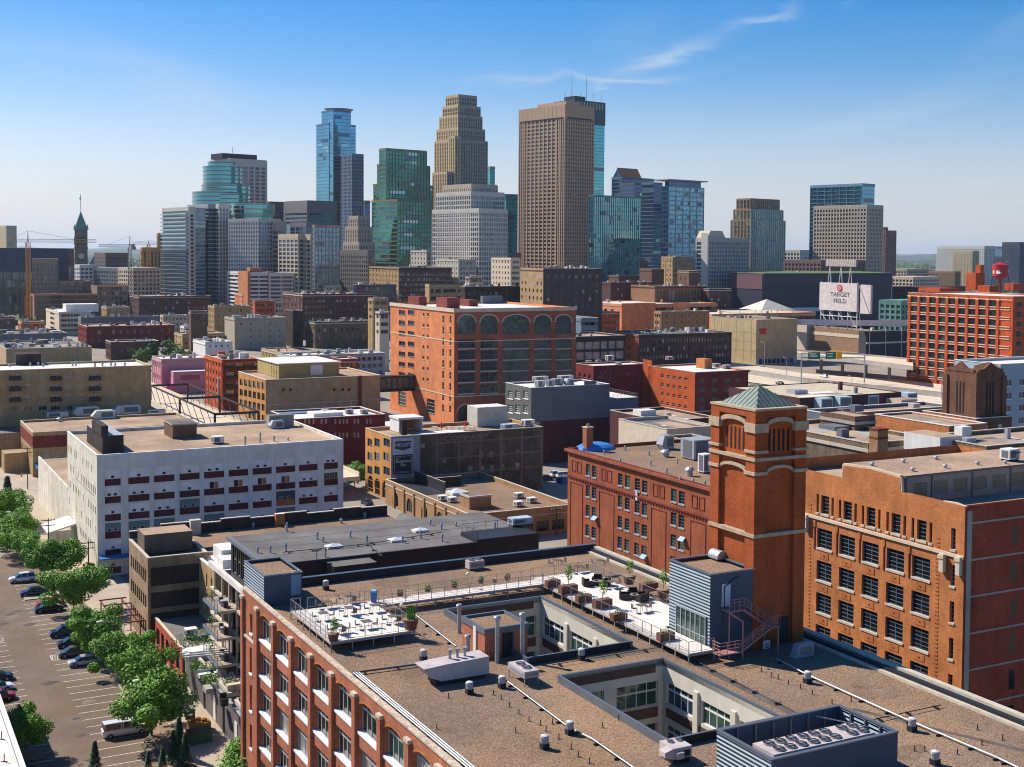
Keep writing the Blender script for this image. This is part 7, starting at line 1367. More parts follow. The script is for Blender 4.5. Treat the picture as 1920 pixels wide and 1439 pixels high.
for i in range(8):
    a0, a1 = math.radians(200+i*9), math.radians(209+i*9); R1, R2_ = 70, 84; P = lambda a, r: (30+r*math.cos(a)*1.0, 62+r*math.sin(a)); m.poly([(*P(a0, R1), 20), (*P(a1, R1), 20), (*P(a1, R2_), 24), (*P(a0, R2_), 24)], GRY2); m.poly([(*P(a0, R2_), 24), (*P(a1, R2_), 24), (*P(a1, R2_), 21), (*P(a0, R2_), 21)], WHP)
m.obj('canopy', T); m = M(); m.box(-2, -4, 0, 60, 2, 17, mt('stand shade', (.05, .055, .07), .8)); m.box(-2, -4.4, 10, 60, -4.01, 11, WHP); [m.tube((x, -4.5, 0), (x, -4.5, 19), .3, WHP, 5) for x in (0, 12, 24, 36, 48)]; m.obj('stand', T)
# red framed warehouse, right
f = Fr(1900, 557, 42.2, xl=1703, xr=2010); Aw = []
n = 9; s1_ = f.La-1.2
for r in range(9):
    for i in range(n): w = (s1_-8)/n; Aw.append(dict(s=8+i*w+.8, z=f.z-4.6-r*4.25, w=w-1.6, h=2.75, nx=4, nz=2, fm=DKM, gm=GLG if (i == 5) else GLS))
Bw = rows(f, 'B', 6, 9, 3.6, 2.8, 2.0, 4.25)
b = Bldg('red_frame_warehouse', 'tall bright red brick warehouse with cream sill bands and a grid of wide windows', f, brick('vermilion brick', (.46, .085, .03)), A=Aw[:], B=Bw, cap=CRM, roof=WHT, par=.8, maxw=100)
m = M()
for i in range(n+1): y = 8+i*(s1_-8)/n; m.box(-.5, y-.75, 0, -.003, y+.75, f.z-.8, brick('vermilion brick', ())); m.box(-.62, y-.9, f.z-1.9, -.003, y+.9, f.z-1.4, CRM)
b.part('pier', m); m = M()
for r in range(9): z = f.z-4.6-r*4.25; m.box(-.3, 1.5, z-.35, -.003, f.La, z, CRM); m.box(-.3, 1.5, z-1.4, -.003, f.La, z-1.1, CRM)
m.box(-.55, 0, f.z-1.6, -.51, f.La, f.z-1.3, CRM); b.part('sill_band', m)
VB = brick('vermilion brick', ())
x, y = f.rf(1822, 551, f.z); bk = boxpart(b, f, 1829, 512, 545, 1810, 1846, f.z-.8, VB, 'penthouse'); bk = boxpart(b, f, 1838, 497, 514, 1829, 1845, f.z+7, VB, 'chimney', CRM); boxpart(b, f, 1855, 536, 550, 1833, 1872, f.z-.8, VB, 'penthouse'); boxpart(b, f, 1762, 541, 548, 1722, 1800, f.z-.8, VB, 'penthouse'); boxpart(b, f, 1900, 532, 545, 1883, 1919, f.z-.8, VB, 'penthouse')
b.blk(2, 10, 22, 40, f.z-.79, f.z+.0, WHT, 'roof_clutter')
p = f.rf(1875, 551, f.z-.8); T = thing('water_tower', 'red rooftop water tank with white lettering on thin legs', 'water tower', f.w(*p, f.z-.8), f.h); zt0 = zat(np.array(f.w(*p, 0)), 1875, 518)-f.z+.8; zt1 = zat(np.array(f.w(*p, 0)), 1875, 497)-f.z+.8; R_ = 16*556/2399
TRD = mt('tank red', (.45, .02, .03), .5, .05, .3); m = M(); m.cyl(0, 0, zt0, zt1, R_, TRD, n=20); m.cyl(0, 0, zt1, zt1+1.4, R_*1.04, TRD, r2=.3, n=20); m.cyl(0, 0, zt0-1.4, zt0, R_*.5, TRD, r2=R_, n=20); m.obj('tank', T); m = M(); m.cyl(0, 0, 0, zt0-1.2, .55, TRD, n=8); m.obj('riser', T)
for a in (.6, 2.2, 3.7, 5.3): m = M(); m.tube((R_*.95*math.cos(a), R_*.95*math.sin(a), zt0), (R_*1.25*math.cos(a), R_*1.25*math.sin(a), 0), .12, DKM, 5); m.obj('leg', T)
m = M()
for k in range(9): m.box(-R_*.98, -R_*.75+k*.42, zt0+1.2+(.9 if k % 2 else 0), -R_*.62, -R_*.5+k*.42, zt0+1.8+(.9 if k % 3 else .2), WHP)
for k in range(12): a = -1.35+k*.1; c = (R_*1.02*math.cos(a), R_*1.02*math.sin(a)); z = zt0+2.4+.7*math.sin(k*1.7); m.tube((c[0], c[1], z), (R_*1.02*math.cos(a+.1), R_*1.02*math.sin(a+.1), zt0+2.4+.7*math.sin(k*1.7+1.7)), .12, WHP, 4)
m.obj('lettering', T)
# dark brick tower with gabled tops and its base, right
b, f = mid('brick_plinth_block', 'orange and dark brick block carrying the gabled tower', 1831, 786, 1730, 1897, ORB, Z=252, A=None, cap=WHP, roof=TAR, par=.3)
m = M(); m.box(.01, -.05, 0, f.Lb, -.003, f.z-.05, BRB); [m.box(x, -.1, f.z-2.6, x+1, -.051, f.z-1.4, GRY2) for x in (2, 6)]; m.box(-.06, f.La*.45, f.z-4.2, -.003, f.La*.45+1.6, f.z-1.8, DRB); m.box(-.06, f.La*.28, f.z-3, -.003, f.La*.28+1.1, f.z-1.6, GLD); b.part('wall_detail', m)
f2 = Fr(1831, 700, Z=253.5, xl=1772, xr=1884); T = thing('gabled_brick_tower', 'dark brown brick tower with gabled parapets and tall louvres', 'tower', f2.w(0, 0, 0), HD); TB2 = brick('tower brown brick', (.175, .085, .055)); w, d, H = f2.Lb, f2.La, f2.z
m = M(); m.box(0, 0, f.z-1, w, d, H, TB2); [m.box(x-.3, y-.3, f.z-1, x+.9, y+.9, H-.8, TB2) for x in (0, w-.6) for y in (0, d-.6)]; m.obj('shaft', T)
m = M(); m.prism([(.6, H), (w-.6, H), (w-.6, H+.6), (w*.72, H+.8), (w/2, H+2.0), (w*.28, H+.8), (.6, H+.6)], -.1, .4, TB2, axis='y'); m.prism([(.6, H), (d-.6, H), (d-.6, H+.6), (d*.72, H+.8), (d/2, H+2.0), (d*.28, H+.8), (.6, H+.6)], -.1, .4, TB2, axis='x'); m.prism([(.6, H), (d-.6, H), (d-.6, H+.6), (d/2, H+1.6), (.6, H+.6)], w-.4, w, TB2, axis='x'); m.obj('gable', T)
for k in range(3):
    m = M(); m.box(-.03, d/2-1.1+k*.85, H-8.4, -.004, d/2-.7+k*.85, H-2.0, SLT); m.obj('louvre', T); m = M(); m.box(w/2-1.1+k*.85, -.03, H-8.4, w/2-.7+k*.85, -.004, H-2.0, SLT); m.obj('louvre', T)
for s in (.3, .62): m = M(); m.box(-.05, d*s, H-11.2, -.004, d*s+.9, H-9.8, GRY); m.obj('window', T)
# pale blue building beyond it
f = Fr(1876, 684, Z=300, xl=1870, xr=2020, La=14); b = Bldg('pale_blue_apartments', 'pale blue rendered apartments with projecting white window frames at the right edge', f, mt('pale blue render', (.33, .42, .46), .85, .05, .3), B=[dict(s=s, z=f.z-5.2-i*3.05, w=1.9, h=1.5, nx=2, nz=1, gm=GLB) for i in range(6) for s in (2.0, 6.5, 11)], cap=WHP, roof=WHT, fm=WHP, sill=WHP, rec=.2)
# workshops behind the orange warehouse
def rb_(name, l, nx, yt, xl, xr, Z, wall, roof=GRV2, La=None, **k): return mid(name, l, nx, yt, xl, xr, wall, Z=Z, roof=roof, La=La, grp='roofs behind the orange warehouse', **k)
rb_('gravel_roof_building', 'long low building with tan gravel roof and grey rubble wall right of the tower', 1628, 832, 1490, 1750, 215, RUB, La=28, B=(3, 1, 4, 1.4, 1.6, 5, 0), cap=LST)
rb_('brick_lift_house', 'brown brick lift house with two small windows on the gravel roof', 1603, 782, 1539, 1640, 235, BRB, A=(2, 1, .9, 1, 2, 4), cap=None, par=.2)
rb_('gravel_roof_building', 'wide building with tan gravel roof and black lined parapet', 1560, 778, 1440, 1790, 262, GRY, La=9, cap=WHP)
rb_('white_shed', 'white metal shed with flat tan top between chimney and gabled tower', 1763, 821, 1695, 1799, 210, WHP, La=None, cap=None, par=0)
rb_('gravel_roof_building', 'tan roof with white edged curb in front of the gabled tower', 1780, 800, 1640, 1850, 236, ORB, cap=WHP, par=.3)
rb_('gravel_roof_building', 'low tan roof strip right of the gabled tower', 1850, 838, 1640, 2050, 205, RUB, La=14, cap=LST)
unit(f, 1630, 832, 24, 2.6, 2.6, .1, 'flat hatch', TNB) if 0 else None
fz = Fr(1645, 860, Z=205, xl=1632, xr=1658); T = thing('chimney', 'tan and dark banded brick chimney on the gravel roofs', 'chimney', fz.w(0, 0, 0), HD); zt_ = zat(fz.C, 1645, 808); m = M(); m.box(0, 0, 10, 2.2, 1.9, zt_, brick('chimney brick', (.30, .19, .10))); m.obj('shaft', T); m = M(); m.box(-.1, -.1, zt_, 2.3, 2.0, zt_+.25, DRB); m.box(-.06, -.06, zt_-1.4, 2.26, 1.96, zt_-1.1, DRB); m.obj('cap', T)
fu = Fr(1500, 772, Z=300, xl=1480, xr=1520)
for i, (nx, yt, yb, xl, xr, l) in enumerate(((1540, 748, 775, 1521, 1562, 'first pale blue cube unit beside the freeway roofs'), (1575, 745, 772, 1557, 1597, 'second pale blue cube unit beside the freeway roofs'), (1628, 742, 766, 1609, 1648, 'third pale blue cube unit beside the freeway roofs'), (1617, 762, 770, 1598, 1640, 'long low pale blue unit in front of the cubes'), (1690, 750, 768, 1655, 1720, 'beige block room with flat brown top'), (1702, 738, 748, 1682, 1720, 'blue grey box behind the beige block room'))):
    x, y, w, d, z0_, z1 = fu.bx(nx, yt, yb, xl, xr, 19.0); m = M(); m.box(0, 0, 0, w, d, z1-z0_, mt('pale blue unit', (.4, .52, .6), .5) if i != 4 else CRM, GRV2 if i == 4 else None); q = M(); q.box(.3, -.04, .4, w-.3, -.003, z1-z0_-.4, GRY); T = thing('rooftop_unit', l, 'air unit', fu.w(x, y, 19.0), HD, 'units beside the freeway'); m.obj('body', T); q.obj('grille', T)
mid('gravel_roof_building', 'low beige roofed building beside the freeway', 1500, 747, 1400, 1690, brick('plum brick', ()), Z=330, roof=mt('beige roof', (.50, .42, .30), .9), La=30, cap=None, par=.2)
mid('low_roof_building', 'low roofs between the grey building and the deep red one', 1250, 806, 1210, 1345, CRM, Z=285, roof=TAR, rb=0, La=20)
mid('low_roof_building', 'tan penthouse roof behind the deep red building', 1300, 830, 1280, 1350, TNB, Z=262, roof=TAR, rb=0, La=10)
mid('low_roof_building', 'beige low building below the offices with chimney', 1240, 790, 1180, 1345, brick('plum brick', ()), Z=330, roof=GRV2, rb=0, La=25)
# trestle street bridge, left
T = thing('street_bridge', 'street viaduct with black steel portal trusses and fence', 'bridge', FF.w(0, 0, 0), HD); m = M(); L0 = FF.rf(372, 800, 4); L1_ = FF.rf(300, 735, 4)
xs0, ys0, xs1, ys1 = float(FF.rf(350, 790, 5)[0]), 205., float(FF.rf(440, 790, 5)[0]), 420.
m.box(xs0, 160, 4, xs1, ys1, 5, RDC); m.box(xs0, 160, 5, xs0+.3, ys1, 6, CRM); m.box(xs1-.3, 160, 5, xs1, ys1, 6, CRM); m.obj('roadway', T); m = M()
for y in (245, 290, 335): [m.box(x, y, 5, x+.6, y+.6, 11.5, DKM) for x in (xs0, xs1-.6)]; m.box(xs0, y, 10.8, xs1, y+.5, 11.5, DKM)
for x in (xs0, xs1-.5): m.box(x, 245, 11, x+.4, 336, 11.5, DKM); [m.tube((x+.2, 245+i*9, 5.5), (x+.2, 254+i*9, 11), .12, DKM, 4) for i in range(10)]
m.obj('truss', T)
# construction site and crane masts
CRO = mt('crane orange', (.60, .17, .03), .6); CRY = mt('crane yellow', (.62, .30, .05), .6)
def crane(x, yb, yt, Z, jl, jr, lbl, mat, yj=None):
    p = CAM+ray(x, yb)*(Z/ray(x, yb)[1]); ztop = 60+(470-yt)*Z/2399; T = thing('tower_crane', lbl, 'crane', (float(p[0]), float(p[1]), 0), 0, 'tower cranes'); zj = 60+(470-yj)*Z/2399; m = M(); w = 1.3
    for a in (-w, w):
        for b_ in (-w, w): m.tube((a, b_, 0), (a, b_, zj), .28, mat, 4)
    n = int(zj/4)
    for i in range(n): z = i*zj/n; [m.tube((a, -w, z), (-a, -w, z+zj/n), .16, mat, 4) for a in (w, -w)]; m.tube((-w, -w, z), (-w, w, z+zj/n), .16, mat, 4)
    m.obj('mast', T); m = M(); k = Z/2399
    for z in (zj, zj+2.2): m.tube(((jl-x)*k, 0, z), ((jr-x)*k, 0, z), .22, mat, 4)
    for i in range(24): a = (jl-x)*k+(jr-jl)*k*i/24; m.tube((a, 0, zj), (a+(jr-jl)*k/48, 0, zj+2.2), .12, mat, 4); m.tube((a+(jr-jl)*k/48, 0, zj+2.2), (a+(jr-jl)*k/24, 0, zj), .12, mat, 4)
    m.tube((0, 0, zj), (0, 0, ztop), .6, mat, 4, .2); far = jr if abs(jr-x) > abs(jl-x) else jl; nr = jl if far == jr else jr
    m.tube((0, 0, ztop), ((far-x)*k*.7, 0, zj+2.2), .1, DKM, 3); m.tube((0, 0, ztop), ((nr-x)*k*.9, 0, zj+2.2), .1, DKM, 3); m.box((nr-x)*k-1.5, -1, zj-2.5, (nr-x)*k+1.5, 1, zj+.3, CON); m.obj('jib', T)
crane(54, 615, 435, 1000, 20, 182, 'orange tower crane with long pale jib, left', CRY, 456); crane(244, 560, 444, 1150, 186, 252, 'grey tower crane with short jib in the middle', CON, 464); crane(279, 560, 452, 1250, 250, 380, 'slim crane whose jib crosses the balcony tower', CRY, 459); 
m = M(); p = CAM+ray(54, 600)*(990/ray(54, 600)[1]); [m.tube((a, b_, 0), (a, b_, 24), .5, CRO, 4) for a in (-2.2, 2.2) for b_ in (-1, 1)]; [m.tube((-2.2, -1, i*3), (2.2, -1, i*3+3), .3, CRO, 4) for i in range(8)]; tag(m.obj('hoist_tower', None, (float(p[0]), float(p[1]), 0)), 'bright orange construction hoist tower at the foot of the orange crane', 'hoist')
SKL = mt('bare concrete frame', (.22, .15, .12), .9, .2, .05)
for nx, yt, xl, xr, Z, l in ((175, 552, 60, 245, 1020, 'wide unfinished concrete frame building on the construction site'), (115, 527, 108, 172, 1060, 'unfinished storeys with pink band, left'), (182, 536, 176, 240, 1040, 'unfinished storeys with pink band, right')):
    f = Fr(nx, yt, Z=Z, xl=xl, xr=xr, La=30) if nx-xl < 30 else Fr(xl+4, yt, Z=Z, xl=xl, xr=xr, La=30); b = Bldg('building_shell', l, f, SKL, 'building site', 'unfinished buildings', B=rows(f, 'B', 7, 5, max(2, f.Lb/7-1.2), 2.6, 1.2, 3.9), roof=SKL, cap=None, gm=GLD, fm=SKL); m = M(); m.box(-.3, -.4, f.z-1.2, f.Lb, -.003, f.z-.4, SAL); b.part('edge_band', m)
# ================================================================ downtown towers
def latt(mw, mg, x0, y0, wb, wa, z0, z1, fh, pb, pa, pw, sp, wall, glass, dp=.4, wallA=None, cap=3):
    wA = wallA or wall; rr = random.Random(int(wb*10+z1)); mg.box(x0, y0, z0, x0+wb, y0+wa, z1, glass)
    if z1-z0 > 30 and fh < 20:                   # scattered blinds and panes; glass towers get long strips coloured like lit floors
        gt = glass.name.endswith('tower glass') or pb is None
        for _ in range(int(min(260, (wb+wa)*(z1-z0)/(330 if gt else 90)))):
            k_ = int(rr.uniform(0, (z1-z0-cap)/fh)); z = z1-cap-k_*fh-fh+.1; ll = rr.choice((6, 10, 16) if gt else (1.5, 2.6, 5)); hh = fh-sp-.3 if sp < fh-.8 else 1; g2 = rr.choice((WIN, CDB, CPA)) if gt else rr.choice((WIN, WIN, BLD_, glass))
            if z < z0 or g2 is glass: continue
            if rr.random() < wb/(wb+wa): s = rr.uniform(0, max(.1, wb-ll)); mg.box(x0+s, y0-.06, z, x0+min(wb, s+ll), y0-.004, z+hh, g2)
            else: s = rr.uniform(0, max(.1, wa-ll)); mg.box(x0-.06, y0+s, z, x0-.004, y0+min(wa, s+ll), z+hh, g2)
    n = max(1, int((z1-z0-cap)/fh))
    for i in range(n+1):
        z = z1-cap-i*fh-sp
        if sp > 0 and z > z0: mw.box(x0-dp*.7, y0, z, x0-.003, y0+wa, z+sp, wA, bot=True); mw.box(x0-dp*.7, y0-dp*.7, z, x0+wb, y0-.003, z+sp, wall)
    if cap: mw.box(x0-dp*.9, y0-dp*.9, z1-cap, x0+wb, y0-.002, z1+.5, wall); mw.box(x0-dp*.9, y0-.001, z1-cap, x0-.002, y0+wa, z1+.5, wA); mw.box(x0, y0, z1+.002, x0+wb, y0+wa, z1+.45, wall)
    if pb:
        k = max(1, round(wb/pb))
        for i in range(k+1): x = x0+wb*i/k; mw.box(x-pw/2, y0-dp, z0, x+pw/2, y0-.004, z1-.01, wall)
    if pa:
        k = max(1, round(wa/pa))
        for i in range(k+1): y = y0+wa*i/k; mw.box(x0-dp, y-pw/2, z0, x0-.004, y+pw/2, z1-.01, wA)
def tower(name, label, Z, tiers, wall, glass, fh=3.9, pb=3, pa=3, pw=.8, sp=1.3, h=HD2, wallA=None, cap=3, dp=.4, zb=0, cat='skyscraper', grp='downtown towers'):
    mw, mg = M(), M(); F0 = None
    for t in tiers:
        nx, yt, xl, xr = t[:4]; o = t[4] if len(t) > 4 else {}; f = Fr(nx, yt, xl=xl, xr=xr, Z=Z+o.get('dz', 0), h=h)
        if f.La < 3: f.La = o.get('La', 25)
        if f.Lb < 3: f.Lb = o.get('Lb', 25)
        if F0 is None: F0 = f; root = thing(name, label, cat, (float(f.C[0]), float(f.C[1]), 0), h, grp)
        d = f.C-F0.C; g = lambda k, v: o.get(k, v)
        latt(mw, mg, float(d@f.b), float(d@f.a), f.Lb, f.La, g('zb', zb), f.z, g('fh', fh), g('pb', pb), g('pa', pa), g('pw', pw), g('sp', sp), g('wall', wall), g('glass', glass), dp, g('wallA', wallA), g('cap', cap))
    mw.obj('wall', root); mg.obj('curtain_wall', root); return root, F0
ROS = mt('rose granite', (.47, .31, .20), .8, .05, .05); WFB = mt('buff stone fins', (.60, .45, .25), .7, .05, .05); GGR = mt('grey precast', (.40, .40, .37), .8, .05, .05); LGR = mt('light precast', (.58, .55, .48), .8, .05, .05); BGR = mt('beige precast', (.44, .37, .28), .8, .05, .05); DGR = mt('dark granite', (.13, .13, .15), .6, .05, .05); TEA = mt('teal mullion', (.07, .22, .25), .5, .05, .05); BRN = mt('bronze fins', (.33, .20, .10), .6, .05, .05); WIN = glassm('tower window', (.05, .075, .10), .1, .4)
r, f = tower('granite_tower', 'tall square rose granite tower with dark window bands, tallest block in the middle right', 1190, [(1060, 197, 975, 1112.5)], ROS, WIN, fh=3.62, pb=3.1, pa=5.9, pw=1.5, sp=1.55, cap=11, dp=.9)
m = M(); m.box(-1.1, 2, f.z-12.4, -.91, f.La-2, f.z-11.2, DKM); m.box(2, -1.1, f.z-12.4, f.Lb-2, -.91, f.z-11.2, DKM)
k = 24
for i in range(k+1):
    y = f.La*i/k
    if i < 5 or i > 20: m.box(-1.0, y-.5, 0, -.91, y+.5, f.z-13, ROS)
m.box(10, 10, f.z+.5, f.Lb-8, f.La-14, f.z+5, ROS); m.obj('crown_detail', r)
r, f = tower('teal_tower', 'very tall teal glass tower with dark crown and two antennas behind the granite tower', 1440, [(1078, 187, 1040, 1134, {'cap': 0, 'sp': .35, 'pb': None, 'pa': None})], TEA, CTE, fh=3.7)
m = M(); m.box(-.8, -.8, f.z-26, f.Lb+.4, f.La, f.z-.1, mt('dark crown', (.04, .085, .105), .5)); [m.box(x, -1.4, f.z-9, x+2, -.81, f.z-2, GGR) for x in np.linspace(3, f.Lb-6, 9)]; m.box(-.81, -.81, 0, 0, 0, 1, TEA); m.box(2, 2, f.z, 18, 20, f.z+4.5, DKM); m.obj('crown', r)
for x, yt in ((1072, 140), (1099, 140)):
    kx = along(f.C+f.a*10, f.b, x); m = M(); m.tube((kx, 10, f.z), (kx, 10, 60+(475-yt)*1450/2399), .45, GGR, 5, .2); m.obj('antenna', r)
for x, yt in ((1112, 172), (1127, 176), (1088, 175), (1060, 178)): kx = along(f.C+f.a*10, f.b, x); m = M(); m.tube((kx, 10, f.z), (kx, 10, 60+(475-yt)*1450/2399), .25, GGR, 4); m.obj('antenna', r)
W0 = {'cap': 2}
r, f = tower('stepped_tower', 'tall stepped tower of buff stone fins and glass, narrowing towards a rounded crown', 1380, [(858, 262, 816, 913), (859, 240, 820, 908, {'dz': 4}), (859, 216, 825, 903, {'dz': 8}), (859, 198, 831, 900, {'dz': 12, 'wall': mt('dim stone fins', (.34, .31, .24), .6), 'pw': .8}), (860, 178, 837, 893, {'dz': 16, 'wall': mt('dim stone fins', ()), 'pw': .8}), (853, 256, 843, 862, {'dz': -8, 'wall': WFB, 'zb': 0}), (838, 323, 812, 850, {'dz': -12})], mt('grey buff fins', (.34, .30, .23), .6), WIN, fh=4.1, pb=3.3, pa=3.0, pw=1.4, sp=.9, wallA=WFB, cap=2, dp=.8)
r, f = tower('blue_tower', 'tall blue glass tower with pale halo ring on top', 1480, [(617, 232, 593, 667, {'pw': .5}), (625, 207, 603, 658, {'dz': -6}), (660, 289, 640, 681, {'dz': -30, 'wall': mt('grey grid stone', (.13, .19, .27), .7), 'glass': WIN, 'pb': 2.6, 'pa': 2.6, 'pw': .9, 'sp': 1.7})], mt('blue mullion', (.08, .20, .30), .5), CBL, fh=4, pb=None, pa=None, sp=.45, cap=1)
q = M(); n = 28
for i in range(n//2+3):
    a0, a1 = PI*.95+2*PI*i/n, PI*.95+2*PI*(i+1)/n; c = Vector((f.Lb*.55, f.La*.45)); P = lambda a, rr, z: (c.x+rr*math.cos(a), c.y+rr*math.sin(a), z)
    q.poly([P(a0, 13, f.z+16), P(a1, 13, f.z+16), P(a1, 18, f.z+18.5), P(a0, 18, f.z+18.5)], CRM); q.poly([P(a0, 18, f.z+18), P(a1, 18, f.z+18), P(a1, 13, f.z+15.5), P(a0, 13, f.z+15.5)], CRM)
q.obj('halo', r)
tower('green_glass_tower', 'wide green glass tower with stepped sides, left of the buff stepped tower', 1150, [(724, 279, 711, 800), (724, 308, 707, 806, {'dz': 3}), (722, 345, 700, 812, {'dz': 6}), (745, 375, 697, 812, {'dz': -15})], mt('olive mullion', (.20, .22, .10), .5), CGR, fh=3.9, pb=3.4, pa=None, pw=.5, sp=.9, cap=1)
tower('white_grid_block', 'broad office block with pale grid facade and stepped top below the buff tower', 1000, [(883, 360, 818, 945), (884, 346, 832, 932, {'dz': 10, 'wall': BGR, 'pw': 1.2}), (898, 392, 811, 951, {'dz': -8})], LGR, glassm('mixed glass', (.10, .16, .21), .08, .55), fh=3.8, pb=2.4, pa=2.4, pw=.6, sp=1.1, cap=2)
tower('teal_slab', 'plain teal glass slab between grid block and granite tower', 1250, [(949, 365, 944, 971)], TEA, CTE, pb=None, pa=None, sp=.3, cap=.5)
tower('narrow_tower', 'narrow grey and teal tower peeping out right of the buff tower', 1500, [(919, 313, 913, 928)], GGR, CTE, pb=None, pa=None, sp=.5)
tower('glass_box', 'square pale teal glass block right of the granite tower', 1000, [(1114, 367, 1105, 1202)], TEA, glassm('box glass', (.16, .36, .40), .05, .75, .1, var=.1, sc=.05), fh=3.6, pb=2.4, pa=2.4, pw=.15, sp=.25, cap=.6)
r, f = tower('gabled_glass_tower', 'dark blue stepped tower with small orange gabled top', 1350, [(1166, 333, 1147, 1227), (1190, 344, 1162, 1242, {'dz': -20, 'glass': CDB, 'wall': DGR}), (1226, 343, 1203, 1242, {'dz': -60})], mt('blue grey mullion', (.12, .19, .24), .5), CDB, fh=3.9, pb=None, pa=None, sp=.8, cap=1)
m = M(); m.prism([(0, f.z), (f.La*.9, f.z), (f.La*.45, f.z+10)], 0, 30, CDB, SAL, axis='x'); m.poly([(-.5, 0, f.z+.3), (30, 0, f.z+.3), (30, f.La*.45, f.z+10.5), (-.5, f.La*.45, f.z+10.5)], SAL); m.obj('gable_roof', r)
r, f = tower('overhang_tower', 'blue glass office tower with flat overhanging roof slab', 1150, [(1254, 349, 1241, 1320)], mt('pale blue mullion', (.22, .34, .42), .5), glassm('clear blue glass', (.12, .30, .40), .05, .7, .05), fh=4.2, pb=9, pa=3, pw=.3, sp=1.0, cap=0)
m = M(); m.box(2, 2, f.z, f.Lb-2, f.La-2, f.z+5, CDB); m.box(-5, -4, f.z+5, f.Lb+1, f.La+10, f.z+6, GWH); m.obj('roof_slab', r)
r, f = tower('hotel_slab', 'grey hotel slab with pale fin wall and small pitched roof', 1000, [(1328, 447, 1306, 1403)], GGR, glassm('hotel glass', (.08, .13, .17), .1, .4), fh=3.2, pb=3.2, pa=200, pw=1.0, sp=1.1, cap=2, wallA=LGR)
m = M(); m.box(-.6, 0, 20, -.41, f.La*.55, f.z+4, LGR); m.prism([(2, f.z+.5), (24, f.z+.5), (20, f.z+6), (6, f.z+6)], 3, 14, CRM, axis='y'); m.obj('fin_wall', r)
tower('fin_tower', 'stepped tower with brown stone fins on the left and pale glass on the right', 1250, [(1408, 413, 1371, 1472), (1408, 393, 1376, 1468, {'dz': 3}), (1407, 373, 1382, 1461, {'dz': 8, 'wall': BRN, 'glass': WIN, 'wallA': BRN})], mt('pale green fins', (.30, .38, .36), .5), glassm('pale green glass', (.20, .34, .34), .08, .6, .05), fh=4, pb=3, pa=4.4, pw=1.2, sp=.4, wallA=BRN, cap=1)
tower('glass_crown_tower', 'broad tower of cream grid stone with blue glass top, right side', 1200, [(1617, 345, 1520, 1640, {'wall': mt('aqua mullion', (.15, .30, .36), .5), 'glass': CBL, 'pb': None, 'pa': 8, 'pw': .3, 'sp': .4}), (1625, 385, 1527, 1655, {'dz': -8})], mt('cream grid', (.46, .40, .31), .8), WIN, fh=3.7, pb=2.4, pa=3.2, pw=1.1, sp=1.5, cap=2, dp=.6)
tower('brown_twin', 'dark brown high rise right of the glass crowned tower', 1500, [(1661, 433, 1653, 1680), (1657, 427, 1652, 1664, {'dz': 30})], mt('brown precast', (.20, .12, .10), .8), WIN, fh=3.2, pb=3, pa=3, pw=1.3, sp=1.6)
r, f = tower('white_apartments', 'wide white apartment slab with rows of dark windows at the right', 2100, [(1846, 462, 1758, 1866)], mt('white precast', (.66, .63, .57), .8), WIN, fh=3.6, pb=4, pa=4.6, pw=2.2, sp=2.0, cap=3)
tower('tan_apartments', 'tan apartment tower in front of the white slab', 1900, [(1824, 471, 1789, 1835)], mt('tan precast', (.56, .44, .28), .8), WIN, fh=3.5, pb=4, pa=5, pw=2.6, sp=1.9, cap=3)
tower('blue_slab', 'flat pale blue slab right of the white apartments', 2300, [(1868, 463, 1850, 1884)], mt('pale slab', (.26, .36, .42), .8), CPA, pb=None, pa=None, sp=.3)
tower('dark_high_rise', 'dark blue grey high rise at the right picture edge', 1700, [(1912, 455, 1880, 1980)], mt('navy panel', (.07, .09, .14), .7), WIN, fh=3.3, pb=3, pa=3, pw=1.2, sp=1.7)
tower('dark_low_rise', 'lower dark block left of the dark high rise', 2000, [(1880, 482, 1864, 1882)], mt('navy panel', ()), WIN, fh=3.3, pb=3, pa=3, pw=1.2, sp=1.7)
# left group
r, f = tower('balcony_tower', 'condominium tower with blue glass balconies and white corner strip, far left of downtown', 1060, [(354, 391, 305, 385), (390, 384, 352, 409, {'dz': 14, 'glass': CDB}), (411, 384, 405, 428, {'dz': 10, 'wall': LGR, 'glass': WIN, 'pb': 3, 'pw': 1.4, 'La': 14})], mt('slab edge', (.34, .38, .36), .7), glassm('balcony glass', (.10, .20, .27), .08, .5, .05), fh=3.3, pb=None, pa=None, sp=.8, cap=2.5)
m = M()
for i in range(30): z = f.z-5-i*3.3; m.box(-2.2, 1, z, -.3, f.La, z+.3, GGR); m.box(-2.2, 1, z+.3, -2.1, f.La, z+1.2, CPA)
m.box(-.6, -.6, 0, 5.5, -.31, f.z-2, LGR); [m.box(1.2, -.75, f.z-7-i*3.3, 3.8, -.61, f.z-5-i*3.3, DKM) for i in range(30)]; m.box(-.7, -.7, f.z-2, 6, f.La, f.z+1.2, LGR); m.obj('balcony', r)
r, f = tower('grey_slab_tower', 'tall pale slab tower with dark rooftop box behind the curved teal tower', 1300, [(431, 298, 395, 499)], LGR, glassm('slab glass', (.10, .13, .17), .1, .4), fh=3.9, pb=7.5, pa=400, pw=2.2, sp=1.3, cap=6)
m = M(); m.box(-4, 8, f.z+.5, f.Lb*.85, f.La*.8, f.z+6, DKM); m.tube((6, 6, f.z+6), (6, 6, f.z+12), .3, GGR, 4); m.obj('penthouse', r)
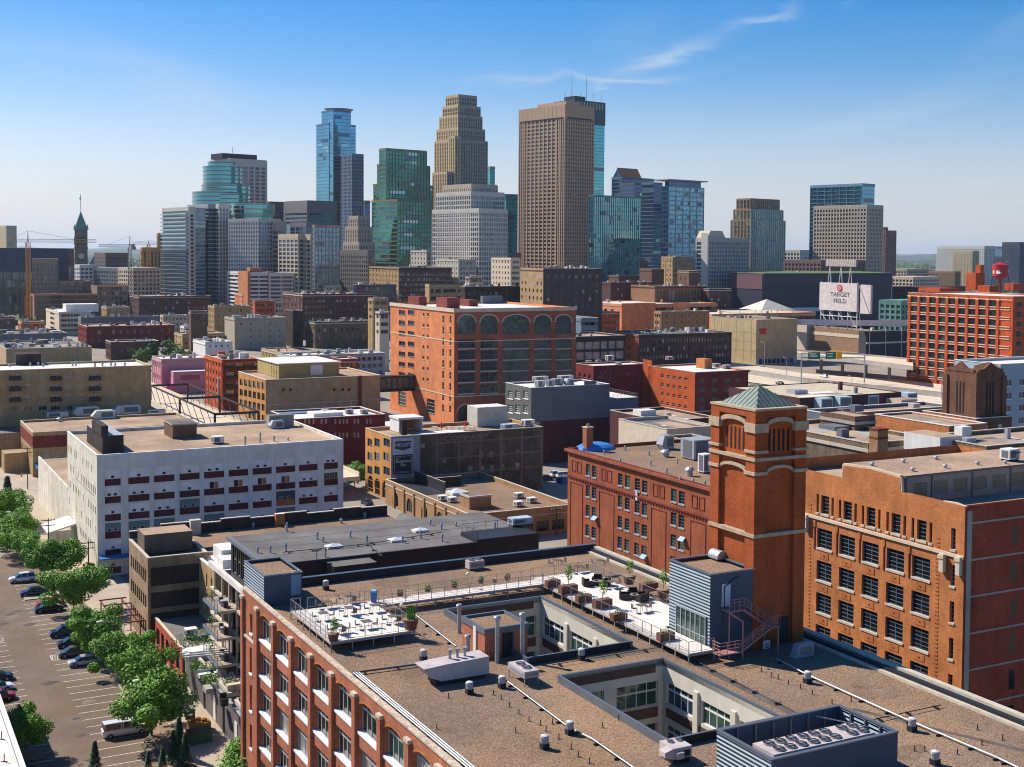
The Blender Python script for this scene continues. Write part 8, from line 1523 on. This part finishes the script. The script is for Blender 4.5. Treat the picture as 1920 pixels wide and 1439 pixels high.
def drum(name, lbl, Z, cx, tiers, glass, ring, fh=3.9, seg=28):
    p = CAM+ray(cx, 470)*(Z/ray(cx, 470)[1]); T = thing(name, lbl, 'skyscraper', (float(p[0]), float(p[1]), 0), 0, 'downtown towers'); mw, mg = M(), M(); k = Z/2399
    for x0, x1, yt, yb, dz in tiers:
        c = ((x0+x1)/2-cx)*k; r_ = (x1-x0)/2*k; z1 = 60+(471-yt)*k; z0 = max(0, 60+(471-yb)*k); mg.cyl(c, dz, z0, z1, r_, glass, n=seg, cap=DKM); z = z1-1.4
        while z > z0: mw.cyl(c, dz, z, z+1.1, r_+.35, ring, n=seg); z -= fh
    mw.obj('band', T); mg.obj('curtain_wall', T); return T
drum('curved_tower', 'curved teal glass tower stepping outwards, with thin pink bands', 1230, 425, [(388, 440, 305, 320, 6), (380, 452, 314, 366, 4), (376, 466, 348, 372, 8), (362, 455, 362, 420, 0), (400, 470, 366, 400, -6)], CTE, mt('pink band', (.42, .34, .28), .7))
drum('round_front_block', 'beige banded block with rounded corner below the curved teal tower', 1100, 470, [(432, 512, 383, 404, 6), (434, 508, 396, 520, 8)], CTE, BGR)
tower('white_window_grid', 'block with white grid of square blue windows, left centre', 1040, [(484, 411, 429, 488)], LGR, glassm('grid glass', (.06, .13, .22), .08, .5), fh=3.4, pb=3, pa=3, pw=.9, sp=1.2, cap=1.5, h=.95)
tower('banded_block', 'beige banded office block beside the white window grid', 1050, [(516, 416, 486, 537)], BGR, glassm('band glass', (.07, .14, .20), .08, .5), fh=3.9, pb=None, pa=None, sp=1.9, cap=6)
tower('brown_block_tower', 'plain brown block behind the banded office', 1250, [(506, 379, 500, 533)], mt('brown precast', ()), WIN, fh=3.8, pb=3, pa=3, pw=1.6, sp=1.9, cap=4)
tower('panel_tower', 'wide grey and brown panelled tower block left of the blue tower', 1200, [(578, 377, 534, 629)], mt('taupe panel', (.23, .21, .21), .7), CBL, fh=4, pb=26, pa=30, pw=3, sp=2.0, cap=9)
tower('dark_condos', 'dark glass condominium with pale bay stacks', 1020, [(575, 418, 545, 592)], DGR, CDB, fh=3.3, pb=9, pa=9, pw=1.2, sp=.5)
tower('pale_bays', 'cream bay stacks standing before the dark condominium', 1000, [(560, 440, 523, 566, {'zb': 0}), (583, 441, 552, 588, {'dz': -4})], mt('cream bays', (.50, .42, .29), .8), CDB, fh=3.3, pb=5, pa=6, pw=1.6, sp=1.1)
tower('pink_grid_block', 'glass block with pinkish grid, below the panelled tower', 980, [(590, 423, 586, 637)], mt('pinkish grid', (.33, .25, .24), .7), glassm('pink glass', (.12, .28, .36), .06, .6, .08), fh=3.6, pb=3.4, pa=3, pw=.5, sp=.9, cap=1)
tower('deco_tower', 'stepped art deco stone tower in warm tan, right of the blue tower', 1130, [(672, 406, 655, 690), (672, 426, 649, 697, {'dz': -4}), (674, 455, 645, 702, {'dz': -8})], BGR, WIN, fh=3.7, pb=3, pa=3, pw=1.5, sp=.8, cap=2)
tower('grey_deco_block', 'grey brown stone block in front of the deco tower', 1050, [(690, 470, 636, 697)], mt('grey brown stone', (.20, .19, .18), .8), WIN, fh=3.7, pb=3, pa=3, pw=1.4, sp=1.6)
tower('small_blue_tower', 'small blue dark tower right of the tall blue one', 1600, [(684, 377, 680, 694)], DGR, CDB, fh=3.8, pb=None, pa=None, sp=.8)
tower('stadium_block', 'long dark blue slate clad stadium side at the left edge', 1120, [(-40, 466, -60, 128, {'La': 22})], mt('slate cladding', (.05, .07, .11), .6), glassm('bronze glass', (.10, .10, .09), .08, .5, .1), fh=7, pb=7, pa=None, pw=.5, sp=.6, cap=20, h=.1)
tower('office_shell', 'tan and glass office with diagonal corner before the slate block', 1070, [(61, 486, -20, 108)], mt('tan fins', (.32, .24, .15), .7), WIN, fh=3.9, pb=3, pa=3, pw=.8, sp=.8, h=.3)
tower('tan_tower', 'plain tan tower block at the left edge of the skyline', 1800, [(12, 424, -15, 31)], mt('tan precast', ()), WIN, fh=60, pb=None, pa=None, sp=0, cap=40)
tower('orange_ribbed_block', 'orange ribbed block left of the balcony tower', 1300, [(268, 465, 264, 308), (298, 438, 295, 306, {'dz': 15})], mt('orange ribs', (.50, .28, .10), .8), WIN, fh=4, pb=4, pa=4, pw=2, sp=.6)
tower('brown_office', 'low brown office behind the middle crane', 1400, [(198, 475, 177, 240)], mt('brown precast', ()), WIN, fh=4, pb=None, pa=None, sp=2)
for nx, yt, xl, xr, Z, wl, gl_, l in ((480, 497, 456, 520, 1180, SAL, WIN, 'low orange block behind the slab apartments'), (150, 498, 130, 182, 1300, WHP, WIN, 'low white block below the clock tower'), (235, 505, 130, 300, 1250, GRY, WIN, 'long grey roof hall left of the balcony tower'), (340, 536, 325, 428, 1160, WHP, 0, 'long white roofed hall at the foot of the balcony tower'), (250, 503, 222, 300, 1200, CRM, WIN, 'pale cornice block below the orange ribs'), (690, 500, 640, 770, 1200, PUR, WIN, 'brown block below the green glass tower'), (1180, 490, 1120, 1214, 1150, mt('brown precast', ()), WIN, 'purple brown block below the glass box'),
                             (1500, 470, 1471, 1570, 1300, LGR, CBL, 'long low pale roofed hall behind the arena, left of the crowned tower'), (1540, 489, 1471, 1625, 1150, mt('brown precast', ()), WIN, 'brown terraced offices behind the arena'), (1640, 515, 1600, 1672, 1050, GGR, WIN, 'grey glass low block under the crowned tower'), (1712, 520, 1660, 1760, 1350, CRM, WIN, 'cream low block in the distance, right of the arena'), (1700, 505, 1668, 1740, 1600, BGR, WIN, 'beige distant block with domed roof'), (1720, 540, 1655, 1810, 1200, PUR, WIN, 'long dark brick block beyond the freeway'), (1690, 565, 1650, 1780, 900, GRN, WIN, 'green glass low hall left of the red framed warehouse'), (1790, 510, 1740, 1800, 1800, BRN, WIN, 'small brown distant block before the white slab'),
                             (920, 475, 905, 975, 1200, DGR, WIN, 'dark low block between grid block and granite tower')):
    tower('distant_block', l, Z, [(nx, yt, xl, xr)], wl, gl_ or WIN, fh=3.9 if gl_ else 90, pb=4 if gl_ else None, pa=4, pw=1.4, sp=1.6 if gl_ else 0, cap=1.2 if gl_ else 30, cat='building', grp='low blocks around downtown')
r, f = tower('slab_apartments', 'brick and white striped slab apartment building with balcony rows', 990, [(466, 512, 428, 504), (506, 513, 500, 568, {'dz': 6})], mt('white balcony band', (.60, .58, .54), .8), WIN, fh=3.1, pb=9, pa=200, pw=.6, sp=1.35, cap=1, h=HD, dp=.8, cat='building', grp='buildings of the middle distance')
m = M(); SB_ = brick('slab brick', (.46, .19, .09)); m.box(-1.0, -.9, 0, 1.2, f.La*.45, f.z+1.2, SB_); m.box(f.Lb-1, -1.0, 0, f.Lb+4, 4, f.z+1, SB_); m.box(2, 4, f.z+.5, 12, 12, f.z+4, SB_); m.obj('brick_end', r)
# clock tower with green roof and its courthouse roofs
f = Fr(140, 431, Z=1610, xl=133, xr=164, h=.35); T = thing('clock_tower', 'slim granite clock tower with green pyramid roof and thin mast at the left', 'clock tower', f.w(0, 0, 0), f.h); H = f.z; w = max(f.Lb, 12); d = w; GRT = mt('brown granite', (.17, .115, .09), .9, .15, .1)
m = M(); m.box(0, 0, 0, w, d, H, GRT); m.obj('shaft', T); m = M(); m.box(-.5, -.5, H-24, w+.5, d+.5, H-22, BRB); [m.box(x, -.7, H-19, x+2.2, -.003, H-9, DKM) for x in (w*.2, w*.45, w*.7)]; m.box(-.7, d*.35, H-19, -.003, d*.6, H-9, DKM); [m.cyl(a, b_, H, H+7, 1.5, GRN, r2=.1, n=8) for a in (0, w) for b_ in (0, d)]; m.obj('belfry', T)
m = M(); m.cyl(w/2, -.4, H-30, H-29.9, .1, CRM); m.pyr(-.6, -.6, w+.6, d+.6, H+.1, H+24, GRN); m.obj('pyramid_roof', T); m = M(); m.tube((w/2, d/2, H+24), (w/2, d/2, H+45), .35, GGR, 5); m.box(w/2-1.4, d/2, H+38, w/2, d/2+.1, H+41, GGR); m.obj('mast', T)
m = M(); m.tube((w/2, -.75, H-33), (w/2, -.52, H-33), 3.6, CRM, 18); m.obj('clock_face', T)
p = CAM+ray(210, 500)*(1560/ray(210, 500)[1]); T = thing('courthouse', 'granite courthouse with steep green roofs right of the clock tower', 'building', (float(p[0]), float(p[1]), 0), .3); m = M(); m.box(-60, 0, 0, 80, 40, 34, GRT); m.obj('wall', T); m = M(); [m.pyr(a, -2, a+s, s-2, 34, 34+hh, GRN) for a, s, hh in ((-32, 26, 22), (46, 22, 20), (80, 22, 48))]; m.box(-58, 2, 34.1, 78, 36, 39, GRN); m.obj('roof', T)
# ================================================================ freeway
def ribbon(name, top, bot, z, mat, **k):
    m = M(); A_ = [pz(x, y, z) for x, y in top]; B_ = [pz(x, y, z) for x, y in bot]
    for i in range(len(A_)-1): m.poly([B_[i], B_[i+1], A_[i+1], A_[i]], mat)
    if z > 1:
        for L in (A_, B_):
            for p, q in zip(L, L[1:]): m.poly([(p[0], p[1], z-1.2), (q[0], q[1], z-1.2), (q[0], q[1], z+.9), (p[0], p[1], z+.9)], CON)
    o = m.obj(name); o['kind'] = 'structure'; return o
FT_ = [(1100, 651), (1174, 657), (1300, 672), (1397, 683), (1499, 699), (1579, 706), (1701, 713), (1772, 722), (1960, 748)]; FB_ = [(1100, 657), (1174, 668), (1300, 696), (1406, 717), (1505, 730), (1600, 743), (1700, 753), (1772, 761), (1960, 786)]
ribbon('freeway', FT_, FB_, .6, RDC)
md = [(1174, 662), (1300, 682), (1406, 697), (1505, 712), (1600, 722), (1700, 732), (1772, 740), (1960, 766)]
ribbon('freeway_median', md, [(x, y+1.6) for x, y in md], 1.7, CON)
for d_, z_ in ((-8, .66), (8, .66)): ribbon('road_markings', [(x, y+d_*(x-1100)/500) for x, y in md], [(x, y+d_*(x-1100)/500+.5) for x, y in md], z_, LIN)
ribbon('verge', [(x, y+.5) for x, y in FB_[3:]], [(x, y+12) for x, y in FB_[3:]], .3, mt('dry verge', (.13, .14, .09), .95, .4, .1))
ribbon('ramp', [(1495, 659), (1560, 663), (1640, 669), (1712, 676)], [(1495, 665), (1560, 672), (1640, 681), (1712, 690)], 9.0, RDC)
for i, x in enumerate((1540, 1580, 1624, 1668)):
    p = pz(x, (665, 668.5, 673, 678.5)[i], 8.9); m = M(); m.tube((0, 0, 0), (0, 0, 7.8), .8, CON, 8); m.box(-4, -1, 7.0, 4, 1, 7.8, CON); tag(m.obj('ramp_column', None, (float(p[0]), float(p[1]), 0), HD), ('first', 'second', 'third', 'last')[i]+' concrete column under the curved ramp', 'column', 'columns under the ramp')
p = pz(1545, 708, .6); car('white car driving on the freeway beside the overhead sign', (float(p[0]), float(p[1]), .62), HD+PI/2, 'suv', WP_, 'cars on the streets'); p = pz(1462, 721, .6); car('grey car on the near freeway carriageway', (float(p[0]), float(p[1]), .62), HD+PI/2, 'sedan', BKP, 'cars on the streets')
p = pz(1502, 724, 0); T = thing('sign_gantry', 'overhead freeway sign gantry with two green signs and one yellow panel', 'road sign', (float(p[0]), float(p[1]), 0), .25); m = M(); m.tube((0, 0, 0), (0, 0, 15), .3, GRY2, 6); m.tube((0, 0, 13), (32, 0, 12.4), .3, GRY2, 5); m.tube((0, 0, 15), (32, 0, 14.4), .25, GRY2, 5); m.tube((32, 0, 0), (32, 0, 14.4), .3, GRY2, 6); m.obj('frame', T); SGR = mt('sign green', (.01, .14, .07), .6)
for a, b_, c_ in ((3, 9, SGR), (11.8, 17, SGR), (17.2, 20,  mt('sign yellow', (.75, .36, .02), .6))): m = M(); m.box(a, -.7, 12.2, b_, -.5, 15.4, c_); m.obj('sign_panel', T)
m = M(); [m.box(x, -.76, z, x+w_, -.71, z+.5, WHP) for x, z, w_ in ((3.6, 14.4, 3.4), (4, 13.4, 3.6), (12.4, 14.4, 3.2), (12.6, 13.2, 2.6))]; m.obj('lettering_bar', T)
for x, yb, yt, l in ((1252, 668, 632, 'left of the dark brick factory windows'), (1277, 680, 634, 'in front of the dark brick factory'), (1433, 690, 642, 'in front of the tan concrete cube'), (1597, 742, 706, 'between the bush trees and the freeway'), (1765, 752, 712, 'left of the gabled brick tower'), (1475, 712, 672, 'left of the sign gantry')): pole(x, yb, yt, 'tall freeway lamp post '+l, .18, lamp=True, mat=GRY2, g='freeway lamp posts', nm='street_lamp')
# ================================================================ far land: trees, hills
rn = random.Random(31); m = M(); FT = leafm('distant trees', (.03, .08, .02), (.07, .13, .03))
def blob(x, y, r, h):
    n = 6; ring = [(x+r*rn.uniform(.8, 1.1)*math.cos(i*PI/3), y+r*math.sin(i*PI/3), h*rn.uniform(.35, .55)) for i in range(n)]; top = (x, y, h)
    for i in range(n): m.poly([ring[i], ring[(i+1) % n], top], FT); a, b_ = ring[i], ring[(i+1) % n]; m.poly([(a[0], a[1], 0), (b_[0], b_[1], 0), b_, a], FT)
for _ in range(7000):
    Z_ = 1500*(5.5)**rn.random(); x = rn.uniform(-.46, .46)*Z_; blob(x, Z_, rn.uniform(7, 16), rn.uniform(9, 17))
for _ in range(220): Z_ = rn.uniform(950, 1500); x = rn.choice((rn.uniform(-.45, -.28), rn.uniform(.27, .45)))*Z_; blob(x, Z_, rn.uniform(4, 8), rn.uniform(6, 10))
o = m.obj('treeline'); tag(o, 'dark green mass of distant trees stretching to the horizon', 'trees'); o['kind'] = 'stuff'
m = M(); HL = mt('wooded hill', (.035, .065, .03), .95, .3, .002)
for D, h0, s in ((9000, 26, .9), (15000, 60, 1.7), (24000, 92, 2.6)):
    n = 160; xs = np.linspace(-.6, .6, n)*D; hs = [h0+h0*.22*(math.sin(i*.21*s)+.6*math.sin(i*.53*s+1)+.3*math.sin(i*1.7)) for i in range(n)]
    for i in range(n-1): m.poly([(xs[i], D, -5), (xs[i+1], D, -5), (xs[i+1], D+800, hs[i+1]), (xs[i], D+800, hs[i])], HL); m.poly([(xs[i], D+800, hs[i]), (xs[i+1], D+800, hs[i+1]), (xs[i+1], D+4000, -5), (xs[i], D+4000, -5)], HL)
struct(m.obj('hills'))
rn = random.Random(77); FWL = [mt('far wall a', (.52, .42, .28), .9), mt('far wall b', (.40, .17, .09), .9), mt('far wall c', (.5, .47, .42), .9), mt('far wall d', (.20, .18, .18), .9)]
m = M()
for _ in range(420):
    Z_ = rn.choice((rn.uniform(1150, 1700), rn.uniform(1500, 5000))); x = rn.uniform(-.44, .44)*Z_; w = rn.uniform(14, 60); d_ = rn.uniform(14, 40); hh = rn.uniform(5, 17)*(1.25 if Z_ > 1700 else 1); m.box(x, Z_, 0, x+w, Z_+d_, hh, rn.choice(FWL), rn.choice((GRV2, WHT, TAR)), bot=False)
o = m.obj('distant_city'); tag(o, 'low distant city blocks scattered among far trees below the skyline', 'far city'); o['kind'] = 'stuff'
# ================================================================ thin summer haze
hz = M(); hz.box(-29000, -200, -6, 29000, 32000, 262, None) if 0 else None
bm = bpy.data.meshes.new('haze'); X0, X1, Y0, Y1, Z0, Z1 = -22000, 22000, -150, 34000, -6.5, 275
bm.from_pydata([(X0, Y0, Z0), (X1, Y0, Z0), (X1, Y1, Z0), (X0, Y1, Z0), (X0, Y0, Z1), (X1, Y0, Z1), (X1, Y1, Z1), (X0, Y1, Z1)], [], [(3, 2, 1, 0), (4, 5, 6, 7), (0, 1, 5, 4), (1, 2, 6, 5), (2, 3, 7, 6), (3, 0, 4, 7)])
hm = bpy.data.materials.new('haze'); hm.use_nodes = True; t = hm.node_tree; t.nodes.remove(t.nodes['Principled BSDF']); pv = t.nodes.new('ShaderNodeVolumePrincipled'); pv.inputs['Color'].default_value = (.72, .85, 1, 1); pv.inputs['Density'].default_value = 3.2e-5; pv.inputs['Anisotropy'].default_value = 0.2
t.links.new(pv.outputs[0], t.nodes['Material Output'].inputs['Volume']); bm.materials.append(hm); ho = bpy.data.objects.new('haze', bm); COL.objects.link(ho); ho['kind'] = 'stuff'
